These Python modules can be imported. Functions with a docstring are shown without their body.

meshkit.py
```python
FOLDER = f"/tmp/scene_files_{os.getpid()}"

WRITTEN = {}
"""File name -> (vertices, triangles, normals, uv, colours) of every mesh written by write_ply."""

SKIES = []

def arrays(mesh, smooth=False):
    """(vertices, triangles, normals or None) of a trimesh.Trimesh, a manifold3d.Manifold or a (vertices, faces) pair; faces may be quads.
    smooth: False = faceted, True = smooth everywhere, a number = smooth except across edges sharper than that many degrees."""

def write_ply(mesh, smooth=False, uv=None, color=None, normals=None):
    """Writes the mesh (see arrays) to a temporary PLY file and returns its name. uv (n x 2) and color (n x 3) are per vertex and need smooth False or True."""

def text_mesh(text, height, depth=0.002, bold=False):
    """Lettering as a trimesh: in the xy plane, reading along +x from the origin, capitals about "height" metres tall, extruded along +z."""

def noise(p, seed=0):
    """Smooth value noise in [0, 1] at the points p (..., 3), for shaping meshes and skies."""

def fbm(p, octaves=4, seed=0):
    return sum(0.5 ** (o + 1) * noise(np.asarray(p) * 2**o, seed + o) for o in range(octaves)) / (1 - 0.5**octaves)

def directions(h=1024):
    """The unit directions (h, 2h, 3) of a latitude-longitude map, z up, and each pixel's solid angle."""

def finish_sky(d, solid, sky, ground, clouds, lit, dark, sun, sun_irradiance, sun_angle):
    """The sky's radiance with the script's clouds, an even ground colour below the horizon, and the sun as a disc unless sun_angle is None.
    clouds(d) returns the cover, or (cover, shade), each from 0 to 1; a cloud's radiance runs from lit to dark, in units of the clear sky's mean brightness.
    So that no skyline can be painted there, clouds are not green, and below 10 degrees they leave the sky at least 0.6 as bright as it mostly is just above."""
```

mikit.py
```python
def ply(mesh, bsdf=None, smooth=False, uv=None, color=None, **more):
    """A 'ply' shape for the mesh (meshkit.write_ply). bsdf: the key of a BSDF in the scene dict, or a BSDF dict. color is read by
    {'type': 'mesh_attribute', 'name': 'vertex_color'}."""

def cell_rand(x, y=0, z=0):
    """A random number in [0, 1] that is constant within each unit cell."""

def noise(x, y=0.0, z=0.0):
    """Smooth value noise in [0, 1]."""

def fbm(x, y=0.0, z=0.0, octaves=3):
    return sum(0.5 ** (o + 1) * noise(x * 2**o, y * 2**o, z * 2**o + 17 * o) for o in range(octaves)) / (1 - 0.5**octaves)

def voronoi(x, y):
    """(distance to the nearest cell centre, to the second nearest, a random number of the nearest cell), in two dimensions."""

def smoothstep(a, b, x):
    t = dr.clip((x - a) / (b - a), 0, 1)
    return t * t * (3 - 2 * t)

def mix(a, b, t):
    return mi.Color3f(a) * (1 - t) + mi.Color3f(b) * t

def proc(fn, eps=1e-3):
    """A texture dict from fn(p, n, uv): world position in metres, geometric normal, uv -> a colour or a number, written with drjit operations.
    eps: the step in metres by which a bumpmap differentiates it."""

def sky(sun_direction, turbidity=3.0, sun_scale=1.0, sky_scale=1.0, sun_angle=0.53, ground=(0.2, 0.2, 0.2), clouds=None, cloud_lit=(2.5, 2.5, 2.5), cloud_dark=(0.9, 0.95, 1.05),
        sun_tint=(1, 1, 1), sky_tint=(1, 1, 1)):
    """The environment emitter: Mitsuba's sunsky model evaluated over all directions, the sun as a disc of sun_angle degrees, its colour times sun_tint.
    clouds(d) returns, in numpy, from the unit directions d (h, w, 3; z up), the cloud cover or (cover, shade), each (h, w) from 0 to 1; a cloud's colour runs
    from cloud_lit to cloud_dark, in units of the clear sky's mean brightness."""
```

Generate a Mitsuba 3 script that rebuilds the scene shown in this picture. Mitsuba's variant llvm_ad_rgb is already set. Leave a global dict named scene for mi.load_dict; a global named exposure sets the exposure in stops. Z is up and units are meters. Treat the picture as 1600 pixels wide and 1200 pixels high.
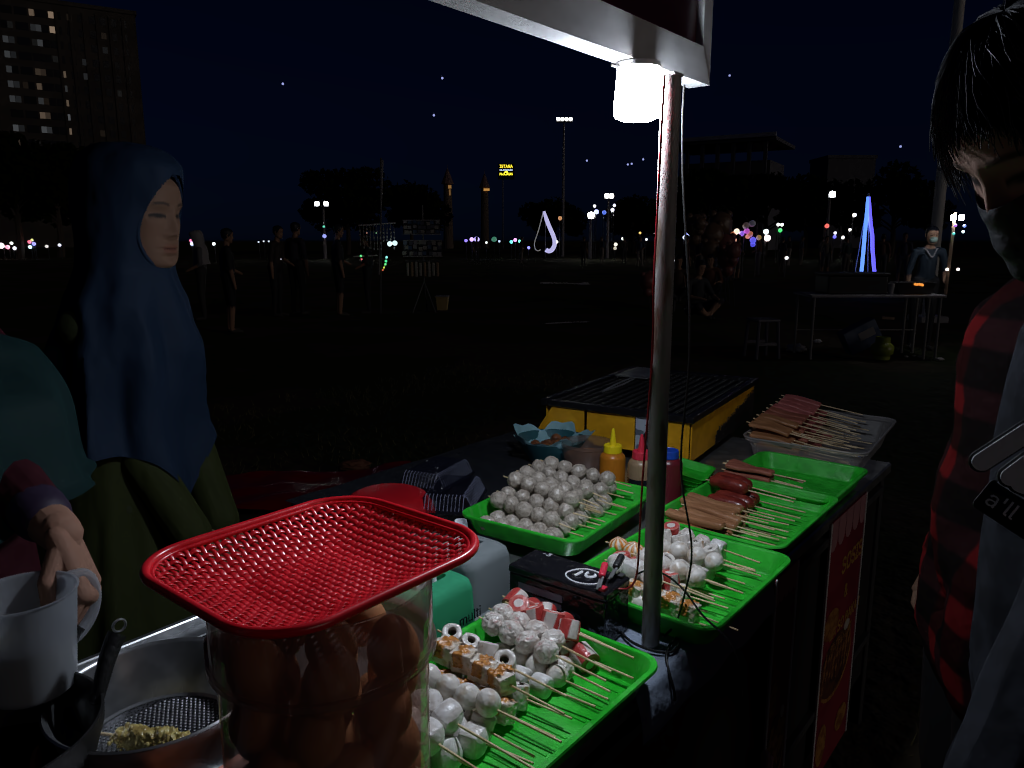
import math, random
import numpy as np
import trimesh
import manifold3d as m3
import drjit as dr
import mitsuba as mi
import mikit, meshkit
from mikit import noise, fbm, voronoi, smoothstep, mix

T = mi.ScalarTransform4f
rng = np.random.default_rng(11)
random.seed(5)
scene, labels = {}, {}

# ------------------------------------------------------------------ camera, sky, exposure
EYE = (0.0, 0.0, 1.42)
PITCH = math.radians(10.7)
scene['camera'] = {'type': 'perspective', 'fov': 68.0, 'fov_axis': 'x', 'near_clip': 0.05, 'far_clip': 2000.0,
                   'to_world': T().look_at(origin=EYE, target=(0.0, math.cos(PITCH), 1.42 - math.sin(PITCH)), up=(0, 0, 1))}
exposure = 0.0
LAMP_RADIANCE = 285.0
scene['night_sky'] = {**mikit.sky((0.80, -0.55, 0.24), turbidity=3, sun_scale=0.115, sun_angle=28, sun_tint=(0.80, 1.02, 1.9), sky_scale=0.024, sky_tint=(0.30, 0.60, 2.3), ground=(0.02, 0.02, 0.02)), 'sampling_weight': 12.0}

# ------------------------------------------------------------------ helpers
def unique(key):
    if key not in USED:
        USED.add(key); return key
    n = 1
    while f'{key}_{n:03d}' in USED:
        n += 1
    USED.add(f'{key}_{n:03d}'); return f'{key}_{n:03d}'
USED = set()

def thing(name, label, cat, group=None, kind=None):
    key = unique(name)
    labels[key] = {'label': label}
    if cat: labels[key]['category'] = cat
    if group: labels[key]['group'] = group
    if kind: labels[key]['kind'] = kind
    return key

def mat4(loc=(0, 0, 0), rx=0, ry=0, rz=0, s=1.0):
    a = trimesh.transformations.euler_matrix(math.radians(rx), math.radians(ry), math.radians(rz), 'sxyz')
    a[:3, :3] = a[:3, :3] @ np.diag(np.broadcast_to(s, 3)); a[:3, 3] = loc
    return a

CART = mat4(rz=51.0)                    # cart frame: u along the cart away from the customer, v across it, z up
def cart(u, v, z, rz=0, rx=0, ry=0, s=1.0):
    return CART @ mat4((u, v, z), rx, ry, rz, s)
def cw(u, v, z):
    return (CART @ np.array([u, v, z, 1.0]))[:3]

def moved(m, M):
    m = m.copy(); m.apply_transform(M); return m

def tm(v, f):
    return trimesh.Trimesh(np.asarray(v, float), np.asarray(f), process=False)

def from_man(m):
    a = m.to_mesh(); return tm(a.vert_properties[:, :3], a.tri_verts)

def cat_(*ms):
    return trimesh.util.concatenate(list(ms))

def proto(mesh, mat, smooth=35, color=None, uv=None, **more):
    if color is not None or uv is not None:
        smooth = bool(smooth)
    return mikit.ply(mesh, mat, smooth=smooth, color=color, uv=uv, **more)

def put(key, p, M=None):
    key = key if key in labels and key not in scene else unique(key)
    USED.add(key)
    scene[key] = {**p, 'to_world': T(np.asarray(M, float))} if M is not None else dict(p)
    return key

def add(key, mesh, mat, M=None, smooth=35, color=None, **more):
    if M is not None: mesh = moved(mesh, M)
    return put(key, proto(mesh, mat, smooth, color, **more))

def sub(parent, name):
    return f'{parent}__{name}'

def box(sx, sy, sz, c=(0, 0, 0), bev=0.0):
    if bev <= 0:
        m = trimesh.creation.box((sx, sy, sz))
    else:
        h = np.array([sx, sy, sz]) / 2; pts = []
        for sg in np.ndindex(2, 2, 2):
            s = np.array(sg) * 2 - 1
            for k in range(3):
                d = np.full(3, bev); d[k] = 0
                pts.append(s * (h - d))
        m = trimesh.convex.convex_hull(np.array(pts))
    m.apply_translation(c); return m

def rbox(sx, sy, sz, r, c=(0, 0, 0), seg=16):
    sp = from_man(m3.Manifold.sphere(1.0, seg)).vertices * r
    h = np.array([sx, sy, sz]) / 2 - r
    pts = np.vstack([sp + h * (np.array(s) * 2 - 1) for s in np.ndindex(2, 2, 2)])
    m = trimesh.convex.convex_hull(pts); m.apply_translation(c); return m

def lathe(prof, seg=40, close=True):
    prof = np.asarray(prof, float); n = len(prof)
    a = np.arange(seg) * 2 * math.pi / seg
    v = np.stack([prof[:, None, 0] * np.cos(a), prof[:, None, 0] * np.sin(a), np.repeat(prof[:, 1:2], seg, 1)], -1).reshape(-1, 3)
    f = []
    for i in range(n - 1):
        for j in range(seg):
            k = (j + 1) % seg
            f += [[i * seg + j, i * seg + k, (i + 1) * seg + k], [i * seg + j, (i + 1) * seg + k, (i + 1) * seg + j]]
    m = tm(v, f)
    m.merge_vertices(); m.update_faces(m.nondegenerate_faces()); return m

def tube(path, r, seg=8, caps=True):
    p = np.asarray(path, float); n = len(p); r = np.broadcast_to(r, (n,))
    t = np.gradient(p, axis=0); t /= np.linalg.norm(t, axis=1, keepdims=True) + 1e-12
    ref = np.array([0, 0, 1.0]) if abs(t[0, 2]) < 0.9 else np.array([1.0, 0, 0])
    a = np.cross(t[0], ref); a /= np.linalg.norm(a); A = []
    for i in range(n):
        a = a - t[i] * (a @ t[i]); a /= np.linalg.norm(a) + 1e-12; A.append(a)
    A = np.array(A); B = np.cross(t, A)
    ang = np.arange(seg) * 2 * math.pi / seg
    v = (p[:, None] + r[:, None, None] * (np.cos(ang)[None, :, None] * A[:, None] + np.sin(ang)[None, :, None] * B[:, None])).reshape(-1, 3)
    i, j = np.meshgrid(np.arange(n - 1), np.arange(seg), indexing='ij')
    a0, a1 = i * seg + j, i * seg + (j + 1) % seg
    f = np.concatenate([np.stack([a0, a1, a1 + seg], -1).reshape(-1, 3), np.stack([a0, a1 + seg, a0 + seg], -1).reshape(-1, 3)])
    if caps:
        v = np.vstack([v, p[:1], p[-1:]]); c0, c1 = n * seg, n * seg + 1
        k = np.arange(seg); k1 = (k + 1) % seg
        f = np.vstack([f, np.stack([k1, k, np.full(seg, c0)], 1), np.stack([(n - 1) * seg + k, (n - 1) * seg + k1, np.full(seg, c1)], 1)])
    return tm(v, f)

def spline(pts, n=24):
    from scipy.interpolate import CubicSpline
    p = np.asarray(pts, float); d = np.concatenate([[0], np.cumsum(np.linalg.norm(np.diff(p, axis=0), axis=1))])
    return CubicSpline(d, p)(np.linspace(0, d[-1], n))

def rr_ring(hx, hy, r, n=6):
    r = min(r, hx, hy); out = []
    for cx, cy, a0 in ((hx - r, hy - r, 0), (r - hx, hy - r, 90), (r - hx, r - hy, 180), (hx - r, r - hy, 270)):
        for k in range(n + 1):
            a = math.radians(a0 + 90 * k / n); out.append((cx + r * math.cos(a), cy + r * math.sin(a)))
    return np.array(out)

def loft(rings, cap0=True, cap1=True):
    """rings: list of (n,3) arrays, counter-clockwise seen from +z, going outwards-up"""
    n = len(rings[0]); v = np.vstack(rings); f = []
    j = np.arange(n); k = (j + 1) % n
    for i in range(len(rings) - 1):
        f += [np.stack([i * n + j, i * n + k, (i + 1) * n + k], 1), np.stack([i * n + j, (i + 1) * n + k, (i + 1) * n + j], 1)]
    if cap0:
        v = np.vstack([v, rings[0].mean(0)]); f.append(np.stack([k, j, np.full(n, len(v) - 1)], 1))
    if cap1:
        v = np.vstack([v, rings[-1].mean(0)]); o = (len(rings) - 1) * n; f.append(np.stack([o + j, o + k, np.full(n, len(v) - 1)], 1))
    return tm(v, np.vstack(f))

def rr_loft(spec, n=6, **kw):
    """spec rows: half x, half y, corner radius, z"""
    return loft([np.column_stack([rr_ring(a, b, r, n), np.full(4 * (n + 1), z)]) for a, b, r, z in spec], **kw)

def ball(r, sub_=2):
    return trimesh.creation.icosphere(subdivisions=sub_, radius=r)

def lumpy(r, seed, amp=0.12, freq=3.0, sub_=3, squash=(1, 1, 1), fine=0.0):
    m = ball(1.0, sub_); v = m.vertices
    d = (meshkit.fbm(v * freq + 10 * seed, 3, seed) - 0.5) * 2 * amp
    if fine: d += (meshkit.noise(v * freq * 4 + 7 * seed, seed + 3) - 0.5) * 2 * fine
    m.vertices = v * (1 + d)[:, None] * r * np.array(squash); return m

def bones_mesh(bones, edge=0.02, smooth_it=8, seg=14):
    """bones: (p0, r0, p1, r1); one continuous surface"""
    total = None
    for p0, r0, p1, r1 in bones:
        a = m3.Manifold.sphere(r0, seg).translate(tuple(map(float, p0))); b = m3.Manifold.sphere(r1, seg).translate(tuple(map(float, p1)))
        h = m3.Manifold.batch_hull([a, b]); total = h if total is None else total + h
    m = from_man(total.refine_to_length(edge)); m.merge_vertices()
    if smooth_it: trimesh.smoothing.filter_taubin(m, lamb=0.5, nu=0.53, iterations=smooth_it)
    return m

def seg_dist(v, p0, p1):
    p0, p1 = np.asarray(p0, float), np.asarray(p1, float); d = p1 - p0
    t = np.clip(((v - p0) @ d) / max(d @ d, 1e-12), 0, 1)
    return np.linalg.norm(v - p0 - t[:, None] * d, axis=1)

def rotz(a):
    a = math.radians(a); return np.array([[math.cos(a), -math.sin(a), 0], [math.sin(a), math.cos(a), 0], [0, 0, 1]])

# ------------------------------------------------------------------ materials
def pr(base, rough=0.5, metallic=0.0, spec=0.5, **kw):
    b = base if isinstance(base, dict) else {'type': 'rgb', 'value': list(base)}
    return {'type': 'twosided', 'bsdf': {'type': 'principled', 'base_color': b, 'roughness': rough, 'metallic': metallic, 'specular': spec, **kw}}
VC = {'type': 'mesh_attribute', 'name': 'vertex_color'}
def bumped(inner, fn, scale, eps=5e-4):
    if inner['type'] == 'twosided': inner = inner['bsdf']
    return {'type': 'twosided', 'bsdf': {'type': 'bumpmap', 'arbitrary': mikit.proc(fn, eps), 'scale': scale, 'nested': inner}}
def glow(rgb, k=1.0):
    return {'type': 'area', 'radiance': {'type': 'rgb', 'value': [float(c * k) for c in rgb]}, 'sampling_weight': 0.01}

def tone(c0, c1, f, seed=0.0, lo=0.35, hi=0.65):
    return mikit.proc(lambda p, n, uv: mix(c0, c1, smoothstep(lo, hi, fbm(p.x * f + seed, p.y * f, p.z * f, 3))))

M = scene
def g_tray(p, n, uv):
    a = fbm(p.x * 26, p.y * 26, p.z * 26, 4); s_ = smoothstep(0.60, 0.72, fbm(p.x * 60 + p.y * 40, p.y * 7 - p.x * 9, p.z * 20, 3))
    return mix(mix((0.016, 0.37, 0.02), (0.032, 0.50, 0.036), smoothstep(0.3, 0.7, a)), (0.07, 0.40, 0.07), s_ * 0.5)
M['mat_green'] = pr(mikit.proc(g_tray), mikit.proc(lambda p, n, uv: 0.24 + 0.32 * smoothstep(0.35, 0.7, fbm(p.x * 18, p.y * 18, p.z * 18 + 3, 4))), spec=0.45)
M['mat_red'] = pr(tone((0.58, 0.008, 0.016), (0.68, 0.014, 0.024), 40, 1.0), 0.28, spec=0.5)
M['mat_red_dark'] = pr((0.33, 0.006, 0.01), 0.3)
M['mat_food'] = bumped(pr(VC, 0.34, spec=0.5, clearcoat=0.35, clearcoat_gloss=0.8), lambda p, n, uv: fbm(p.x * 260, p.y * 260, p.z * 260, 3), 0.0011)
M['mat_sausage'] = bumped(pr(VC, 0.3, spec=0.5), lambda p, n, uv: fbm(p.x * 160, p.y * 160, p.z * 160, 2), 0.0006)
M['mat_stick'] = pr(tone((0.50, 0.36, 0.19), (0.66, 0.52, 0.32), 60, 5.0), 0.6, spec=0.3)
M['mat_vc'] = pr(VC, 0.7, spec=0.3)
M['mat_skin'] = bumped(pr(VC, 0.68, spec=0.22), lambda p, n, uv: fbm(p.x * 400, p.y * 400, p.z * 400, 2), 0.0004)
M['mat_pole'] = pr(mikit.proc(lambda p, n, uv: mix((0.36, 0.34, 0.32), (0.20, 0.15, 0.11), smoothstep(0.52, 0.72, fbm(p.x * 60, p.y * 60, p.z * 14, 4)))), 0.55, 0.2)
M['mat_alu'] = pr(tone((0.60, 0.60, 0.60), (0.68, 0.68, 0.68), 20, 4.0), 0.45, 0.1)
M['mat_steel'] = pr(tone((0.33, 0.34, 0.35), (0.45, 0.46, 0.47), 35, 6.0), 0.3, 0.85)
M['mat_black'] = pr((0.012, 0.012, 0.013), 0.45)
M['mat_black_gloss'] = bumped(pr((0.008, 0.008, 0.010), 0.18), lambda p, n, uv: fbm(p.x * 55, p.y * 55, p.z * 55, 3), 0.006)
M['mat_black_iron'] = bumped(pr((0.010, 0.010, 0.010), 0.5), lambda p, n, uv: fbm(p.x * 200, p.y * 200, p.z * 200, 2), 0.001)
M['mat_cart_body'] = pr((0.012, 0.011, 0.012), 0.6)
M['mat_cloth_grey'] = bumped(pr((0.19, 0.23, 0.30), 0.7), lambda p, n, uv: fbm(p.x * 40, p.y * 40, p.z * 40, 3), 0.003)
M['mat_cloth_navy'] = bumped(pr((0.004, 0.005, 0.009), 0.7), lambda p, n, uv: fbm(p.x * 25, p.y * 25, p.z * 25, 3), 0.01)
M['mat_white'] = pr((0.75, 0.76, 0.78), 0.5)
M['mat_tissue'] = {'type': 'principledthin', 'base_color': {'type': 'rgb', 'value': [0.78, 0.80, 0.85]}, 'roughness': 0.8, 'diff_trans': 0.7}
M['mat_yellow'] = pr(tone((0.62, 0.30, 0.012), (0.72, 0.36, 0.015), 25, 7.0), 0.35)
M['mat_cap_yellow'] = pr((0.80, 0.62, 0.01), 0.35)
M['mat_cap_red'] = pr((0.60, 0.03, 0.06), 0.35)
M['mat_cap_blue'] = pr((0.01, 0.05, 0.35), 0.35)
M['mat_orange_sauce'] = pr((0.50, 0.17, 0.015), 0.3)
M['mat_cream_sauce'] = pr((0.30, 0.20, 0.12), 0.3)
M['mat_soy'] = pr((0.012, 0.016, 0.02), 0.2)
M['mat_maroon_sauce'] = pr((0.11, 0.012, 0.018), 0.3)
M['mat_clear'] = {'type': 'blendbsdf', 'weight': 0.12, 'bsdf_0': {'type': 'thindielectric', 'int_ior': 1.45}, 'bsdf_1': pr((0.45, 0.36, 0.34), 0.4)}
M['mat_jar'] = {'type': 'blendbsdf', 'weight': 0.30, 'bsdf_0': {'type': 'thindielectric', 'int_ior': 1.45, 'specular_transmittance': {'type': 'rgb', 'value': [0.90, 0.80, 0.76]}}, 'bsdf_1': {'type': 'principledthin', 'base_color': {'type': 'rgb', 'value': [0.42, 0.30, 0.28]}, 'roughness': 0.4, 'diff_trans': 1.2}}
M['mat_tub'] = {'type': 'blendbsdf', 'weight': 0.35, 'bsdf_0': {'type': 'thindielectric', 'int_ior': 1.3}, 'bsdf_1': pr((0.38, 0.36, 0.36), 0.4)}
M['mat_frost_green'] = {'type': 'principledthin', 'base_color': {'type': 'rgb', 'value': [0.07, 0.46, 0.24]}, 'roughness': 0.3, 'spec_trans': 0.0, 'diff_trans': 0.8}
M['mat_frost_white'] = {'type': 'principledthin', 'base_color': {'type': 'rgb', 'value': [0.30, 0.34, 0.35]}, 'roughness': 0.3, 'spec_trans': 0.0, 'diff_trans': 0.8}
M['mat_pitcher'] = {'type': 'principledthin', 'base_color': {'type': 'rgb', 'value': [0.72, 0.75, 0.80]}, 'roughness': 0.3, 'spec_trans': 0.45, 'diff_trans': 1.3}
M['mat_mika'] = {'type': 'blendbsdf', 'weight': 0.10, 'bsdf_0': {'type': 'thindielectric', 'int_ior': 1.6}, 'bsdf_1': pr((0.02, 0.02, 0.04), 0.2)}
M['mat_wire_black'] = pr((0.01, 0.01, 0.01), 0.4)
M['mat_wire_red'] = pr((0.35, 0.01, 0.015), 0.4)
M['mat_dark_metal'] = pr((0.08, 0.08, 0.085), 0.45, 0.5)
M['mat_grey_paint'] = pr((0.22, 0.21, 0.22), 0.6)
M['mat_bulb_base'] = pr((0.7, 0.7, 0.72), 0.4)

STICK = (0.6, 0.46, 0.27)
# ------------------------------------------------------------------ setting: ground, paths
def g_col(p, n, uv):
    a = fbm(p.x * 0.9, p.y * 0.9, 0, 4); b = fbm(p.x * 14, p.y * 14, 1.0, 3)
    soil = mix((0.030, 0.022, 0.014), (0.055, 0.042, 0.026), b)
    gr = mix((0.012, 0.018, 0.006), (0.030, 0.036, 0.012), b)
    return soil * smoothstep(0.42, 0.62, a) + gr * (1 - smoothstep(0.42, 0.62, a))
M['mat_ground'] = bumped(pr(mikit.proc(g_col), 0.9, spec=0.2), lambda p, n, uv: fbm(p.x * 20, p.y * 20, 0.3, 4), 0.05, 4e-3)
gx = np.concatenate([-np.geomspace(900, 6, 14), np.linspace(-5, 5, 26), np.geomspace(6, 900, 14)])
gy = np.concatenate([-np.geomspace(200, 4, 8), np.linspace(-3, 9, 30), np.geomspace(10, 1500, 18)])
X, Y = np.meshgrid(gx, gy); Z = 0.05 * (meshkit.fbm(np.stack([X * 0.7, Y * 0.7, X * 0], -1), 3, 4) - 0.5) * (np.hypot(X, Y) < 40)
ii, jj = np.meshgrid(np.arange(len(gy) - 1), np.arange(len(gx) - 1), indexing='ij'); o = ii * len(gx) + jj; w_ = len(gx)
add('ground', tm(np.stack([X, Y, Z], -1).reshape(-1, 3), np.vstack([np.stack([o, o + 1, o + w_ + 1], -1).reshape(-1, 3), np.stack([o, o + w_ + 1, o + w_], -1).reshape(-1, 3)])), 'mat_ground', smooth=True)
labels['ground'] = {'label': 'dark trampled grass field stretching away behind the food cart', 'kind': 'structure'}

# ------------------------------------------------------------------ the food cart
ZT = 0.80
cartk = thing('food_cart', 'long black food cart topped with grey cloth, carrying the green trays of skewers', 'food cart')
add(sub(cartk, 'table_top'), box(2.33, 0.66, 0.03, (1.135, 0.80, ZT - 0.017), 0.004), 'mat_steel', CART, False)
body = cat_(box(2.18, 0.012, 0.60, (1.15, 0.490, 0.47)), box(2.18, 0.012, 0.60, (1.15, 1.115, 0.47)), box(0.012, 0.60, 0.60, (0.065, 0.80, 0.47)), box(0.012, 0.60, 0.60, (2.234, 0.80, 0.47)), box(2.16, 0.60, 0.012, (1.15, 0.80, 0.175)))
add(sub(cartk, 'body'), body, 'mat_cart_body', CART, False)
for u, v in ((0.06, 0.49), (2.24, 0.49), (0.06, 1.11), (2.24, 1.11)):
    add(sub(cartk, 'leg'), box(0.03, 0.03, 0.765, (u, v, 0.3825), 0.003), 'mat_dark_metal', CART, False)
# raised edge of the stove end, bright metal angle
add(sub(cartk, 'edge_trim'), cat_(box(0.66, 0.012, 0.022, (0.36, 1.121, ZT + 0.009), 0.002), box(0.66, 0.035, 0.003, (0.36, 1.098, ZT + 0.004))), 'mat_steel', CART, False)
for z in (0.30, 0.74):
    add(sub(cartk, 'rail'), box(2.14, 0.02, 0.02, (1.15, 0.478, z), 0.002), 'mat_dark_metal', CART, False)

# cloth over the front half of the top, hanging a little over the customer's edge
cl = []
for u in np.linspace(0.84, 1.34, 60):
    row = []
    for t in np.linspace(0, 1, 26):
        if t < 0.72: v, z = 0.74 - t / 0.72 * (0.74 - 0.462), ZT + 0.004
        else:
            q = (t - 0.72) / 0.28; v, z = 0.462 - 0.014 * math.sin(q * 1.57), ZT + 0.003 - 0.07 * q
        row.append((u, v, z + 0.0055 * meshkit.noise(np.array([u * 22, t * 9, 0.0]), 2) + (0.012 * math.sin(u * 40) * (t - 0.72) if t > 0.72 else 0)))
    cl.append(row)
G = np.array(cl); a_, b_ = G.shape[:2]
i_, j_ = np.meshgrid(np.arange(a_ - 1), np.arange(b_ - 1), indexing='ij'); o_ = i_ * b_ + j_
grid_f = np.vstack([np.stack([o_, o_ + b_, o_ + b_ + 1], -1).reshape(-1, 3), np.stack([o_, o_ + b_ + 1, o_ + 1], -1).reshape(-1, 3)])
k = thing('table_cloth', 'grey wrinkled cloth lying on the cart under the pole foot and hanging over its edge', 'cloth')
add(k, tm(G.reshape(-1, 3), grid_f), 'mat_cloth_grey', CART, True)

# side table behind, under the grill
k = thing('side_table', 'low folding table under a navy cloth, set behind the cart beneath the yellow grill', 'table')
add(sub(k, 'table_top'), box(1.58, 0.38, 0.025, (1.81, 1.325, ZT - 0.016), 0.003), 'mat_grey_paint', CART, False)
for u, v in ((1.06, 1.16), (2.56, 1.16), (1.06, 1.48), (2.56, 1.48)):
    add(sub(k, 'leg'), trimesh.creation.cylinder(0.012, ZT - 0.03, 12, transform=mat4((u, v, (ZT - 0.03) / 2))), 'mat_dark_metal', CART)
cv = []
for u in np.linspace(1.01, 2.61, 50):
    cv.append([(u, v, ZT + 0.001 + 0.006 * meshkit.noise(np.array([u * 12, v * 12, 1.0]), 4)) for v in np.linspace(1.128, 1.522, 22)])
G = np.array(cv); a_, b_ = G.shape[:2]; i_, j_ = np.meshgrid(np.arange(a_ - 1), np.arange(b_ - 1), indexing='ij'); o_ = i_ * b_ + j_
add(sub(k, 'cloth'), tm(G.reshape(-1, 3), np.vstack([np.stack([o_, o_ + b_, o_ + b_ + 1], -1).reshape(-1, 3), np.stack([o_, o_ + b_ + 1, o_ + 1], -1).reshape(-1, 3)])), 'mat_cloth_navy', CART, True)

# ------------------------------------------------------------------ sign on poles, lamp
PU, PV = 0.968, 0.510
sgn = k = thing('sign_board', 'aluminium framed maroon sign board held up above the cart by steel poles', 'sign')
SU0, SU1, SZ0, SZ1, SV, SD = -0.25, 1.162, 1.657, 2.09, 0.545, 0.036
FW, FH = 0.029, 0.052
def prism(poly, y0, y1):
    m = trimesh.creation.extrude_polygon(__import__('shapely').Polygon(poly), y1 - y0, engine='earcut')
    m.apply_transform(np.array([[1, 0, 0, 0], [0, 0, 1, y0], [0, 1, 0, 0], [0, 0, 0, 1.0]])); m.invert(); return m
add(sub(k, 'frame'), prism([(SU0, SZ0), (SU1, SZ0), (SU1 - FW, SZ0 + FH), (SU0 + FW, SZ0 + FH)], SV, SV + SD), 'mat_alu', CART, False)
add(sub(k, 'frame'), prism([(SU1 + 0.0008, SZ0 + 0.0012), (SU1 + 0.0008, SZ1), (SU1 - FW + 0.0008, SZ1 - FH), (SU1 - FW + 0.0008, SZ0 + FH + 0.0012)], SV + 0.001, SV + SD - 0.001), 'mat_alu', CART, False)
add(sub(k, 'frame'), prism([(SU0 + FW, SZ1 - FH), (SU1 - FW, SZ1 - FH), (SU1, SZ1), (SU0, SZ1)], SV, SV + SD), 'mat_alu', CART, False)
add(sub(k, 'frame'), prism([(SU0, SZ0), (SU0 + FW, SZ0 + FH), (SU0 + FW, SZ1 - FH), (SU0, SZ1)], SV, SV + SD), 'mat_alu', CART, False)
M['mat_sign_panel'] = pr(tone((0.055, 0.010, 0.016), (0.085, 0.018, 0.026), 9, 8.0), 0.25)
add(sub(k, 'panel'), box(SU1 - SU0 - 2 * FW - 0.002, 0.02, SZ1 - SZ0 - 2 * FH - 0.002, ((SU0 + SU1) / 2, SV + 0.022, (SZ0 + SZ1) / 2)), 'mat_sign_panel', CART, False)
for u in (PU, 0.03):
    pole = thing('sign_pole', 'grey steel tube pole standing among the trays and holding the lamp end of the sign' if u > 0.5 else 'grey steel tube pole holding the far end of the sign above the stove', 'pole')
    add(pole, lathe([(0.0, ZT + 0.012), (0.0138, ZT + 0.012), (0.0138, SZ0 - 0.022), (0.0, SZ0 - 0.022)], 28), 'mat_pole', CART @ mat4((u, PV, 0)), 40)

LU, LV = 0.957, 0.554
lamp = thing('lamp_bulb', 'glowing white LED lamp bulb fixed under the end of the sign board', 'lamp')
LP = mat4((LU, LV, 0.2445), s=0.88)
add(sub(lamp, 'socket'), lathe([(0, 1.604), (0.034, 1.604), (0.034, 1.597), (0, 1.597)], 28), 'mat_bulb_base', CART @ LP)
def lamp_glow(k_): return {'type': 'area', 'radiance': {'type': 'rgb', 'value': [0.90 * k_, 0.98 * k_, 1.12 * k_]}, 'sampling_weight': 30.0}
put(sub(lamp, 'diffuser'), proto(lathe([(0.0325, 1.5965), (0.0335, 1.588), (0.0375, 1.537)][::-1], 36), 'mat_white', 40, emitter=lamp_glow(LAMP_RADIANCE * 0.34)), CART @ LP)
put(sub(lamp, 'diffuser'), proto(lathe([(0.0375, 1.537), (0.0372, 1.529), (0.034, 1.524), (0.022, 1.519), (0, 1.518)][::-1], 36), 'mat_white', 40, emitter=lamp_glow(LAMP_RADIANCE * 1.15)), CART @ LP)
add(sub(lamp, 'bracket'), box(0.030, 0.050, 0.003, (LU, LV + 0.010, 1.6562)), 'mat_alu', CART, False)

for u in (PU, 0.03):
    add(sub(sgn, 'pole_bracket'), cat_(box(0.026, 0.004, 0.022, (u, SV - 0.0025, SZ0 - 0.008), 0.001), box(0.026, SV - PV + 0.012, 0.004, (u, (SV + PV) / 2 - 0.006, SZ0 - 0.0195), 0.001)), 'mat_alu', CART, False)
# wires of the lamp running down the pole to the battery
def wire(key, label, pts, mat, r=0.0016):
    k = thing(key, label, 'cable'); add(k, tube(spline(pts, 60), r, 7), mat, CART); return k
wire('lamp_cable', 'red lamp wire hanging from the lamp along the left of the pole', [(0.942, 0.506, 1.632), (0.941, 0.508, 1.52), (0.944, 0.511, 1.44), (0.940, 0.510, 1.36), (0.950, 0.514, 1.28), (0.956, 0.525, 1.1), (0.956, 0.529, 0.95), (0.956, 0.54, 0.90), (0.945, 0.575, 0.897)], 'mat_wire_red')
wire('black_cable', 'thin black wire hanging loose along the right of the pole', [(1.003, 0.508, 1.63), (1.004, 0.494, 1.40), (1.010, 0.487, 1.22), (1.012, 0.490, 1.06), (1.014, 0.470, 0.95), (1.015, 0.480, 0.88), (1.010, 0.492, 0.83), (0.99, 0.50, 0.816)], 'mat_wire_black')
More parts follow.
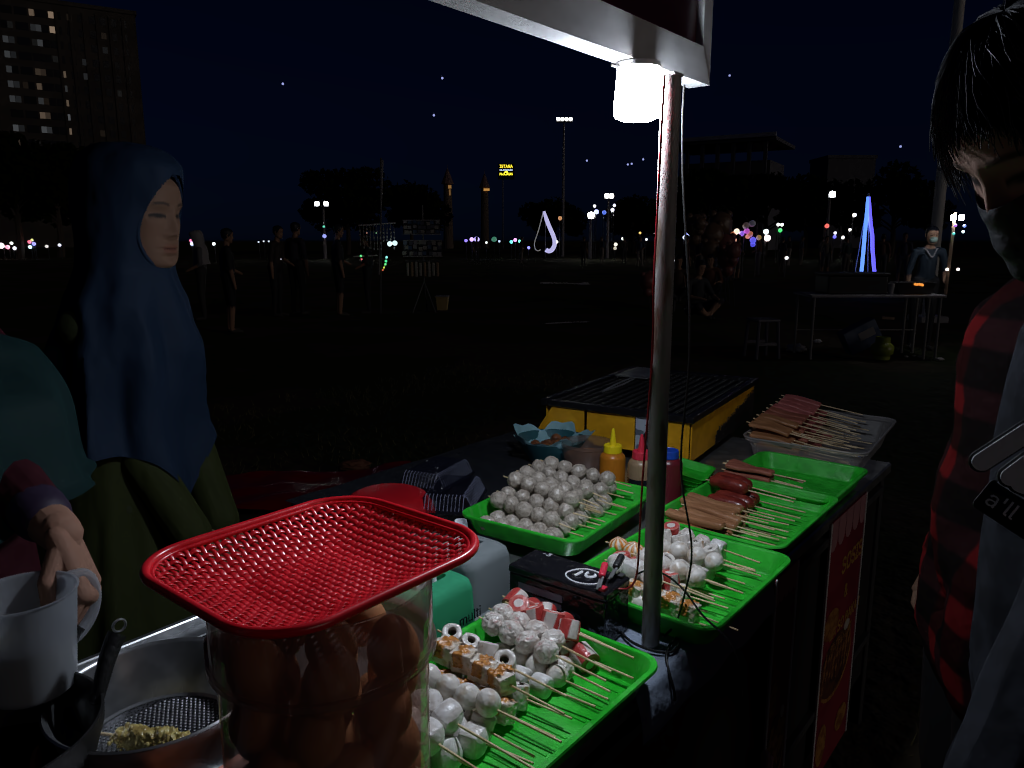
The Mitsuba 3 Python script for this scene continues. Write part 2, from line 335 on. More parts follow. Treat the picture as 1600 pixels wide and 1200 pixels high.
wire('black_cable', 'black wire drooping across the corner of the mixed skewer tray off the cart edge', [(1.012, 0.56, 0.895), (1.02, 0.525, 0.905), (1.02, 0.48, 0.885), (0.99, 0.43, 0.868), (0.985, 0.40, 0.855), (0.987, 0.372, 0.80), (0.985, 0.368, 0.77)], 'mat_wire_black')
wire('black_cable', 'black wire lying looped on the grey cloth at the pole foot', [(1.01, 0.60, 0.812), (0.955, 0.545, 0.814), (0.945, 0.50, 0.815), (0.965, 0.470, 0.814), (1.0, 0.48, 0.815), (0.955, 0.475, 0.815), (0.93, 0.458, 0.80), (0.93, 0.447, 0.76)], 'mat_wire_black', 0.0022)

# battery with clips
b = thing('battery', 'black boxy lead battery with a white ringed mark on its lid, beside the pole', 'battery')
BM = CART @ mat4((0.946, 0.650, ZT + 0.008), rz=2)
add(sub(b, 'case'), rbox(0.076, 0.182, 0.078, 0.004, (0, 0, 0.039)), 'mat_black_gloss', BM, 40)
add(sub(b, 'lid'), rbox(0.078, 0.184, 0.014, 0.004, (0, 0, 0.084)), 'mat_black_gloss', BM, 40)
th = np.linspace(0, 2 * math.pi, 50)
ring = tube(np.stack([-0.004 + 0.026 * np.cos(th), -0.034 + 0.030 * np.sin(th) * (1 + 0.06 * np.cos(3 * th)), 0 * th + 0.0915], 1), 0.0013, 6)
one = tube([(-0.013, -0.020, 0.0915), (0.008, -0.022, 0.0915)], 0.0022, 6)
five = tube(spline([(0.010, -0.032, 0.0915), (0.000, -0.033, 0.0915), (-0.004, -0.039, 0.0915), (0.003, -0.047, 0.0915), (0.010, -0.044, 0.0915)], 14), 0.0024, 6)
add(sub(b, 'marking'), cat_(ring, one, five), 'mat_white', BM)
t3 = moved(meshkit.text_mesh('-3', 0.011, 0.0008), mat4((0.025, 0.072, 0.0912), rz=-90))
add(sub(b, 'marking'), t3, 'mat_white', BM, False)
add(sub(b, 'terminal'), box(0.012, 0.012, 0.006, (-0.028, -0.080, 0.0935), 0.001), 'mat_cap_red', BM, False)
add(sub(b, 'terminal'), box(0.012, 0.012, 0.006, (0.028, -0.080, 0.0935), 0.001), 'mat_dark_metal', BM, False)
add(sub(b, 'label'), cat_(box(0.0012, 0.085, 0.012, (-0.0386, 0.028, 0.060)), box(0.0012, 0.05, 0.010, (-0.0386, 0.012, 0.045))), 'mat_cloth_grey', BM, False)
def clip(label, mat, M_):
    c = thing('crocodile_clip', label, 'clip')
    for s in (-1, 1):
        add(sub(c, 'jaw'), cat_(box(0.026, 0.004, 0.0022, (0.013, s * 0.0022, s * 0.002), 0.0006)), 'mat_steel', M_ @ mat4(ry=0), False)
    add(sub(c, 'grip'), rbox(0.034, 0.011, 0.010, 0.004, (-0.016, 0, 0.002), 12), mat, M_)
    return c
clip('red crocodile clip biting the battery terminal nearest the crab stick skewers', 'mat_cap_red', BM @ mat4((-0.014, -0.070, 0.103), rz=200, ry=14))
clip('black crocodile clip on the battery terminal nearest the orange dumplings', 'mat_black', BM @ mat4((0.022, -0.074, 0.106), rz=190, ry=14))

# ------------------------------------------------------------------ trays
def tray_mesh(hu, hv, h=0.042, r=0.028, ribs=9):
    t = 0.0022
    spec = [(hu - 0.022, hv - 0.022, r, 0.0), (hu - 0.010, hv - 0.010, r + 0.002, h - 0.006), (hu - 0.001, hv - 0.001, r + 0.006, h - 0.0055), (hu, hv, r + 0.007, h - 0.003), (hu - 0.001, hv - 0.001, r + 0.006, h),
            (hu - 0.008, hv - 0.008, r + 0.003, h), (hu - 0.0105, hv - 0.0105, r, h - 0.003), (hu - 0.022, hv - 0.022, r - 0.004, t + 0.004), (hu - 0.026, hv - 0.026, r - 0.007, t)]
    return rr_loft(spec, 7)
def tray_ribs(hu, hv, n):
    return cat_(*[box(0.004, 2 * hv - 0.085, 0.0016, (u, 0, 0.0028), 0.0006) for u in np.linspace(-hu + 0.055, hu - 0.055, n)])
TRAYS = {}
def tray(tag_, label, u0, u1, v0, v1, z, rz=0, rx=0, ry=0):
    hu, hv = (u1 - u0) / 2, (v1 - v0) / 2
    k = thing('green_tray', label, 'tray', 'green plastic trays of skewers')
    Mt = CART @ mat4(((u0 + u1) / 2, (v0 + v1) / 2, z), rz=rz, rx=rx, ry=ry)
    add(sub(k, 'pan'), tray_mesh(hu, hv), 'mat_green', Mt, 30)
    add(sub(k, 'rib'), tray_ribs(hu, hv, 8), 'mat_green', Mt, False)
    labels[sub(k, 'rib')] = {'kind': 'stuff'}
    TRAYS[tag_] = (Mt, (u0 + u1) / 2, (v0 + v1) / 2)
    return k
tray('near', 'bright green tray of crab sticks and fish balls, nearest, in front of the tissue boxes', 0.478, 0.880, 0.437, 0.717, ZT + 0.009)
tray('mixed', 'bright green tray of mixed skewers with orange striped dumplings, just right of the pole', 0.988, 1.345, 0.418, 0.705, ZT + 0.009)
tray('sausage', 'bright green tray holding brown flat sausages and red sausages, second behind the pole', 1.350, 1.735, 0.448, 0.735, ZT + 0.011)
tray('far', 'bright green tray holding one small bundle of sausage sticks, next to the clear tub', 1.705, 2.035, 0.462, 0.748, ZT + 0.003)
tray('grey', 'bright green tray heaped with grey meatball skewers behind the battery', 1.105, 1.490, 0.765, 1.055, ZT + 0.020, rz=5)

# ------------------------------------------------------------------ skewers
def vcol(m, fn):
    c = fn(m.vertices); return np.clip(np.asarray(c, float), 0, 1)
def mixc(a, b, t):
    t = np.asarray(t)[..., None]; return np.asarray(a) * (1 - t) + np.asarray(b) * t
def cloud(v, f, seed, lo=0.4, hi=0.6):
    x = meshkit.fbm(v * f + seed * 3.1, 3, seed); x = np.clip((x - lo) / (hi - lo), 0, 1); return x * x * (3 - 2 * x)

PIECE = {}
def piece(kind, variants):
    PIECE[kind] = variants
# smooth white balls
piece('white_ball', [proto(m, 'mat_food', True, vcol(m, lambda v: mixc((0.62, 0.59, 0.54), (0.50, 0.41, 0.31), cloud(v / 0.0165, 1.8, s, 0.45, 0.75)))) for s in range(4) for m in [lumpy(0.0170, s, 0.05, 1.1, 4, (1, 1, 0.97), 0.0)]])
# rough white balls with red flecks
def fleck(v, s):
    c = mixc((0.60, 0.56, 0.51), (0.45, 0.36, 0.31), cloud(v / 0.0175, 3.0, s, 0.45, 0.8))
    return mixc(c, (0.40, 0.13, 0.12), cloud(v / 0.0175, 2.1, s + 30, 0.58, 0.72) * cloud(v / 0.0175, 6.0, s + 50, 0.40, 0.60) * 0.75)
piece('flecked_ball', [proto(m, 'mat_food', True, vcol(m, lambda v: fleck(v, s))) for s in range(5) for m in [lumpy(0.0178, s + 20, 0.16, 2.6, 4, (1, 1, 0.95), 0.03)]])
# grey meatballs
def grey(v, s):
    c = mixc((0.43, 0.38, 0.32), (0.29, 0.245, 0.20), cloud(v / 0.0165, 3.0, s, 0.4, 0.7))
    return mixc(c, (0.15, 0.13, 0.11), cloud(v / 0.0165, 9.0, s + 9, 0.66, 0.74))
piece('grey_ball', [proto(m, 'mat_food', True, vcol(m, lambda v: grey(v, s))) for s in range(6) for m in [lumpy(0.0186, s + 40, 0.13, 2.0, 4, (1, 1, 0.95), 0.022)]])
# crab stick rounds: cylinder, axis z, red skin with white stripes, red ring end face round a white core
def crab(seed):
    prof = [(0, -0.015), (0.0075, -0.015), (0.0085, -0.015), (0.0155, -0.0147), (0.0165, -0.0135), (0.0167, 0.0), (0.0165, 0.0135), (0.0155, 0.0147), (0.0085, 0.015), (0.0070, 0.015), (0, 0.015)]
    m = lathe(prof, 48); v = m.vertices
    v[:] += (meshkit.noise(v * 160 + seed * 9, seed)[:, None] - 0.5) * 0.0013
    m.vertices = v; r = np.hypot(v[:, 0], v[:, 1]); a = np.arctan2(v[:, 1], v[:, 0])
    red, wht, pale = np.array((0.42, 0.045, 0.04)), np.array((0.62, 0.56, 0.52)), np.array((0.55, 0.16, 0.13))
    c = np.where((r < 0.0078)[:, None], wht, np.where((r < 0.0150)[:, None], red * 1.05, pale))
    side = (r > 0.0158) & (np.abs(v[:, 2]) < 0.0142)
    stripe = np.sin(a * 3 + seed * 2.0 + 0.4 * np.sin(v[:, 2] * 300)) > 0.15
    c[side] = np.where(stripe[side][:, None], wht * 0.92, red)
    return proto(m, 'mat_food', True, c)
piece('crab_round', [crab(s) for s in range(5)])
# fish ring: tube, axis z
def fishring(seed, brown):
    m = lathe([(0.0062, -0.016), (0.013, -0.016), (0.0148, -0.0145), (0.0150, 0.0), (0.0148, 0.0145), (0.013, 0.016), (0.0062, 0.016), (0.0056, 0.010), (0.0056, -0.010), (0.0062, -0.016)], 36)
    v = m.vertices; v[:] += (meshkit.noise(v * 150 + seed * 5, seed)[:, None] - 0.5) * 0.0018; m.vertices = v
    r = np.hypot(v[:, 0], v[:, 1]); c = mixc((0.62, 0.58, 0.53), (0.42, 0.22, 0.09) if brown else (0.50, 0.45, 0.38), cloud(v / 0.015, 1.8, seed, 0.45, 0.62) * (r > 0.0135))
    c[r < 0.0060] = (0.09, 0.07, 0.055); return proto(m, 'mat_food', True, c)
piece('fish_ring', [fishring(s, s % 2) for s in range(4)])
# tofu cube with ragged orange filling
def tofu(seed):
    m = trimesh.creation.box((0.031, 0.025, 0.027)).subdivide().subdivide().subdivide().subdivide()
    v = m.vertices; top = np.clip((v[:, 2] - 0.002) / 0.012, 0, 1) * np.clip(1 - (np.abs(v[:, 0]) / 0.0125) ** 4, 0, 1)
    fill = (v[:, 2] > -0.004) & (np.abs(v[:, 0] + 0.003 * np.sin(v[:, 1] * 400)) < 0.0062 + 0.003 * meshkit.noise(v * 300, seed))
    d = (meshkit.fbm(v * 210 + seed * 7, 3, seed) - 0.5)
    n = m.vertex_normals; v2 = v + n * (d * 0.004)[:, None]; v2[fill] += n[fill] * (0.0065 * meshkit.noise(v[fill] * 420, seed) - 0.0005)[:, None]
    m.vertices = v2
    c = mixc((0.62, 0.56, 0.48), (0.46, 0.36, 0.25), cloud(v / 0.015, 2.0, seed, 0.4, 0.7))
    c[fill] = mixc((0.55, 0.24, 0.05), (0.36, 0.13, 0.03), meshkit.noise(v[fill] * 420, seed + 2)); return proto(m, 'mat_food', True, c)
piece('tofu_cube', [tofu(s) for s in range(3)])
# plain white chunk
def chunk(seed):
    m = trimesh.creation.box((0.034, 0.036, 0.032)).subdivide().subdivide().subdivide().subdivide(); v = m.vertices
    sph = v / np.linalg.norm(v, axis=1, keepdims=True) * 0.0205; v = v * 0.30 + sph * 0.70
    v = v * (1 + 0.22 * (meshkit.fbm(v * 45 + seed * 4, 2, seed) - 0.5))[:, None]; m.vertices = v
    return proto(m, 'mat_food', True, mixc((0.64, 0.62, 0.60), (0.52, 0.48, 0.44), cloud(v / 0.018, 2.2, seed)))
piece('white_chunk', [chunk(s) for s in range(3)])
# marshmallow like white roll, axis y
def roll(seed):
    m = lathe([(0, -0.0135), (0.011, -0.0135), (0.0145, -0.012), (0.0158, -0.008), (0.0160, 0), (0.0158, 0.008), (0.0145, 0.012), (0.011, 0.0135), (0, 0.0135)], 36)
    v = m.vertices; v = v * (1 + 0.07 * (meshkit.fbm(v * 120 + seed, 2, seed) - 0.5))[:, None]; m.vertices = v
    return proto(m, 'mat_food', True, mixc((0.66, 0.66, 0.65), (0.56, 0.53, 0.5), cloud(v / 0.016, 2.0, seed)))
piece('white_roll', [roll(s) for s in range(3)])
# orange and white striped pleated dumpling
def dumpling(seed):
    m = ball(1.0, 4); v = m.vertices; a = np.arctan2(v[:, 1], v[:, 0]); rr = np.hypot(v[:, 0], v[:, 1])
    pl = np.sin(a * 9 + 1.6 * v[:, 2] + seed)
    v2 = v * (1 + 0.055 * pl * rr)[:, None] * np.array((0.0185, 0.0185, 0.0155)); v2[:, 2] += 0.003 * np.exp(-(rr / 0.25) ** 2)
    m.vertices = v2; c = mixc((0.70, 0.62, 0.50), (0.62, 0.22, 0.03), np.clip(pl * 2 + 0.5, 0, 1))
    return proto(m, 'mat_food', True, c)
piece('striped_dumpling', [dumpling(s) for s in range(3)])
# sausages: along -y from 0, length L
def sausage(L, r, col, col2, seed, squash=1.0, bend=0.0):
    n = 26; t = np.linspace(0, 1, n); rad = r * np.clip(1 - np.abs(2 * t - 1) ** 6, 0.03, 1) ** 0.5
    m = tube(np.stack([0 * t, -L * t, bend * np.sin(t * math.pi)], 1), rad, 18); v = m.vertices
    v[:, 2] *= squash; v += (meshkit.noise(v * 110 + seed * 4, seed)[:, None] - 0.5) * r * 0.14; m.vertices = v
    return proto(m, 'mat_sausage', True, mixc(col, col2, cloud(v / r, 1.0, seed)))
piece('red_sausage', [sausage(0.096, 0.0165, (0.20, 0.028, 0.018), (0.13, 0.016, 0.012), s, 1.0, 0.004) for s in range(3)])
def slab(L, w, h, col, col2, seed):
    m = rbox(w, L, h, h * 0.42, (0, -L / 2, 0), 12).subdivide().subdivide(); v = m.vertices.copy()
    t = -v[:, 1] / L; v[:, 0] *= 0.94 + 0.1 * meshkit.noise(np.stack([t * 4, 0 * t, 0 * t + seed], 1), seed); v[:, 2] += 0.0025 * np.sin(t * 5 + seed)
    v += (meshkit.noise(v * 150 + seed * 4, seed)[:, None] - 0.5) * 0.0014; m.vertices = v
    return proto(m, 'mat_sausage', True, mixc(col, col2, cloud(v / 0.02, 1.2, seed)))
piece('brown_slab', [slab(0.13, 0.0245, 0.0165, (0.36, 0.175, 0.085), (0.29, 0.13, 0.06), s) for s in range(4)])
piece('tan_slab', [slab(0.115, 0.030, 0.011, (0.37, 0.17, 0.075), (0.28, 0.12, 0.05), s + 5) for s in range(3)])
piece('rust_slab', [slab(0.115, 0.030, 0.011, (0.33, 0.11, 0.07), (0.26, 0.08, 0.05), s + 8) for s in range(3)])
piece('pink_slab', [slab(0.115, 0.030, 0.011, (0.43, 0.13, 0.115), (0.36, 0.095, 0.085), s + 11) for s in range(3)])

STICKS = {}
def stick_proto(L, r=0.0016):
    key = round(L, 2)
    if key not in STICKS: STICKS[key] = proto(tube([(0, 0, 0), (0, -key * 0.5, 0), (0, -key, 0)], r, 8), 'mat_stick', 40)
    return STICKS[key]
PART = {'white_ball': 'fish_ball', 'flecked_ball': 'fish_ball', 'grey_ball': 'meatball', 'crab_round': 'crab_stick', 'fish_ring': 'fish_ring', 'tofu_cube': 'tofu_cube', 'white_chunk': 'fish_cake', 'white_roll': 'fish_roll',
        'striped_dumpling': 'dumpling', 'red_sausage': 'sausage', 'brown_slab': 'sausage', 'tan_slab': 'sausage', 'rust_slab': 'sausage', 'pink_slab': 'sausage'}
UP_ = {'crab_round', 'fish_ring', 'tofu_cube', 'striped_dumpling'}
def skewer(name, label, group, M0, pieces, pitch, sticklen, lead=0.012, roll_=0.0, tilt=None):
    """M0: frame at the head of the skewer; it runs along local -y"""
    k = thing(name, label, 'skewer', group)
    put(sub(k, 'stick'), stick_proto(sticklen), M0 @ mat4((0, lead, 0)))
    y = -pitch / 2
    for q, kind in enumerate(pieces):
        var = PIECE[kind][int(rng.integers(len(PIECE[kind])))]
        if kind.endswith('slab') or kind == 'red_sausage':
            Mp = M0 @ mat4((0, 0.002, 0))
        elif kind in UP_:
            Mp = M0 @ mat4((rng.normal(0, 0.0008), y, rng.normal(0, 0.0008)), rx=(tilt if tilt is not None else 0) + rng.normal(0, 6), ry=roll_ + rng.normal(0, 8), rz=rng.uniform(0, 360) if kind != 'tofu_cube' else rng.normal(90, 12), s=rng.uniform(0.94, 1.05))
        elif kind == 'white_roll':
            Mp = M0 @ mat4((0, y, 0), rx=90, s=rng.uniform(0.95, 1.05))
        else:
            Mp = M0 @ mat4((rng.normal(0, 0.001), y, rng.normal(0, 0.001)), rx=rng.uniform(0, 360), ry=rng.uniform(0, 360), rz=rng.uniform(0, 360), s=rng.uniform(0.90, 1.09, 3))
        put(sub(k, PART[kind]), var, Mp); y -= pitch
    return k
ORD = ['first', 'second', 'third', 'fourth', 'fifth', 'sixth', 'seventh', 'eighth', 'ninth', 'tenth', 'eleventh', 'twelfth', 'thirteenth', 'fourteenth', 'fifteenth', 'sixteenth', 'seventeenth', 'eighteenth', 'nineteenth', 'twentieth']
def head(u, v, z, rz=0, dip=0):
    return CART @ mat4((u, v, z), rx=dip, rz=rz)

def jit(s): return rng.normal(0, s)
# --- near tray (T1)
ZF = ZT + 0.014
gT1 = 'skewers in the nearest green tray'
lay_top = [('crab_round', 4, 0.850, 0.690, 'crab stick skewer nearest the battery, round red ends facing up'),
           ('flecked_ball', 4, 0.788, 0.690, 'red flecked fish ball skewer lying next to the crab sticks, front row'),
           ('mix_tofu', 4, 0.690, 0.692, 'skewer of white tofu cubes with shredded orange filling'),
           ('white_ball', 4, 0.630, 0.664, 'smooth white fish ball skewer next to the tofu skewer, nearer the red basket'),
           ('white_chunk', 2, 0.583, 0.625, 'skewer of big white fish cake chunks beside the egg jar'),
           ('white_chunk', 2, 0.545, 0.62, 'skewer of white fish cakes pressed against the egg jar, nearest of the tray')]
for kind, n, u, v, lab in lay_top:
    ps = ['tofu_cube'] * n if kind == 'mix_tofu' else [kind] * n
    pitch = {'crab_round': 0.0315, 'flecked_ball': 0.0335, 'mix_tofu': 0.0335, 'white_ball': 0.0315}.get(kind, 0.035)
    skewer('food_skewer', lab, gT1, head(u, v, ZF + 0.050, jit(2), 2.5), ps, pitch, 0.235, tilt=0, roll_=-24 if kind == 'crab_round' else 0)
lay_mid = [('crab_round', 4, 0.872, 0.714, 'crab stick skewer lying behind the first one with striped sides showing'),
           ('flecked_ball', 4, 0.822, 0.700, 'red flecked fish ball skewer tucked behind the front row against the crab sticks'),
           ('fish_ring', 4, 0.725, 0.715, 'skewer of hollow white fish rings between the flecked balls and the tofu')]
for kind, n, u, v, lab in lay_mid:
    if kind == 'crab_round':
        skewer('food_skewer', lab, gT1, head(u, v, ZF + 0.044, -3, 2.5), [kind] * n, 0.031, 0.23, tilt=70, roll_=20)
    else:
        skewer('food_skewer', lab, gT1, head(u, v, ZF + 0.047, jit(2) - 2, 3), [kind] * n, 0.033, 0.232, tilt=28 if kind == 'fish_ring' else 0)
for q, (kind, u) in enumerate((('crab_round', 0.846), ('flecked_ball', 0.812), ('white_ball', 0.775), ('white_roll', 0.738), ('fish_ring', 0.702), ('tofu_cube', 0.666), ('fish_ring', 0.632), ('white_chunk', 0.594), ('white_chunk', 0.553), ('white_ball', 0.518))):
    skewer('food_skewer', f'bottom layer skewer of {PART[kind].replace("_", " ")} pieces, {ORD[q]} from the battery in the nearest tray', gT1, head(u, 0.672 + jit(0.004), ZF + 0.017, jit(4), 0.6), [kind] * 4, 0.033, 0.215, tilt=75 if kind == 'crab_round' else 20)

# --- mixed tray (T2)
gT2 = 'skewers in the tray right of the pole'
T2 = [(('striped_dumpling',) * 4, 1.185, 0.716, 0.036, 'skewer of orange and white striped dumplings left of the pole'),
      (('white_roll', 'flecked_ball', 'flecked_ball', 'crab_round'), 1.284, 0.655, 0.050, 'top skewer of flecked balls ending in a white roll, farthest row in the mixed tray'),
      (('fish_ring', 'fish_ring', 'fish_ring', 'fish_ring'), 1.240, 0.645, 0.052, 'skewer of hollow fish rings beside the pole in the mixed tray, farther one'),
      (('white_ball',) * 4, 1.196, 0.630, 0.054, 'farther smooth white ball skewer right of the pole'),
      (('fish_ring',) * 4, 1.166, 0.640, 0.040, 'nearer hollow fish ring skewer half hidden by the pole'),
      (('white_ball',) * 4, 1.130, 0.628, 0.054, 'nearer smooth white ball skewer right of the pole'),
      (('white_chunk',) * 3, 1.085, 0.655, 0.050, 'white fish cake skewer behind the pole beside the battery'),
      (('tofu_cube',) * 4, 1.045, 0.600, 0.034, 'tofu skewer hidden between pole and battery in the mixed tray'),
      (('crab_round',) * 4, 1.120, 0.668, 0.040, 'crab stick skewer at the back of the mixed tray by the red clip')]
for ps, u, v, z, lab in T2:
    if ps[0] == 'white_roll': ps = ps[::-1]
    skewer('food_skewer', lab, gT2, head(u, v, ZF + z, jit(2.5), 3.0), ps, 0.033, 0.212, tilt=24 if ps[0] == 'fish_ring' else 0)
for q, (kind, u) in enumerate((('white_roll', 1.294), ('fish_ring', 1.258), ('white_ball', 1.222), ('white_roll', 1.186), ('white_ball', 1.150), ('flecked_ball', 1.112), ('white_ball', 1.074), ('white_ball', 1.040))):
    skewer('food_skewer', f'bottom layer skewer of {PART[kind].replace("_", " ")} pieces, {ORD[q]} from the far rim of the mixed tray', gT2, head(u, 0.655 + jit(0.005), ZF + 0.017, jit(4), 0.8), [kind] * 4, 0.0325, 0.205 + 0.01 * (q % 2), tilt=20)

# --- grey meatball tray (T5)
gT5 = 'grey meatball skewers'
def heap(u, v, z, rz=0, dip=2.0):
    return CART @ mat4((1.2975, 0.91, ZT + 0.020), rz=5) @ mat4((u - 1.2975, v - 0.91, z - ZT - 0.020), rz=rz, rx=dip)
for q, (u, v) in enumerate(((1.138, 1.015), (1.172, 1.012), (1.208, 1.018), (1.245, 1.02), (1.282, 1.016), (1.320, 1.022), (1.358, 1.015), (1.396, 1.02), (1.432, 1.022))):
    skewer('food_skewer', f'grey meatball skewer on the bottom layer, {ORD[q]} from the tissue boxes', gT5, heap(u, v, ZT + 0.042, jit(4)), ['grey_ball'] * 5, 0.0355, 0.235)
for q, (u, v) in enumerate(((1.205, 1.030), (1.245, 1.035), (1.285, 1.030), (1.325, 1.035), (1.365, 1.032), (1.405, 1.035), (1.440, 1.03))):
    skewer('food_skewer', f'grey meatball skewer in the middle layer, {ORD[q]} from the tissue boxes', gT5, heap(u, v, ZT + 0.072, jit(5), 5.0), ['grey_ball'] * 5, 0.0355, 0.235)
for q, (u, v) in enumerate(((1.265, 1.030), (1.315, 1.030), (1.372, 1.035), (1.420, 1.030))):
    skewer('food_skewer', f'grey meatball skewer on the top of the heap, {ORD[q]} from the tissue boxes', gT5, heap(u, v, ZT + 0.101, jit(6), 8.0), ['grey_ball'] * 5, 0.0355, 0.235)

# --- sausage tray (T3)
gT3 = 'sausage skewers in the second tray behind the pole'
for q, u in enumerate((1.395, 1.424, 1.453, 1.482, 1.511, 1.540)):
    skewer('sausage_skewer', f'brown flat sausage on a stick, lower layer, {ORD[q]} from the near rim', gT3, head(u, 0.705 + jit(0.006), ZF + 0.016, jit(3), 0.3), ['brown_slab'], 0.03, 0.232, roll_=0)
for q, u in enumerate((1.405, 1.436, 1.468, 1.500, 1.530)):
    skewer('sausage_skewer', f'brown flat sausage on a stick, upper layer, {ORD[q]} from the near rim', gT3, head(u, 0.706 + 0.004 * q + jit(0.008), ZF + 0.034 + jit(0.002), jit(5) - 1, 1.6), ['brown_slab'], 0.03, 0.215)
for q, (u, v, z, r) in enumerate(((1.580, 0.700, 0.020, 2), (1.615, 0.696, 0.020, -1), (1.652, 0.70, 0.020, 1), (1.628, 0.716, 0.050, -2), (1.668, 0.722, 0.046, -4))):
    skewer('sausage_skewer', f'dark red sausage on a thick stick, {ORD[q]} one beyond the brown sausages', gT3, head(u, v, ZF + z, r, 2.0), ['red_sausage'], 0.03, 0.215)
# --- far tray (T4): a small bundle held by a rubber band
gT4 = 'bundled sausage skewers in the farthest green tray'
for q, (u, v, z, r) in enumerate(((1.752, 0.735, 0.016, 3), (1.776, 0.737, 0.016, -3), (1.764, 0.736, 0.030, 1), (1.745, 0.73, 0.034, 6), (1.788, 0.738, 0.028, -6))):
    skewer('sausage_skewer', 'thin rust coloured sausage, ' + ('lower left', 'lower right', 'middle', 'upper left', 'upper right')[q] + ' in the bundle in the farthest green tray', gT4, head(u + 0.01, v, ZT + 0.038 + z, r, 3.5), ['rust_slab'], 0.03, 0.205)

# --- clear tub of flat sausages (box)
tub = thing('clear_tub', 'clear plastic tub of pink and brown sausage sticks at the far end of the cart', 'tub')
TB = CART @ mat4((2.275, 0.66, ZT + 0.001), rz=4)
hu, hv, H_ = 0.245, 0.165, 0.075
spec = [(hu - 0.03, hv - 0.03, 0.03, 0.0), (hu - 0.012, hv - 0.012, 0.035, H_ - 0.012), (hu - 0.002, hv - 0.002, 0.04, H_ - 0.010), (hu, hv, 0.042, H_)]
add(sub(tub, 'shell'), rr_loft(spec, 6, cap1=False), 'mat_tub', TB, 30)
ring_o = np.column_stack([rr_ring(hu, hv, 0.042), np.full(28, H_)])
add(sub(tub, 'rim'), tube(np.vstack([ring_o, ring_o[:1]]), 0.0028, 6, False), 'mat_tub', TB)
gTB = 'sausage sticks piled in the clear tub'
n = 0
for lay in range(4):
    for q in range(9):
        uu = -0.195 + q * 0.045 + 0.01 * lay; kind = 'tan_slab' if q < 3 else 'rust_slab' if q < 5 else 'pink_slab'
        col = {'tan_slab': 'brown', 'rust_slab': 'rust red', 'pink_slab': 'pink'}[kind]
        lname = ('bottom', 'lower', 'upper', 'top')[lay]
        Mh = TB @ mat4((uu, 0.125 + 0.012 * lay + jit(0.004), 0.016 + 0.028 * lay + 0.0022 * q * (lay > 0)), rx=2.0 + 2.2 * lay, ry=-10, rz=jit(4) - 3)
        skewer('sausage_skewer', f'{col} sausage stick in the {lname} layer of the tub, {ORD[q]} from the lamp', gTB, Mh, [kind], 0.03, 0.24 + 0.01 * ((q + lay) % 2))

# ------------------------------------------------------------------ red woven basket on the egg jar
bk = thing('woven_basket', 'shallow red woven plastic basket lying across the top of the egg jar', 'basket')
BA, BB, BD, BR = 0.122, 0.109, 0.027, 0.056
BM_ = CART @ mat4((0.384, 0.533, 1.147), rz=0)
def dish(a, b):
    s = ((np.abs(a) / BA) ** 4.0 + (np.abs(b) / BB) ** 4.0) ** 0.25
    return -BD * (1 - np.clip((s - 0.40) / 0.60, 0, 1) ** 1.5)
def lim(o, A_, B_):
    """half length of a strand at offset o across the outline"""
    o = np.abs(o)
    return A_ if o < B_ - BR else A_ - BR + math.sqrt(max(BR ** 2 - (o - B_ + BR) ** 2, 0.0))
pitch_ = 0.0076; V_, F_, off = [], [], 0
sect = np.array([(-0.0026, 0.0), (-0.0017, 0.0008), (0.0, 0.0011), (0.0017, 0.0008), (0.0026, 0.0), (0.0, -0.0008)])
for axis in (0, 1):
    A_, B_ = (BA, BB) if axis == 0 else (BB, BA)
    nst = int(B_ * 2 / pitch_) - 1
    for i in range(nst):
        o_ = (i - (nst - 1) / 2) * pitch_; L_ = lim(o_, A_ - 0.001, B_)
        s_ = np.arange(-L_, L_ + 1e-9, pitch_ / 4.0)
        q = np.round(s_ / pitch_ * 4) / 4
        wob = 0.00125 * np.cos(math.pi * (s_ / pitch_) + math.pi * (i + axis)) * (1 if axis == 0 else 1)
        pa, pb = (s_, np.full_like(s_, o_)) if axis == 0 else (np.full_like(s_, o_), s_)
        z0 = dish(pa, pb) + wob * np.clip((L_ - np.abs(s_)) / 0.006, 0, 1)
        rows = []
        for dx, dz in sect:
            dx = dx * np.interp(-dish(pa, pb), [0.35 * BD, 0.92 * BD], [0.92, 1.38])
            if axis == 0: x, y = pa, pb + dx
            else: x, y = pa + dx, pb
            rows.append(np.stack([x, y, z0 + dz + (dish(x, y) - dish(pa, pb))], 1))
        R = np.stack(rows, 1); n_, m_ = R.shape[:2]
        V_.append(R.reshape(-1, 3)); a0 = np.arange(n_ - 1)[:, None] * m_ + np.arange(m_)[None]; a1 = np.arange(n_ - 1)[:, None] * m_ + (np.arange(m_)[None] + 1) % m_
        f = np.concatenate([np.stack([a0, a1, a1 + m_], -1).reshape(-1, 3), np.stack([a0, a1 + m_, a0 + m_], -1).reshape(-1, 3)])
        F_.append(f + off); off += n_ * m_
kk = add(sub(bk, 'weave'), tm(np.vstack(V_), np.vstack(F_)), 'mat_red', BM_, True); labels[kk] = {'kind': 'stuff'}
out = rr_ring(BA, BB, BR, 14); out = np.vstack([out, out[:2]])
th = np.arange(10) * 2 * math.pi / 10
rim = tube(np.column_stack([out, np.full(len(out), 0.001)]), 0.0042, 12, False)
add(sub(bk, 'rim'), cat_(rim, tube(np.column_stack([rr_ring(BA - 0.005, BB - 0.005, BR - 0.005, 14), np.full(60, -0.001)])[list(range(60)) + [0, 1]], 0.0024, 8, False)), 'mat_red', BM_, True)

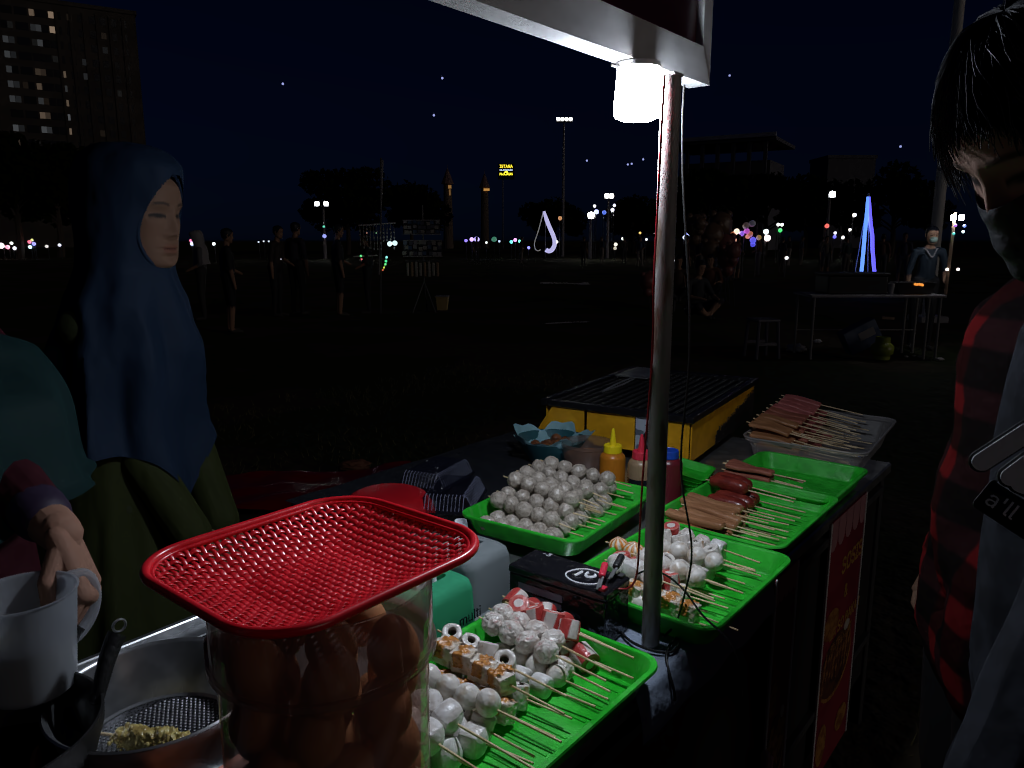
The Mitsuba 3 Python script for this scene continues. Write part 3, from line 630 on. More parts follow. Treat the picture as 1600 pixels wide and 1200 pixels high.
# ------------------------------------------------------------------ egg jar
jar = thing('egg_jar', 'tall clear round plastic jar filled with brown eggs, standing at the front', 'jar')
JM = CART @ mat4((0.387, 0.533, ZT + 0.005))
add(sub(jar, 'wall'), lathe([(0.0, 0.0), (0.088, 0.0), (0.092, 0.006), (0.094, 0.242), (0.0945, 0.248), (0.0985, 0.252), (0.0985, 0.318), (0.0965, 0.320)], 72), 'mat_jar', JM, 50)
collar = lathe([(0.0985, 0.250), (0.1015, 0.251), (0.1015, 0.2565), (0.0985, 0.2575)], 72)
add(sub(jar, 'collar'), collar, 'mat_jar', JM, 40)
hd = rbox(0.030, 0.016, 0.030, 0.005, (0, 0, 0))
M['mat_handle_red'] = pr((0.23, 0.07, 0.05), 0.25)
add(sub(jar, 'handle_lug'), cat_(hd, moved(trimesh.creation.cylinder(0.009, 0.014, 20), mat4((0, -0.010, 0.002), rx=90))), 'mat_handle_red', JM @ mat4((-0.050, 0.092, 0.236), rz=-30))
M['mat_egg'] = bumped(pr(tone((0.44, 0.20, 0.09), (0.52, 0.26, 0.12), 30, 3), 0.45), lambda p, n, uv: fbm(p.x * 500, p.y * 500, p.z * 500, 2), 0.0003)
eggm = lathe([(0.0235 * math.sin(t) * (1 + 0.10 * math.cos(t)), -0.0295 * math.cos(t)) for t in np.linspace(0, math.pi, 22)], 28)
eggp = proto(eggm, 'mat_egg', True)
lv = 0.024; n = 0
for lay in range(6):
    cnt = 6 if lay < 5 else 5
    for q in range(cnt):
        a = 2 * math.pi * (q + 0.5 * (lay % 2)) / cnt + 0.2 * lay
        rr = 0.062 + jit(0.0015) if q < cnt else 0
        k = thing('egg', 'brown egg packed in the tall clear jar under the red basket', 'egg', 'brown eggs in the jar')
        put(k, eggp, JM @ mat4((rr * math.cos(a), rr * math.sin(a), 0.028 + lay * 0.0445 + jit(0.002)), rx=rng.uniform(0, 40), ry=rng.uniform(-30, 30), rz=rng.uniform(0, 360), s=rng.uniform(0.95, 1.05)))
    k = thing('egg', 'brown egg packed in the tall clear jar under the red basket', 'egg', 'brown eggs in the jar')
    put(k, eggp, JM @ mat4((jit(0.003), jit(0.003), 0.03 + lay * 0.0445), rx=30, rz=60 * lay))

# ------------------------------------------------------------------ tissue boxes
def tissue_box(key, label, mat, u, v, sx, sy, sz, rz, writing=None):
    k = thing(key, label, 'tissue box')
    Mb = CART @ mat4((u, v, ZT + 0.004), rz=rz)
    shell = rr_loft([(sx / 2 - 0.004, sy / 2 - 0.004, 0.016, 0.0), (sx / 2, sy / 2, 0.020, 0.004), (sx / 2 - 0.003, sy / 2 - 0.003, 0.021, sz * 0.80), (sx / 2 - 0.006, sy / 2 - 0.006, 0.022, sz * 0.92), (sx / 2 - 0.014, sy / 2 - 0.014, 0.020, sz * 0.985), (sx / 2 - 0.024, sy / 2 - 0.024, 0.014, sz),
                     (sx / 2 - 0.030, sy / 2 - 0.030, 0.012, sz - 0.0012), (0.036, 0.012, 0.011, sz - 0.0012), (0.035, 0.011, 0.010, sz - 0.008)], 8, cap1=False)
    add(sub(k, 'shell'), shell, mat, Mb, 50)
    add(sub(k, 'base_plate'), rbox(sx + 0.012, sy + 0.012, 0.008, 0.0035, (0, 0, 0.0)), mat, Mb, 40)
    add(sub(k, 'paper_stack'), box(sx - 0.035, sy - 0.03, sz * 0.60, (0, 0, sz * 0.32)), 'mat_white', Mb, False)
    if writing:
        add(sub(k, 'writing'), meshkit.text_mesh(writing, 0.017, 0.0006), 'mat_soy', Mb @ mat4((0.012, -sy / 2 - 0.0006, 0.032), rx=90), False)
    # crumpled paper standing out of the slot
    g = []
    for s_ in np.linspace(-1, 1, 22):
        g.append([(0.024 * s_ * (1 - 0.25 * t) + 0.010 * t * math.sin(s_ * 3 + u * 30), 0.008 * math.sin(s_ * 7 + t * 2.5 + u * 9) * (0.3 + t) + 0.018 * t * t, sz - 0.008 + 0.050 * t - 0.018 * s_ * s_ * t) for t in np.linspace(0, 1, 12)])
    G_ = np.array(g); a_, b_ = G_.shape[:2]; i_, j_ = np.meshgrid(np.arange(a_ - 1), np.arange(b_ - 1), indexing='ij'); o_ = i_ * b_ + j_
    G_ = G_ + (meshkit.noise(G_ * 90, 7)[..., None] - 0.5) * 0.007
    tk = thing('tissue_paper', 'white tissue sheet sticking out of the ' + ('green' if writing else 'clear') + ' tissue box', 'tissue')
    add(tk, tm(G_.reshape(-1, 3), np.vstack([np.stack([o_, o_ + b_, o_ + b_ + 1], -1).reshape(-1, 3), np.stack([o_, o_ + b_ + 1, o_ + 1], -1).reshape(-1, 3)])), 'mat_tissue', Mb, True)
tissue_box('tissue_box', 'frosted green rounded tissue box with dark handwriting behind the nearest tray', 'mat_frost_green', 0.770, 0.792, 0.130, 0.105, 0.100, 2, 'multi')
tissue_box('tissue_box', 'frosted clear rounded tissue box between the green box and the battery', 'mat_frost_white', 0.912, 0.838, 0.122, 0.120, 0.100, 2)

# ------------------------------------------------------------------ sauce bottles
def bottle(label, u, v, body_mat, cap_mat, r=0.032, h=0.098, level=None, low_mat=None, nozzle=True, nib=0.040):
    k = thing('sauce_bottle', label, 'sauce bottle')
    Mb = CART @ mat4((u, v, ZT + 0.010))
    prof = [(0, 0), (r - 0.003, 0), (r, 0.004), (r, h - 0.014), (r - 0.003, h - 0.006), (r - 0.010, h), (0, h)]
    if level:
        add(sub(k, 'body'), lathe([(0, level), (r, level), (r, h - 0.014), (r - 0.003, h - 0.006), (r - 0.010, h), (0, h)], 36), body_mat, Mb)
        add(sub(k, 'sauce'), lathe([(0, 0), (r - 0.003, 0), (r, 0.004), (r, level - 0.0006), (0, level - 0.0006)], 36), low_mat, Mb)
    else:
        add(sub(k, 'body'), lathe(prof, 36), body_mat, Mb)
    cr = r * 0.70
    add(sub(k, 'cap'), lathe([(0, h + 0.0006), (cr, h + 0.0006), (cr + 0.0008, h + 0.003), (cr, h + 0.006), (cr, h + 0.017), (cr - 0.002, h + 0.019), (cr - 0.003, h + 0.0175), (0, h + 0.0175)], 32), cap_mat, Mb)
    if nozzle: add(sub(k, 'nozzle'), lathe([(0, h + 0.0165), (0.0095, h + 0.0165), (0.0085, h + 0.020), (0.0035, h + 0.018 + nib), (0.0018, h + 0.020 + nib), (0, h + 0.020 + nib)], 24), cap_mat, Mb)
    return k
bottle('orange sauce squeeze bottle with a yellow pointed cap', 1.560, 0.944, 'mat_orange_sauce', 'mat_cap_yellow')
bottle('squeeze bottle with a red pointed cap, half full of dark soy sauce', 1.555, 0.862, 'mat_cream_sauce', 'mat_cap_red', 0.031, 0.098, 0.052, 'mat_soy')
bottle('maroon sauce bottle with a flat blue cap behind the pole', 1.560, 0.792, 'mat_maroon_sauce', 'mat_cap_blue', 0.033, 0.112, None, None, False)

# small green plates stacked by the grill
k = thing('plate_stack', 'little stack of green plastic plates beside the maroon bottle under the grill', 'plates')
for q in range(4):
    a = sub(k, 'plate'); add(a, rr_loft([(0.05, 0.045, 0.01, 0), (0.064, 0.058, 0.014, 0.018), (0.066, 0.060, 0.015, 0.019), (0.062, 0.056, 0.013, 0.0185), (0.048, 0.043, 0.01, 0.002)], 5), 'mat_green', CART @ mat4((1.71 + 0.004 * q, 0.832 - 0.003 * q, ZT + 0.006 + 0.0095 * q), rz=4 * q, rx=3 * q))

# ------------------------------------------------------------------ bowls, tub behind
k = thing('food_bowl', 'teal bowl lined with pale blue paper, holding brown sauced meat', 'bowl')
Mb = CART @ mat4((1.690, 1.225, ZT + 0.006))
M['mat_teal'] = pr((0.02, 0.09, 0.11), 0.4)
M['mat_paper_blue'] = bumped(pr((0.22, 0.42, 0.47), 0.5), lambda p, n, uv: fbm(p.x * 70, p.y * 70, p.z * 70, 3), 0.01)
add(sub(k, 'bowl'), lathe([(0, 0), (0.055, 0), (0.062, 0.006), (0.098, 0.062), (0.101, 0.066), (0.096, 0.064), (0.060, 0.010), (0, 0.008)], 48), 'mat_teal', Mb, 40)
pv = []
for i in range(61):
    a = 2 * math.pi * i / 60; wv = 0.010 * math.sin(a * 5) + 0.006 * math.sin(a * 11 + 1)
    pv.append([((0.058 + (0.052 + wv) * t) * math.cos(a), (0.058 + (0.052 + wv) * t) * math.sin(a), 0.013 + 0.066 * t + wv * t) for t in np.linspace(0, 1, 8)])
G_ = np.array(pv); a_, b_ = G_.shape[:2]; i_, j_ = np.meshgrid(np.arange(a_ - 1), np.arange(b_ - 1), indexing='ij'); o_ = i_ * b_ + j_
add(sub(k, 'paper_lining'), tm(G_.reshape(-1, 3), np.vstack([np.stack([o_, o_ + b_, o_ + b_ + 1], -1).reshape(-1, 3), np.stack([o_, o_ + b_ + 1, o_ + 1], -1).reshape(-1, 3)])), 'mat_paper_blue', Mb, True)
M['mat_sauced'] = bumped(pr(tone((0.10, 0.035, 0.015), (0.24, 0.09, 0.04), 70, 1), 0.25), lambda p, n, uv: fbm(p.x * 200, p.y * 200, p.z * 200, 2), 0.002)
for q in range(9):
    a = q * 2.4; r_ = 0.012 + 0.006 * q
    add(sub(k, 'meat_chunk'), lumpy(0.017, q + 60, 0.2, 2, 2), 'mat_sauced', Mb @ mat4((min(r_, 0.05) * math.cos(a), min(r_, 0.05) * math.sin(a), 0.036 + 0.006 * (q % 3))), True)
k = thing('round_tub', 'cloudy brown round lidded tub between the teal bowl and the yellow capped bottle', 'tub')
Mb = CART @ mat4((1.665, 1.085, ZT + 0.008))
M['mat_tub_brown'] = {'type': 'blendbsdf', 'weight': 0.55, 'bsdf_0': {'type': 'thindielectric', 'int_ior': 1.4}, 'bsdf_1': pr((0.16, 0.11, 0.09), 0.3)}
add(sub(k, 'wall'), lathe([(0, 0), (0.060, 0), (0.063, 0.004), (0.070, 0.070), (0.072, 0.072), (0.072, 0.080), (0.070, 0.081)], 44), 'mat_tub_brown', Mb)
add(sub(k, 'contents'), lathe([(0, 0.004), (0.058, 0.004), (0.064, 0.045), (0.050, 0.050), (0, 0.052)], 36), 'mat_sauced', Mb)
# red round bowl behind the basket
k = thing('red_bowl', 'plain red round plastic bowl upside down behind the woven basket', 'bowl')
add(k, lathe([(0.103, 0.0), (0.106, 0.002), (0.100, 0.030), (0.085, 0.052), (0.066, 0.060), (0, 0.061)][::-1], 56), 'mat_red_dark', CART @ mat4((1.085, 1.235, ZT + 0.008)), 40)

# clear hinged food boxes with ribbed lids
def mika(label, u, v, z, rz, ry=0):
    k = thing('food_box', label, 'food box', 'clear take-away boxes behind the basket')
    Mb = CART @ mat4((u, v, z), rz=rz, ry=ry)
    hx, hy = 0.095, 0.065
    M_b = rr_loft([(hx - 0.016, hy - 0.016, 0.012, 0), (hx - 0.004, hy - 0.004, 0.018, 0.028), (hx, hy, 0.02, 0.029), (hx, hy, 0.02, 0.031), (hx - 0.005, hy - 0.005, 0.017, 0.030), (hx - 0.017, hy - 0.017, 0.011, 0.0015)], 5)
    add(sub(k, 'base'), M_b, 'mat_black_gloss', Mb, 40)
    n_ = 4 * (5 + 1)
    def crimp(a, b, r, zz, amp):
        t_ = rr_ring(a, b, r, 30); c = np.arange(len(t_)); d = t_ / np.linalg.norm(t_, axis=1, keepdims=True)
        return np.column_stack([t_ + d * (amp * np.where(c % 2 == 0, 1, -1))[:, None], np.full(len(t_), zz)])
    lid = loft([crimp(hx, hy, 0.02, 0.0325, 0), crimp(hx - 0.004, hy - 0.004, 0.02, 0.036, 0.0004), crimp(hx - 0.016, hy - 0.016, 0.016, 0.062, 0.0012), crimp(hx - 0.024, hy - 0.024, 0.014, 0.066, 0.0002)], cap0=False)
    add(sub(k, 'lid'), lid, 'mat_mika', Mb, False)
    rb = cat_(*[tube([(x, -hy + 0.004, 0.036), (x, -hy + 0.017, 0.062), (x, -hy + 0.026, 0.0665)], 0.0010, 5) for x in np.linspace(-hx + 0.025, hx - 0.025, 17)])
    kk = add(sub(k, 'rib'), rb, 'mat_clear_rib', Mb, 40); labels[kk] = {'kind': 'stuff'}
    rb = cat_(*[tube([(-hx + 0.004, y, 0.036), (-hx + 0.017, y, 0.062), (-hx + 0.026, y, 0.0665)], 0.0010, 5) for y in np.linspace(-hy + 0.022, hy - 0.022, 11)])
    kk = add(sub(k, 'rib'), rb, 'mat_clear_rib', Mb, 40); labels[kk] = {'kind': 'stuff'}
M['mat_clear_rib'] = pr((0.16, 0.17, 0.24), 0.15, spec=0.9)
mika('clear ribbed take-away box lying farthest back beside the grey meatball tray', 1.29, 1.285, ZT + 0.008, 14)
mika('clear ribbed take-away box half under the red bowl and the basket', 1.205, 1.150, ZT + 0.006, 30)

# ------------------------------------------------------------------ yellow grill
g = thing('charcoal_grill', 'big yellow box grill with a black slatted top behind the bottles', 'grill')
GM = CART @ mat4((2.165, 1.150, ZT + 0.004), rz=7.5)
gx_, gy_, gz_ = 0.335, 0.225, 0.130
for s_ in (-1, 1): add(sub(g, 'foot_rail'), box(0.64, 0.03, 0.014, (0, s_ * 0.19, 0.007)), 'mat_black', GM, False)
for nm, m in (('front_panel', box(0.004, 0.150, gz_ - 0.030, (-gx_, 0.012, 0.078), 0.001)), ('front_panel', box(0.004, 0.070, gz_ - 0.030, (-gx_, -0.187, 0.078), 0.001)), ('side_panel', box(2 * gx_ - 0.01, 0.004, gz_ - 0.016, (0, -gy_, 0.073), 0.001)), ('side_panel', box(2 * gx_ - 0.01, 0.004, gz_ - 0.016, (0, gy_, 0.073), 0.001)), ('back_panel', box(0.004, 2 * gy_ - 0.01, gz_ - 0.016, (gx_, 0, 0.073), 0.001))):
    add(sub(g, nm), m, 'mat_yellow', GM, False)
lp = __import__('shapely').Polygon([(0.094, 0.016), (0.094, 0.128), (0.200, 0.128), (0.245, 0.060), (0.250, 0.045), (0.243, 0.036)])
flap = trimesh.creation.extrude_polygon(lp, 0.004, engine='earcut'); flap.apply_transform(np.array([[0, 0, 1, -gx_ - 0.006], [1, 0, 0, 0], [0, 1, 0, 0], [0, 0, 0, 1.0]]))
add(sub(g, 'front_panel'), flap, 'mat_yellow', GM, False)
M['mat_sticker'] = pr(mikit.proc(lambda p, n, uv: mix((0.36, 0.40, 0.46), (0.10, 0.12, 0.15), smoothstep(0.58, 0.66, noise(p.x * 90, p.y * 90, p.z * 45)))), 0.4)
add(sub(g, 'sticker'), box(0.004, 0.080, gz_ - 0.020, (-gx_ - 0.001, -0.106, 0.076), 0.001), 'mat_sticker', GM, False)
smear = spline([(-gx_ - 0.004, -0.100, 0.112), (-gx_ - 0.004, -0.105, 0.090), (-gx_ - 0.004, -0.097, 0.070), (-gx_ - 0.004, -0.108, 0.050), (-gx_ - 0.004, -0.104, 0.020)], 20)
add(sub(g, 'soot_run'), tube(smear, np.linspace(0.006, 0.011, 20), 8), 'mat_black', GM)
M['mat_soot'] = pr((0.015, 0.011, 0.009), 0.5)
dr_ = []
for i, x in enumerate(np.linspace(-0.10, 0.325, 40)):
    hgt = 0.028 + 0.055 * np.clip((x + 0.10) / 0.42, 0, 1) + 0.012 * meshkit.noise(np.array([i * 1.9, 0.0, 0.0]), 3) + 0.008 * (i % 2)
    dr_.append(rbox(0.0098, 0.003, hgt, 0.0013, (x, -gy_ - 0.0022, 0.015 + hgt / 2), 8))
kk = add(sub(g, 'soot_drips'), cat_(*dr_), 'mat_soot', GM); labels[kk] = {'kind': 'stuff'}
for s_ in (-1, 1):
    add(sub(g, 'top_frame'), box(2 * gx_ + 0.03, 0.022, 0.020, (0, s_ * gy_, gz_ + 0.010), 0.002), 'mat_black_gloss', GM, False)
    add(sub(g, 'top_frame'), box(0.022, 2 * gy_ - 0.022, 0.019, (s_ * (gx_ + 0.004), 0, gz_ + 0.010), 0.002), 'mat_black_gloss', GM, False)
for q, y in enumerate(np.linspace(-gy_ + 0.03, gy_ - 0.03, 15)):
    add(sub(g, 'grill_bar'), box(2 * gx_ - 0.015, 0.013, 0.008, (0, y, gz_ + 0.012), 0.002), 'mat_black_iron', GM, False)
add(sub(g, 'ash_tray'), box(2 * gx_ - 0.02, 2 * gy_ - 0.02, 0.01, (0, 0, gz_ - 0.004)), 'mat_black', GM, False)
k = thing('tongs', 'long steel tongs lying across the slatted top of the yellow grill', 'tongs')
add(k, cat_(tube(spline([(-0.20, 0.10, gz_ + 0.030), (-0.02, 0.125, gz_ + 0.026), (0.10, 0.13, gz_ + 0.024)], 16), 0.003, 8), tube(spline([(-0.20, 0.10, gz_ + 0.030), (-0.02, 0.105, gz_ + 0.026), (0.10, 0.118, gz_ + 0.024)], 16), 0.003, 8)), 'mat_steel', GM)
k = thing('grill_plate', 'dented grey metal plate lying at the back of the grill top', 'plate')
add(k, rbox(0.20, 0.12, 0.006, 0.003, (0.19, 0.13, gz_ + 0.028)), 'mat_steel', GM)

# ------------------------------------------------------------------ stove end: strainer pan, frying pan, fried skewer
k = thing('strainer_pan', 'round steel draining pan with a perforated bottom holding one fried skewer', 'pan')
SM = CART @ mat4((0.375, 0.855, ZT + 0.010))
M['mat_perf'] = pr(mikit.proc(lambda p, n, uv: mix((0.10, 0.10, 0.11), (0.004, 0.004, 0.004), smoothstep(0.30, 0.24, voronoi(p.x * 230, p.y * 230)[0]))), 0.28, 0.7)
add(sub(k, 'wall'), lathe([(0.088, 0.014), (0.092, 0.016), (0.112, 0.078), (0.118, 0.082), (0.120, 0.080), (0.114, 0.074), (0.094, 0.0), (0.088, 0.0)], 64), 'mat_steel', SM, 40)
add(sub(k, 'perforated_bottom'), lathe([(0.0, 0.012), (0.050, 0.0115), (0.087, 0.0135), (0.087, 0.010), (0.0, 0.008)][::-1], 64), 'mat_perf', SM, 40)
hol = []
for i in range(-13, 14):
    for j in range(-13, 14):
        x, y = i * 0.0062 + (j % 2) * 0.0031, j * 0.0054
        if math.hypot(x, y) < 0.083: hol.append(moved(lathe([(0.0011, 0.0), (0.0018, 0.0006), (0.0011, 0.0012)], 6), mat4((x, y, 0.0122 + 0.0012 * (math.hypot(x, y) / 0.083) ** 2))))
kk = add(sub(k, 'punched_rim'), cat_(*hol), 'mat_steel', SM, False); labels[kk] = {'kind': 'stuff'}
M['mat_orange_rim'] = pr((0.45, 0.10, 0.03), 0.4)
k2 = thing('stove_plate', 'orange enamel stove plate edge under the draining pan', 'stove')
add(k2, lathe([(0.112, -0.004), (0.128, -0.004), (0.134, 0.03), (0.129, 0.034), (0.124, 0.03), (0.116, 0.004)], 56), 'mat_orange_rim', SM, 40)
fk = thing('fried_skewer', 'yellow crumbly battered skewer lying in the draining pan', 'skewer')
m = tube(np.stack([np.linspace(0, 0.098, 40), 0 * np.linspace(0, 1, 40), 0 * np.linspace(0, 1, 40)], 1), 0.0125 * np.clip(1 - np.abs(np.linspace(-1, 1, 40)) ** 5, 0.12, 1) ** 0.5, 26)
m = m.subdivide(); v = m.vertices
v = v + m.vertex_normals * ((meshkit.fbm(v * 180, 3, 5) - 0.4) * 0.012)[:, None]; m.vertices = v
FMm = CART @ mat4((0.335, 0.884, ZT + 0.036), rz=-60)
add(sub(fk, 'batter'), m, 'mat_food', FMm, True, mixc((0.56, 0.46, 0.17), (0.34, 0.24, 0.07), cloud(v / 0.012, 1.6, 3, 0.4, 0.62)))
crumbs = [moved(lumpy(rng.uniform(0.0015, 0.0038), q, 0.3, 2, 1), mat4((rng.uniform(0.0, 0.1), rng.choice([-1, 1]) * rng.uniform(0.006, 0.014), rng.uniform(-0.01, 0.010)))) for q in range(60)]
cm_ = cat_(*crumbs); kk = add(sub(fk, 'crumbs'), cm_, 'mat_food', FMm, True, np.tile((0.44, 0.35, 0.12), (len(cm_.vertices), 1))); labels[kk] = {'kind': 'stuff'}
add(sub(fk, 'stick'), tube([(-0.05, 0, 0.002), (0.02, 0, 0)], 0.0019, 8), 'mat_stick', FMm)

k = thing('frying_pan', 'black iron frying pan at the nearest corner of the stove, handles rising', 'frying pan')
FM = CART @ mat4((0.200, 0.885, ZT + 0.035), rz=0, s=1.22)
add(sub(k, 'bowl'), lathe([(0, 0), (0.055, 0.002), (0.082, 0.018), (0.094, 0.055), (0.096, 0.066), (0.0985, 0.066), (0.0975, 0.052), (0.085, 0.012), (0.056, -0.003), (0, -0.004)], 60), 'mat_black_iron', FM, 40)
hA = spline([(0.078, 0.040, 0.050), (0.088, 0.046, 0.078), (0.093, 0.047, 0.097), (0.102, 0.048, 0.108)], 16)
add(sub(k, 'handle'), tube(hA, np.linspace(0.010, 0.013, 16), 12), 'mat_black_iron', FM)
hB = spline([(0.090, -0.020, 0.056), (0.098, -0.018, 0.075), (0.112, -0.010, 0.098), (0.120, -0.007, 0.108)], 16)
add(sub(k, 'handle'), tube(hB, np.linspace(0.006, 0.009, 16), 12), 'mat_black_iron', FM)
th = np.linspace(0, 2 * math.pi, 24)
add(sub(k, 'hanging_ring'), tube(np.stack([0.123 + 0.006 * np.cos(th), -0.006 + 0 * th, 0.115 + 0.006 * np.sin(th)], 1), 0.0013, 6), 'mat_steel', FM)

# ------------------------------------------------------------------ banners on the front of the cart
M['mat_banner'] = pr(VC, 0.55)
def banner(label, u0, u1, z0, z1, writing=True):
    k = thing('food_banner', label, 'banner')
    w, h = u1 - u0, z1 - z0; Bm = CART @ mat4((u0, 0.4655, z0), rx=90)    # local x along u, y up, z towards the customer
    add(sub(k, 'sheet'), box(w, h, 0.003, (w / 2, h / 2, -0.0016)), 'mat_banner_red', Bm, False)
    for x in (0.004, w - 0.004): add(sub(k, 'edge_strip'), box(0.008, h, 0.006, (x, h / 2, -0.001), 0.001), 'mat_alu', Bm, False)
    fl = []
    for q in range(5):
        cx = (q + 0.5) * w / 5; th = np.linspace(math.pi, 2 * math.pi, 14); rr = w / 10 * 0.94
        poly = __import__('shapely').Polygon([(cx - rr, h - 0.001)] + [(cx + rr * math.cos(t), h - 0.045 + rr * 1.1 * math.sin(t)) for t in th] + [(cx + rr, h - 0.001)])
        fl.append(moved(trimesh.creation.extrude_polygon(poly, 0.0008, engine='earcut'), mat4((0, 0, 0))))
    add(sub(k, 'scallops'), cat_(*fl), 'mat_banner_pink', Bm, False)
    if writing:
        for txt, s, x, y in (('SOSIS', 0.042, 0.115, h - 0.165), ('&', 0.034, 0.155, h - 0.240), ("BA'SO BAKAR", 0.028, 0.058, h - 0.318), ('BARBEQUE', 0.024, 0.075, h - 0.362)):
            add(sub(k, 'lettering'), meshkit.text_mesh(txt, s, 0.0008, True), 'mat_banner_gold', Bm @ mat4((x, y, 0.0002)), False)
    def oval(cx, cy, a, b, n_=30, d=0.0008):
        th = np.linspace(0, 2 * math.pi, n_, endpoint=False)
        return moved(trimesh.creation.extrude_polygon(__import__('shapely').Polygon(np.stack([cx + a * np.cos(th), cy + b * np.sin(th)], 1)), d, engine='earcut'), mat4((0, 0, 0.0003)))
    add(sub(k, 'printed_plate'), oval(w * 0.45, h * 0.40, w * 0.43, h * 0.125, 40, 0.0004), 'mat_print_gold', Bm, False)
    add(sub(k, 'printed_plate'), oval(w * 0.44, h * 0.41, w * 0.41, h * 0.117, 40, 0.0007), 'mat_print_brown', Bm, False)
    strips = [moved(oval(0, 0, 0.009, h * rng.uniform(0.05, 0.09), 16, 0.0012), mat4((w * (0.12 + 0.085 * q), h * (0.42 + 0.01 * (q % 3)), 0), rz=rng.normal(-8, 6))) for q in range(9)]
    add(sub(k, 'printed_sausages'), cat_(*strips), 'mat_print_meat', Bm, False)
    for ov in ((0.22, 0.60, 0.20, 0.055), (0.75, 0.12, 0.16, 0.05), (0.20, 0.13, 0.13, 0.08)): add(sub(k, 'printed_food'), oval(w * ov[0], h * ov[1], w * ov[2], h * ov[3]), 'mat_print_gold', Bm, False)
    add(sub(k, 'printed_food'), oval(w * 0.68, h * 0.52, w * 0.08, h * 0.02, 24, 0.0016), 'mat_print_white', Bm, False)
    return k
M['mat_banner_red'] = pr(tone((0.17, 0.012, 0.028), (0.24, 0.020, 0.035), 6, 3), 0.5)
M['mat_banner_pink'] = pr((0.42, 0.20, 0.22), 0.5)
M['mat_banner_gold'] = pr((0.46, 0.25, 0.05), 0.5)
M['mat_print_gold'] = pr(tone((0.42, 0.20, 0.05), (0.24, 0.08, 0.02), 45, 2), 0.5)
M['mat_print_brown'] = pr(tone((0.05, 0.014, 0.010), (0.11, 0.035, 0.016), 40, 5), 0.5)
M['mat_print_meat'] = pr(tone((0.34, 0.15, 0.05), (0.13, 0.04, 0.02), 60, 6), 0.5)
M['mat_print_white'] = pr((0.5, 0.46, 0.4), 0.5)
banner('dark red cart banner reading SOSIS & BASO BAKAR below the far tray', 1.73, 2.03, 0.10, 0.785)
banner('second food banner on the cart front, mostly hidden below the mixed tray', 1.385, 1.515, 0.10, 0.775, False)
k = thing('folded_banner', 'rolled pale edged banner standing at the cart front beside the second banner', 'banner')
add(k, cat_(box(0.016, 0.016, 0.42, (1.352, 0.452, 0.22), 0.003), box(0.012, 0.012, 0.40, (1.374, 0.450, 0.21), 0.003)), 'mat_banner_pink', CART, False)

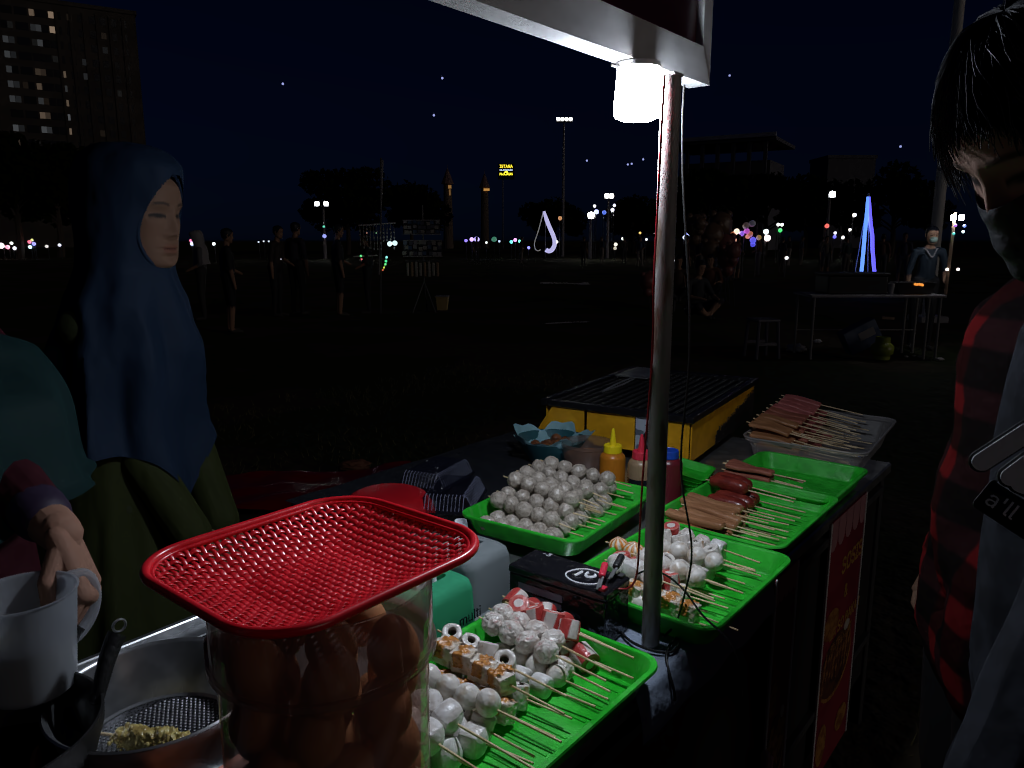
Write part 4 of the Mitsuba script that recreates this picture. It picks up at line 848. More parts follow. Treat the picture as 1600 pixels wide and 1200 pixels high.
# ------------------------------------------------------------------ people
def head_mesh(nz=110, na=150, skin=(0.36, 0.21, 0.14), eyes='down', ears=True, brow=(0.03, 0.02, 0.015)):
    """face towards +x, chin at z=-.115, crown at +.118; returns mesh, colours"""
    zk = [-.117, -.112, -.102, -.085, -.06, -.03, 0, .03, .06, .085, .105, .118]
    XF = np.interp; zs = np.concatenate([np.linspace(-.117, .06, nz * 3 // 4), np.linspace(.06, .118, nz - nz * 3 // 4 + 1)[1:]])
    zs[-1] = .1178
    from scipy.interpolate import PchipInterpolator as Pc
    xf = Pc(zk, [.045, .066, .080, .083, .083, .083, .084, .0885, .086, .070, .044, .004])(zs)
    xb = Pc(zk, [.020, .008, -.005, -.025, -.055, -.078, -.090, -.097, -.098, -.084, -.056, -.010])(zs)
    wd = Pc(zk, [.014, .030, .044, .056, .063, .067, .071, .0735, .072, .061, .040, .004])(zs)
    a = np.linspace(-math.pi, math.pi, na, endpoint=False); a = a - 0.35 * np.sin(a)      # denser towards the face
    ca, sa = np.cos(a), np.sin(a); e = 2 / 2.25
    X_ = ((xf + xb) / 2)[:, None] + ((xf - xb) / 2)[:, None] * np.sign(ca) * np.abs(ca) ** e
    Y_ = wd[:, None] * np.sign(sa) * np.abs(sa) ** e
    Z_ = np.repeat(zs[:, None], na, 1)
    front = np.clip((X_ - 0.01) / 0.04, 0, 1)
    g = lambda y, z, sy, sz: np.exp(-((Y_ - y) / sy) ** 2 - ((Z_ - z) / sz) ** 2)
    d = np.interp(Z_, [-.050, -.043, -.036, -.028, -.012, .006, .020, .032], [0, .0045, .0175, .0205, .0150, .0070, .0030, 0]) * np.exp(-(Y_ / np.interp(Z_, [-.04, -.01, .02], [.0115, .0085, .0075])) ** 2)
    for s in (-1, 1):
        d += .0062 * g(s * .0145, -.0365, .0065, .0075) - .0095 * g(s * .031, .006, .0150, .0105) + .0055 * g(s * .031, .004, .0105, .0075) + .0028 * g(s * .030, .025, .020, .007) + .003 * g(s * .045, -.022, .018, .018)
    d += .0050 * g(0, -.0615, .019, .0045) + .0062 * g(0, -.0745, .016, .0055) - .0035 * g(0, -.0675, .024, .0022) - .003 * g(0, -.085, .02, .006) + .006 * g(0, -.101, .017, .011) - .0015 * g(0, -.053, .004, .006)
    X_ = X_ + d * front
    n = len(zs); v = np.stack([X_, Y_, Z_], -1).reshape(-1, 3)
    c = np.tile(np.array(skin), (len(v), 1)); fr = front.reshape(-1)
    yy, zz = np.abs(v[:, 1]), v[:, 2]
    blend = lambda col, w: c * (1 - np.clip(w, 0, 1)[:, None]) + np.array(col) * np.clip(w, 0, 1)[:, None]
    c = blend(np.array(skin) * (1.04, 0.93, 0.90), 0.5 * np.exp(-((yy - .045) / .02) ** 2 - ((zz + .03) / .022) ** 2) * fr)
    arch = .0285 - ((yy - .031) / .018) ** 2 * .0035
    c = blend(brow, 0.85 * fr * np.exp(-((zz - arch) / .0032) ** 4) * np.clip((yy - .011) / .004, 0, 1) * np.clip((.049 - yy) / .006, 0, 1))
    lash = .0035 - ((yy - .031) / .016) ** 2 * .003 if eyes == 'down' else .0065
    c = blend((0.012, 0.009, 0.008), 0.95 * fr * np.exp(-((zz - lash) / (.0042 if eyes == 'down' else .0038)) ** 2) * (np.abs(yy - .031) < .0165))
    if eyes != 'shut': c = blend((0.012, 0.01, 0.01), 0.9 * fr * np.exp(-((yy - .030) / .0080) ** 4 - ((zz - .001) / .0045) ** 4))
    c = blend(np.array(skin) * (1.05, 0.74, 0.72), 0.8 * fr * np.exp(-(((zz + .068) / .0105) ** 4)) * np.clip((.0235 - yy) / .006, 0, 1))
    c = blend((0.05, 0.015, 0.015), 0.9 * fr * np.exp(-((zz + .0675) / .0014) ** 2) * np.clip((.021 - yy) / .004, 0, 1))
    j = np.arange(na); k = (j + 1) % na; f = []
    for i in range(n - 1): f += [np.stack([i * na + j, i * na + k, (i + 1) * na + k], 1), np.stack([i * na + j, (i + 1) * na + k, (i + 1) * na + j], 1)]
    v = np.vstack([v, [[xf[0] / 2 + xb[0] / 2, 0, zs[0] - .001], [0, 0, .1182]]]); c = np.vstack([c, c[0], c[-1]])
    f += [np.stack([k, j, np.full(na, len(v) - 2)], 1), np.stack([(n - 1) * na + j, (n - 1) * na + k, np.full(na, len(v) - 1)], 1)]
    m = tm(v, np.vstack(f))
    if ears:
        for s in (-1, 1):
            e_ = lathe([(0, -.004), (.010, -.004), (.016, .000), (.017, .004), (.013, .005), (.008, .001), (0, .000)][::-1], 18)
            e_.apply_transform(mat4((-.006, s * .0725, -.004), rx=-90 * s, rz=-18 * s, s=1) @ mat4(s=(1.0, 1.55, 1.0)))
            m = cat_(m, e_); c = np.vstack([c, np.tile(np.array(skin) * 0.95, (len(e_.vertices), 1))])
    return m, c

def ring_cloth(levels, n=96, fold=None):
    """levels: z, front, back, half width; elliptic rings with front/back radii about x=0. fold(a, z) -> radial factor"""
    a = np.linspace(-math.pi, math.pi, n, endpoint=False); V = []
    for z, f_, b_, w in levels:
        x = np.where(np.cos(a) > 0, f_, b_) * np.cos(a); y = w * np.sin(a); k = fold(a, z) if fold else 1.0
        V.append(np.stack([x * k, y * k, np.full(n, z)], 1))
    return V, a
def refine_levels(lv, m):
    from scipy.interpolate import PchipInterpolator as Pc
    lv = np.array(lv); o = np.argsort(lv[:, 0]); lv = lv[o]; z = np.linspace(lv[0, 0], lv[-1, 0], m)
    return np.column_stack([z] + [Pc(lv[:, 0], lv[:, k])(z) for k in range(1, lv.shape[1])])
def sheet_from_rings(V, keep=None):
    n = len(V[0]); v = np.vstack(V); f = []
    j = np.arange(n); k = (j + 1) % n
    for i in range(len(V) - 1): f += [np.stack([i * n + j, i * n + k, (i + 1) * n + k], 1), np.stack([i * n + j, (i + 1) * n + k, (i + 1) * n + j], 1)]
    f = np.vstack(f)
    if keep is not None: f = f[keep(v[f].mean(1))]
    return tm(v, f)

def hijab(drop, open_h=0.098, open_w=0.058, tip=0.0, seed=1, amp=0.05, shoulder=0.17, front=0.17, back=0.132):
    """head frame; hood open at the face, draped over the shoulders down to z=-drop"""
    lv = refine_levels([(.150, .004, .004, .004), (.146, .045, .055, .035), (.128, .098, .095, .066), (.095, .126, .118, .084), (.045, .122, .128, .090), (-.02, .108, .128, .092), (-.075, .096, .122, .092), (-.115, .084, .122, .098), (-.150, .092, .130, .112),
                        (-.190, .104, .138, .134), (-.235, .116, .146, shoulder - .012), (-.30, max(.130, front * .85), .150, shoulder + .012), (-.42, front, back, shoulder + .028), (-drop, front + .02, back + .015, shoulder + .040)], 120)
    def fold(a, z):
        w = np.clip((-z - .02) / .30, 0, 1); s = seed
        k = np.sin(7 * a + 9 * z + s) * .55 + np.sin(11 * a - 6 * z + 2 * s) * .3 + np.sin(4 * a + 14 * z + s) * .35
        p = np.stack([np.cos(a) * 2.2, np.sin(a) * 2.2, np.full_like(a, z * 5)], -1)
        k = k + .9 * (1 - 2 * np.abs(np.sin(3.5 * a + 4 * z + s))) * np.clip((-z - .05) / .2, 0, 1)
        return 1 + amp * w * k * .75 + .05 * w * (meshkit.fbm(p, 3, s) - .5) + 0.008 * (1 - w) * np.sin(5 * a + 40 * z)
    V, a = ring_cloth(lv, 128, fold)
    for r in V:                                     # the front edge hangs lower in a point
        t = np.clip((-r[:, 2] - .35) / max(drop - .35, .01), 0, 1); r[:, 2] -= tip * t * np.exp(-(r[:, 1] / .075) ** 2) * (r[:, 0] > 0); 
    m = sheet_from_rings(V, lambda c: ~((c[:, 0] > .02) & (((c[:, 1]) / (open_w * (1 - 2.4 * (c[:, 2] + .012)))) ** 2 + ((c[:, 2] + .012) / open_h) ** 2 < 1)))
    return m
def face_rim(open_h, open_w, r=.004):
    th = np.linspace(0, 2 * math.pi, 60)
    z = -.012 + open_h * np.sin(th); y = open_w * (1 - 2.4 * (z + .012)) * np.cos(th); x = np.interp(z, [-.12, -.075, -.02, .045, .095], [.078, .096, .106, .116, .112]) * np.sqrt(np.clip(1 - (y / .09) ** 2, 0, 1)) - .001
    return tube(np.stack([x, y, z], 1), r, 8, False)

def hand_bones(curl, spread=6, thumb=(35, 25), s=1.0, left=False):
    """wrist at origin, fingers along +x, palm facing -z, thumb on +y (or -y)"""
    sg = -1 if left else 1; B = []
    base = [(.086, .030), (.092, .010), (.088, -.010), (.078, -.028)]; Ls = [(.040, .025, .020), (.044, .029, .021), (.041, .027, .020), (.032, .020, .018)]; R = [.0090, .0092, .0088, .0078]
    kn = [np.array((x, sg * y, 0.0)) for x, y in base]
    w1, w2 = np.array((.004, sg * .020, 0)), np.array((.004, -sg * .018, 0))
    for p, rr in zip(kn, R): B += [(w1, .016, p, rr + .0035), (w2, .015, p, rr + .003)]
    for i in range(3): B.append((kn[i], R[i] + .002, kn[i + 1], R[i + 1] + .002))
    for i, (p, L3, rr) in enumerate(zip(kn, Ls, R)):
        ang = 0; side = math.radians(sg * spread * (1.2 - 0.8 * i)); q = p
        c = curl[i] if np.ndim(curl) else curl
        for j, L in enumerate(L3):
            ang += math.radians(c * (0.8, 1.0, 0.65)[j]); dirv = np.array((math.cos(ang) * math.cos(side), math.cos(ang) * math.sin(side), -math.sin(ang)))
            q2 = q + dirv * L; B.append((q, rr - .0006 * j, q2, rr - .0006 * (j + 1))); q = q2
    t0 = np.array((.022, sg * .026, -.006)); a1, a2 = math.radians(thumb[0]), math.radians(thumb[1])
    t1 = t0 + .042 * np.array((math.cos(a1) * .8, sg * math.sin(a1) * 1.0, -.45)); t2 = t1 + .030 * np.array((math.cos(a1 - a2 * .6), sg * math.sin(a1 - a2), -.45)); t3 = t2 + .024 * np.array((math.cos(a1 - 1.2 * a2), sg * math.sin(a1 - 1.5 * a2), -.40))
    B += [(t0, .0135, t1, .0115), (t1, .0112, t2, .0100), (t2, .0100, t3, .0082)]
    return [(np.array(p) * s, r * s, np.array(q) * s, r2 * s) for p, r, q, r2 in B]
def hand_mesh(curl, stub=.055, **kw):
    b = hand_bones(curl, **kw)
    b.append((np.array((-stub, 0, 0)), .0235, np.array((.010, 0, 0)), .0205))
    return bones_mesh(b, 0.0035, 10, 16)
def frame(o, x, z):
    x = np.asarray(x, float); x /= np.linalg.norm(x); z = np.asarray(z, float); z = z - x * (z @ x); z /= np.linalg.norm(z); y = np.cross(z, x)
    m = np.eye(4); m[:3, 0], m[:3, 1], m[:3, 2], m[:3, 3] = x, y, z, o; return m

SKIN = (0.150, 0.083, 0.053)
M['mat_hijab_navy'] = bumped(pr(tone((0.005, 0.014, 0.033), (0.007, 0.017, 0.038), 8, 2), 0.75, spec=0.2, sheen=0.4), lambda p, n, uv: fbm(p.x * 18, p.y * 18, p.z * 9, 3), 0.012, 2e-3)
M['mat_dress_olive'] = bumped(pr((0.020, 0.025, 0.005), 0.8, spec=0.2), lambda p, n, uv: fbm(p.x * 22, p.y * 22, p.z * 6, 3), 0.012, 2e-3)
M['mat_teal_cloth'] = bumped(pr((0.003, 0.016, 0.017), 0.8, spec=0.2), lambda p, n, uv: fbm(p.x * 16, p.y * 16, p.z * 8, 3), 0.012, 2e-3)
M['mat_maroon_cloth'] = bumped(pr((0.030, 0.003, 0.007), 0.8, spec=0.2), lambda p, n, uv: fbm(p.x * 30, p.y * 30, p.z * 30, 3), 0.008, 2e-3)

# --- young woman in a navy headscarf, behind the cart, looking at the food
GX, GY, GZ, GH = -0.756, 1.575, 1.474, -15.0          # head centre and heading
k = thing('person', 'young woman in a navy blue headscarf and olive dress standing behind the cart, looking right', 'person')
HM = mat4((GX, GY, GZ), rz=GH) @ mat4(ry=6, s=0.93)
BMt = mat4((GX - 0.02, GY + 0.0, GZ), rz=GH)
hm, hc = head_mesh(150, 200, SKIN, 'down', ears=False)
sh = lambda x, y, z: np.array((x, y, z))
gb = [(sh(-.03, 0, -.06), .050, sh(-.04, 0, -.18), .058), (sh(-.05, 0, -.24), .085, sh(-.05, 0, -.60), .095), (sh(-.05, .10, -.225), .046, sh(-.05, -.10, -.225), .046), (sh(-.05, .07, -.60), .095, sh(-.05, -.07, -.60), .095), (sh(-.05, .08, -.62), .085, sh(-.04, .085, -1.05), .058),
      (sh(-.05, -.08, -.62), .085, sh(-.02, -.085, -1.05), .058), (sh(-.04, .085, -1.05), .052, sh(-.06, .085, -1.40), .036), (sh(-.02, -.085, -1.05), .052, sh(-.04, -.085, -1.40), .036), (sh(-.06, .085, -1.43), .032, sh(.09, .095, -1.445), .024), (sh(-.04, -.085, -1.43), .032, sh(.11, -.095, -1.445), .024)]
for s, el, wr in ((-1, sh(.04, -.070, -.50), sh(.14, -.03, -.68)), (1, sh(.04, .085, -.50), sh(.12, .07, -.70))):
    gb += [(sh(-.05, s * .095, -.235), .040, el, .034), (el, .036, wr, .024)]
bm = bones_mesh(gb, 0.02, 8)
hands = []
for s, wr, d_ in ((-1, sh(.14, -.03, -.68), (.9, .35, -.6)), (1, sh(.12, .07, -.70), (.8, -.3, -.7))):
    hands.append(moved(hand_mesh([28, 34, 38, 44], left=(s > 0), s=0.9), frame(wr, d_, (0.2, s * .9, .6))))
full = cat_(moved(hm, HM), moved(bm, BMt), *[moved(h, BMt) for h in hands])
cols = np.vstack([hc, np.tile((0.016, 0.020, 0.006), (len(bm.vertices), 1)), np.tile(SKIN, (len(full.vertices) - len(hc) - len(bm.vertices), 1))])
add(sub(k, 'body'), full, 'mat_skin', None, True, cols)
add(sub(k, 'headscarf'), hijab(0.50, 0.098, 0.060, 0.14, 3, 0.14, 0.150, 0.118, back=0.185), 'mat_hijab_navy', BMt @ mat4(ry=3, s=0.93), True)
add(sub(k, 'headscarf') + '__face_edge', face_rim(0.098, 0.060), 'mat_hijab_navy', BMt @ mat4(ry=3, s=0.93), True)
lv = refine_levels([(-.22, .09, .12, .12), (-.40, .08, .13, .135), (-.62, .10, .17, .17), (-.95, .17, .22, .24), (-1.40, .21, .27, .30)], 60)
V, a = ring_cloth(lv, 120, lambda a, z: 1 + (.02 + .07 * np.clip((-z - .5) / .7, 0, 1)) * (np.sin(9 * a + 2 * z) + .6 * np.sin(14 * a - 3 * z + 1)) * .7)
add(sub(k, 'dress'), sheet_from_rings(V), 'mat_dress_olive', BMt @ mat4((-.035, 0, 0)), True)
sl = bones_mesh([(sh(.04, -.070, -.49), .040, sh(.04, -.070, -.50), .042), (sh(.04, -.070, -.50), .044, sh(.12, -.043, -.655), .042), (sh(.04, .085, -.49), .040, sh(.04, .085, -.50), .042), (sh(.04, .085, -.50), .044, sh(.108, .073, -.67), .040)], 0.018, 6)
for piece_ in sorted(sl.split(only_watertight=False), key=lambda m_: m_.centroid[1]): add(sub(k, 'sleeve'), piece_, 'mat_dress_olive', BMt, True)

# --- vendor at the left edge, holding the batter pitcher
k = thing('person', 'vendor in a teal headscarf with maroon sleeves at the left edge, gripping the pitcher', 'person')
VM = mat4((-0.890, 1.020, 1.490), rz=-35)
hm, hc = head_mesh(90, 120, SKIN, 'down', ears=False)
W = lambda p: (np.linalg.inv(VM) @ np.array([*p, 1.0]))[:3]
wr_w = np.array((-0.578, 0.920, 1.052)); el_w = np.array((-0.735, 1.03, 1.105)); shd = W((-0.86, 1.00, 1.20))
wr, el = W(wr_w), W(el_w)
vb = [(sh(-.03, 0, -.06), .050, sh(-.04, 0, -.18), .060), (sh(-.05, 0, -.24), .09, sh(-.05, 0, -.60), .11), (sh(-.05, .14, -.235), .055, sh(-.05, -.14, -.235), .055), (sh(-.05, .08, -.60), .11, sh(-.05, -.08, -.60), .11), (sh(-.05, .09, -.62), .09, sh(-.04, .09, -1.0), .06), (sh(-.05, -.09, -.62), .09, sh(-.04, -.09, -1.0), .06),
      (sh(-.04, .09, -1.0), .055, sh(-.06, .09, -1.36), .038), (sh(-.04, -.09, -1.0), .055, sh(-.06, -.09, -1.36), .038), (sh(-.06, .09, -1.385), .034, sh(.09, .10, -1.395), .026), (sh(-.06, -.09, -1.385), .034, sh(.09, -.10, -1.395), .026),
      (sh(-.05, .15, -.24), .046, el, .040), (el, .038, wr, .026), (sh(-.05, -.15, -.24), .046, sh(-.08, -.18, -.50), .040), (sh(-.08, -.18, -.50), .038, sh(.06, -.16, -.66), .027)]
PC = np.array((-0.566, 0.815, 0.0))
hnd = moved(hand_mesh([62, 66, 68, 70], stub=.006, thumb=(28, 50), s=0.95, left=True), frame(W(wr_w), W(wr_w + (0.040, -0.010, -0.09)) - W(wr_w), W(wr_w + (0.8, 0.3, 0.4)) - W(wr_w)))
hn2 = moved(hand_mesh([35, 38, 42, 46], s=0.95), frame(sh(.06, -.16, -.66), (1, .3, -.6), (0, -0.9, .4)))
full = cat_(moved(hm, VM @ mat4(ry=8)), moved(bones_mesh(vb, 0.02, 8), VM), moved(hnd, VM), moved(hn2, VM))
cols = np.vstack([hc, np.tile((0.27, 0.145, 0.10), (len(full.vertices) - len(hc), 1))])
add(sub(k, 'body'), full, 'mat_skin', None, True, cols)
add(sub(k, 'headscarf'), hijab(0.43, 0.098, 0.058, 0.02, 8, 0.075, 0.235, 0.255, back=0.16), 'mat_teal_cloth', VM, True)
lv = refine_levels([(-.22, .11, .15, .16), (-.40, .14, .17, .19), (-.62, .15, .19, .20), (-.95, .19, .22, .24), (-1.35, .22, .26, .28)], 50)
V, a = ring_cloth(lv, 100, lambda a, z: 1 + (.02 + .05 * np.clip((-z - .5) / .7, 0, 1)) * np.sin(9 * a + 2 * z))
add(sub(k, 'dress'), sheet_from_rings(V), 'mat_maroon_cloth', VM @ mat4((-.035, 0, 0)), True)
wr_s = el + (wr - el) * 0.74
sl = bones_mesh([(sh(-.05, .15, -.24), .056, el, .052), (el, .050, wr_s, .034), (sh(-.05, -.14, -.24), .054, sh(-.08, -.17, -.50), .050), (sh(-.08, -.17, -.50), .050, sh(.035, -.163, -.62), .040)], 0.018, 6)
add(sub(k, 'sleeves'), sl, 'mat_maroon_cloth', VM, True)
M['mat_cuff'] = pr((0.018, 0.009, 0.028), 0.6)
dv = (wr - el) / np.linalg.norm(wr - el)
add(sub(k, 'cuff'), bones_mesh([(wr_s - dv * 0.012, .0365, wr_s + dv * 0.004, .0345)], 0.008, 2, 24), 'mat_cuff', VM, True)
# pitcher
k = thing('pitcher', 'cloudy white plastic measuring pitcher held by the vendor above the frying pan', 'pitcher')
PM = mat4((PC[0], PC[1], 0.900))
add(sub(k, 'wall'), lathe([(0, 0), (0.043, 0), (0.046, 0.003), (0.0565, 0.118), (0.0585, 0.120), (0.0590, 0.122), (0.0562, 0.1215), (0.0548, 0.117), (0.0445, 0.004), (0, 0.002)], 60), 'mat_pitcher', PM, 40)
M['mat_batter'] = pr((0.50, 0.45, 0.30), 0.4)
add(sub(k, 'batter'), lathe([(0, 0.004), (0.0435, 0.004), (0.0490, 0.066), (0, 0.066)][::-1], 40), 'mat_batter', PM, 40)
hp = spline([(0.016, 0.054, 0.108), (0.026, 0.082, 0.106), (0.030, 0.094, 0.080), (0.026, 0.082, 0.045), (0.012, 0.046, 0.030)], 24)
add(sub(k, 'handle'), tube(hp, 0.0075, 10), 'mat_pitcher', PM)

# --- customer at the right edge: black hair, black mask, dark grey hooded sweatshirt
k = thing('person', 'black haired customer in black mask and dark grey printed hoodie bowing at the right edge', 'person')
RH = mat4((0.520, 0.750, 1.522), rz=188) @ mat4(ry=38) @ mat4(rx=0)
hm, hc = head_mesh(140, 180, (0.32, 0.20, 0.155), 'down', ears=True)
RB = mat4((0.586, 0.732, 0), rz=150)                       # trunk frame, facing -x
cb = [((-.02, 0, 1.33), .055, (-.01, -.01, 1.455), .050), ((-.04, 0, 1.24), .10, (-.06, 0, .95), .12), ((-.03, .17, 1.24), .060, (-.03, -.17, 1.24), .060), ((-.06, .08, .92), .115, (-.06, -.08, .92), .115), ((-.06, .095, .90), .095, (-.05, .10, .48), .065), ((-.06, -.095, .90), .095, (-.05, -.10, .48), .065),
      ((-.05, .10, .48), .06, (-.07, .10, .10), .042), ((-.05, -.10, .48), .06, (-.07, -.10, .10), .042), ((-.07, .10, .05), .038, (.11, .11, .035), .03), ((-.07, -.10, .05), .038, (.11, -.11, .035), .03),
      ((-.03, .18, 1.235), .05, (.05, .25, .97), .042), ((.05, .25, .97), .04, (.13, .20, .80), .028), ((-.03, -.18, 1.235), .05, (-.05, -.25, .97), .042), ((-.05, -.25, .97), .04, (-.02, -.22, .74), .028)]
cbm = moved(bones_mesh([(np.array(a), b, np.array(c), d) for a, b, c, d in cb], 0.02, 8), RB)
h1 = moved(moved(hand_mesh([30, 34, 38, 42]), frame((.13, .20, .80), (.5, -.2, -.8), (0.4, .9, .1))), RB)
h2 = moved(moved(hand_mesh([30, 34, 38, 42], left=True), frame((-.02, -.22, .74), (.2, .1, -.9), (0.4, -.9, .1))), RB)
full = cat_(moved(hm, RH), cbm, h1, h2)
cols = np.vstack([hc, np.tile((0.38, 0.23, 0.16), (len(full.vertices) - len(hc), 1))])
add(sub(k, 'body'), full, 'mat_skin', None, True, cols)
# hair: cap and strands
M['mat_hair'] = pr((0.007, 0.008, 0.012), 0.48, spec=0.32)
def hair(M_, n_str, seed, length=0.09, fringe=True, low=-0.10):
    r = np.random.default_rng(seed)
    hcap, _ = head_mesh(60, 90, ears=False); v = hcap.vertices.copy()
    out_ = v / np.linalg.norm(v, axis=1, keepdims=True); v = v + out_ * (0.002 + 0.003 * meshkit.noise(v * 60, seed))[:, None]
    hcap = tm(v, hcap.faces); c = v[hcap.faces].mean(1)
    line = np.interp(c[:, 0], [-.1, -.02, .03, .06, .1], [low, low + .01, .0, .066, .076])
    hcap.update_faces(c[:, 2] > line); hcap.remove_unreferenced_vertices()
    st = []; E_ = np.array((.101, .081, .126))
    for q in range(n_str):
        ph = r.uniform(-math.pi, math.pi); f_ = (1 + math.cos(ph)) / 2
        t1 = np.interp(f_, [0, .35, .75, 1.0], [2.35, 1.95, 1.55, 1.06]) + r.normal(0, .07); t0 = r.uniform(0.02, .75 * t1); sw = r.normal(.25, .25); offs = r.uniform(.035, .10); lift = abs(r.normal(0, .022)); n_ = 9
        tt = np.linspace(t0, min(t1, t0 + r.uniform(.6, 1.3)), n_); pp = ph + sw * (tt - t0) + .05 * np.sin(tt * 9 + q)
        d_ = np.stack([np.sin(tt) * np.cos(pp), np.sin(tt) * np.sin(pp), np.cos(tt)], 1)
        k_ = 1.0 + offs * np.minimum(1, (tt - t0) * 3) + lift * np.linspace(0, 1, n_) ** 2
        st.append(tube(np.array((-.005, 0, 0)) + d_ * E_ * k_[:, None], np.linspace(.0013, .0004, n_) * r.uniform(.7, 1.3), 4, False))
    return cat_(hcap, *st) if st else hcap
add(sub(k, 'hair'), hair(RH, 3000, 3, 0.095), 'mat_hair', RH, 60)
# mask: shell over nose and chin, with straps to the ears
M['mat_mask'] = bumped(pr((0.011, 0.012, 0.016), 0.6), lambda p, n, uv: fbm(p.x * 90, p.y * 90, p.z * 90, 3), 0.003)
mk = []
for z in np.linspace(-.016, -.122, 26):
    t = (-z - .016) / .106; row = []
    for y in np.linspace(-1, 1, 40):
        w_m = .050 - .014 * t; yy = y * w_m; row.append((.099 - .040 * abs(y) ** 1.8 + .008 * math.sin(math.pi * t) - .020 * max(t - .75, 0) * 4 * .5 + .002 * math.sin(t * 20) * (1 - abs(y)), yy, z + .012 * abs(y) ** 2 * (1 - 2 * t)))
    mk.append(row)
G_ = np.array(mk); a_, b_ = G_.shape[:2]; i_, j_ = np.meshgrid(np.arange(a_ - 1), np.arange(b_ - 1), indexing='ij'); o_ = i_ * b_ + j_
add(sub(k, 'face_mask'), tm(G_.reshape(-1, 3), np.vstack([np.stack([o_, o_ + b_, o_ + b_ + 1], -1).reshape(-1, 3), np.stack([o_, o_ + b_ + 1, o_ + 1], -1).reshape(-1, 3)])), 'mat_mask', RH, True)
for s in (-1, 1):
    add(sub(k, 'face_mask') + '__strap', tube(spline([(.060, s * .055, -.018), (.030, s * .074, -.006), (-.004, s * .082, .016), (-.018, s * .083, .004)], 16), .0030, 8), 'mat_mask', RH)
    add(sub(k, 'face_mask') + '__strap', tube(spline([(.052, s * .046, -.105), (.020, s * .066, -.060), (-.010, s * .082, -.030), (-.018, s * .083, -.006)], 16), .0026, 8), 'mat_mask', RH)
# sweatshirt
M['mat_hoodie'] = bumped(pr(tone((0.015, 0.016, 0.020), (0.022, 0.024, 0.031), 40, 4), 0.9, spec=0.1), lambda p, n, uv: fbm(p.x * 60, p.y * 60, p.z * 60, 3), 0.0015)
hb = [((-.02, 0, 1.30), .105, (-.06, 0, .96), .150), ((-.02, .165, 1.245), .078, (-.02, -.165, 1.245), .078), ((-.05, .09, .92), .135, (-.05, -.09, .92), .135), ((-.03, .185, 1.235), .070, (.05, .26, .97), .064), ((.05, .26, .97), .062, (.105, .215, .835), .046), ((-.03, -.185, 1.235), .070, (-.05, -.26, .97), .064), ((-.05, -.26, .97), .062, (-.022, -.222, .77), .046), ((-.05, 0, .84), .150, (-.05, 0, .78), .150)]
hm_ = bones_mesh([(np.array(a), b, np.array(c), d) for a, b, c, d in hb], 0.014, 10); v = hm_.vertices
hm_.vertices = v + hm_.vertex_normals * ((meshkit.fbm(v * 9, 2, 5) - .5) * .018)[:, None]
add(sub(k, 'hoodie'), hm_, 'mat_hoodie', RB, True)
hood = bones_mesh([(np.array((-.07, -.07, 1.335)), .055, np.array((-.07, .07, 1.335)), .055), (np.array((-.02, -.095, 1.315)), .04, np.array((-.06, -.07, 1.33)), .05), (np.array((-.02, .095, 1.315)), .04, np.array((-.06, .07, 1.33)), .05)], .014, 8)
add(sub(k, 'hoodie') + '__hood', hood, 'mat_hoodie', RB, True)
PERSON_R = k
tr = bones_mesh([(np.array((-.06, .09, .88)), .125, np.array((-.05, .10, .46)), .085), (np.array((-.06, -.09, .88)), .125, np.array((-.05, -.10, .46)), .085), (np.array((-.05, .10, .46)), .083, np.array((-.07, .10, .10)), .062), (np.array((-.05, -.10, .46)), .083, np.array((-.07, -.10, .10)), .062)], .02, 6)
add(sub(k, 'trousers'), tr, 'mat_black', RB, True)
HOOD = moved(hm_, RB)
def wrap(m, Mf, target, lift):
    # lays a flat print onto a garment: every vertex moves along the print's own normal until it meets the cloth
    m = m.copy(); P0 = (Mf @ np.column_stack([m.vertices[:, :2], np.full(len(m.vertices), .25), np.ones(len(m.vertices))]).T).T[:, :3]; d = -Mf[:3, 2]
    t_ = target.vertices[target.faces]; t_ = t_[np.linalg.norm(t_.mean(1) - Mf[:3, 3], axis=1) < .20]; e1, e2 = t_[:, 1] - t_[:, 0], t_[:, 2] - t_[:, 0]; h_ = np.cross(d, e2); a_ = (e1 * h_).sum(1); a_ = np.where(np.abs(a_) < 1e-12, 1e-12, a_); out_ = []
    for p, z in zip(P0, m.vertices[:, 2]):
        s_ = p - t_[:, 0]; u_ = (s_ * h_).sum(1) / a_; q_ = np.cross(s_, e1); v_ = (q_ @ d) / a_; tt = (e2 * q_).sum(1) / a_
        ok = (u_ >= -1e-6) & (v_ >= -1e-6) & (u_ + v_ <= 1 + 1e-6) & (tt > 0); out_.append(p + d * ((tt[ok].min() if ok.any() else .28) - lift - z))
    m.vertices = np.array(out_); return m
def fine(m, n=2):
    for _ in range(n): m = m.subdivide()
    return m
PF = frame(np.array((0.371, 0.520, 1.222)), (0.80, -0.30, -0.52), (-0.52, -0.80, 0.28))
shp = __import__('shapely')
def plate(w, h, r, d=.0008): return trimesh.creation.extrude_polygon(shp.box(-w / 2 + r, -h / 2 + r, w / 2 - r, h / 2 - r).buffer(r), d, engine='earcut')
add(sub(k, 'hoodie') + '__patch', wrap(fine(plate(.050, .026, .004), 3), PF, HOOD, .0010), 'mat_black', None, True)
tx = meshkit.text_mesh("a'll", .012, .0006); tx.apply_translation((-.020, -.006, 0))
add(sub(k, 'hoodie') + '__print', wrap(tx, PF, HOOD, .0024), 'mat_white_print', None, False)
add(sub(k, 'hoodie') + '__print', wrap(fine(moved(plate(.048, .0013, .0006), mat4((.003, .0122, 0))), 2), PF, HOOD, .0022), 'mat_white_print', None, False)
M['mat_white_print'] = pr((0.72, 0.73, 0.78), 0.6)
def blob(pts, r): return trimesh.creation.extrude_polygon(shp.LineString(pts).buffer(r * .8), .0007, engine='earcut')
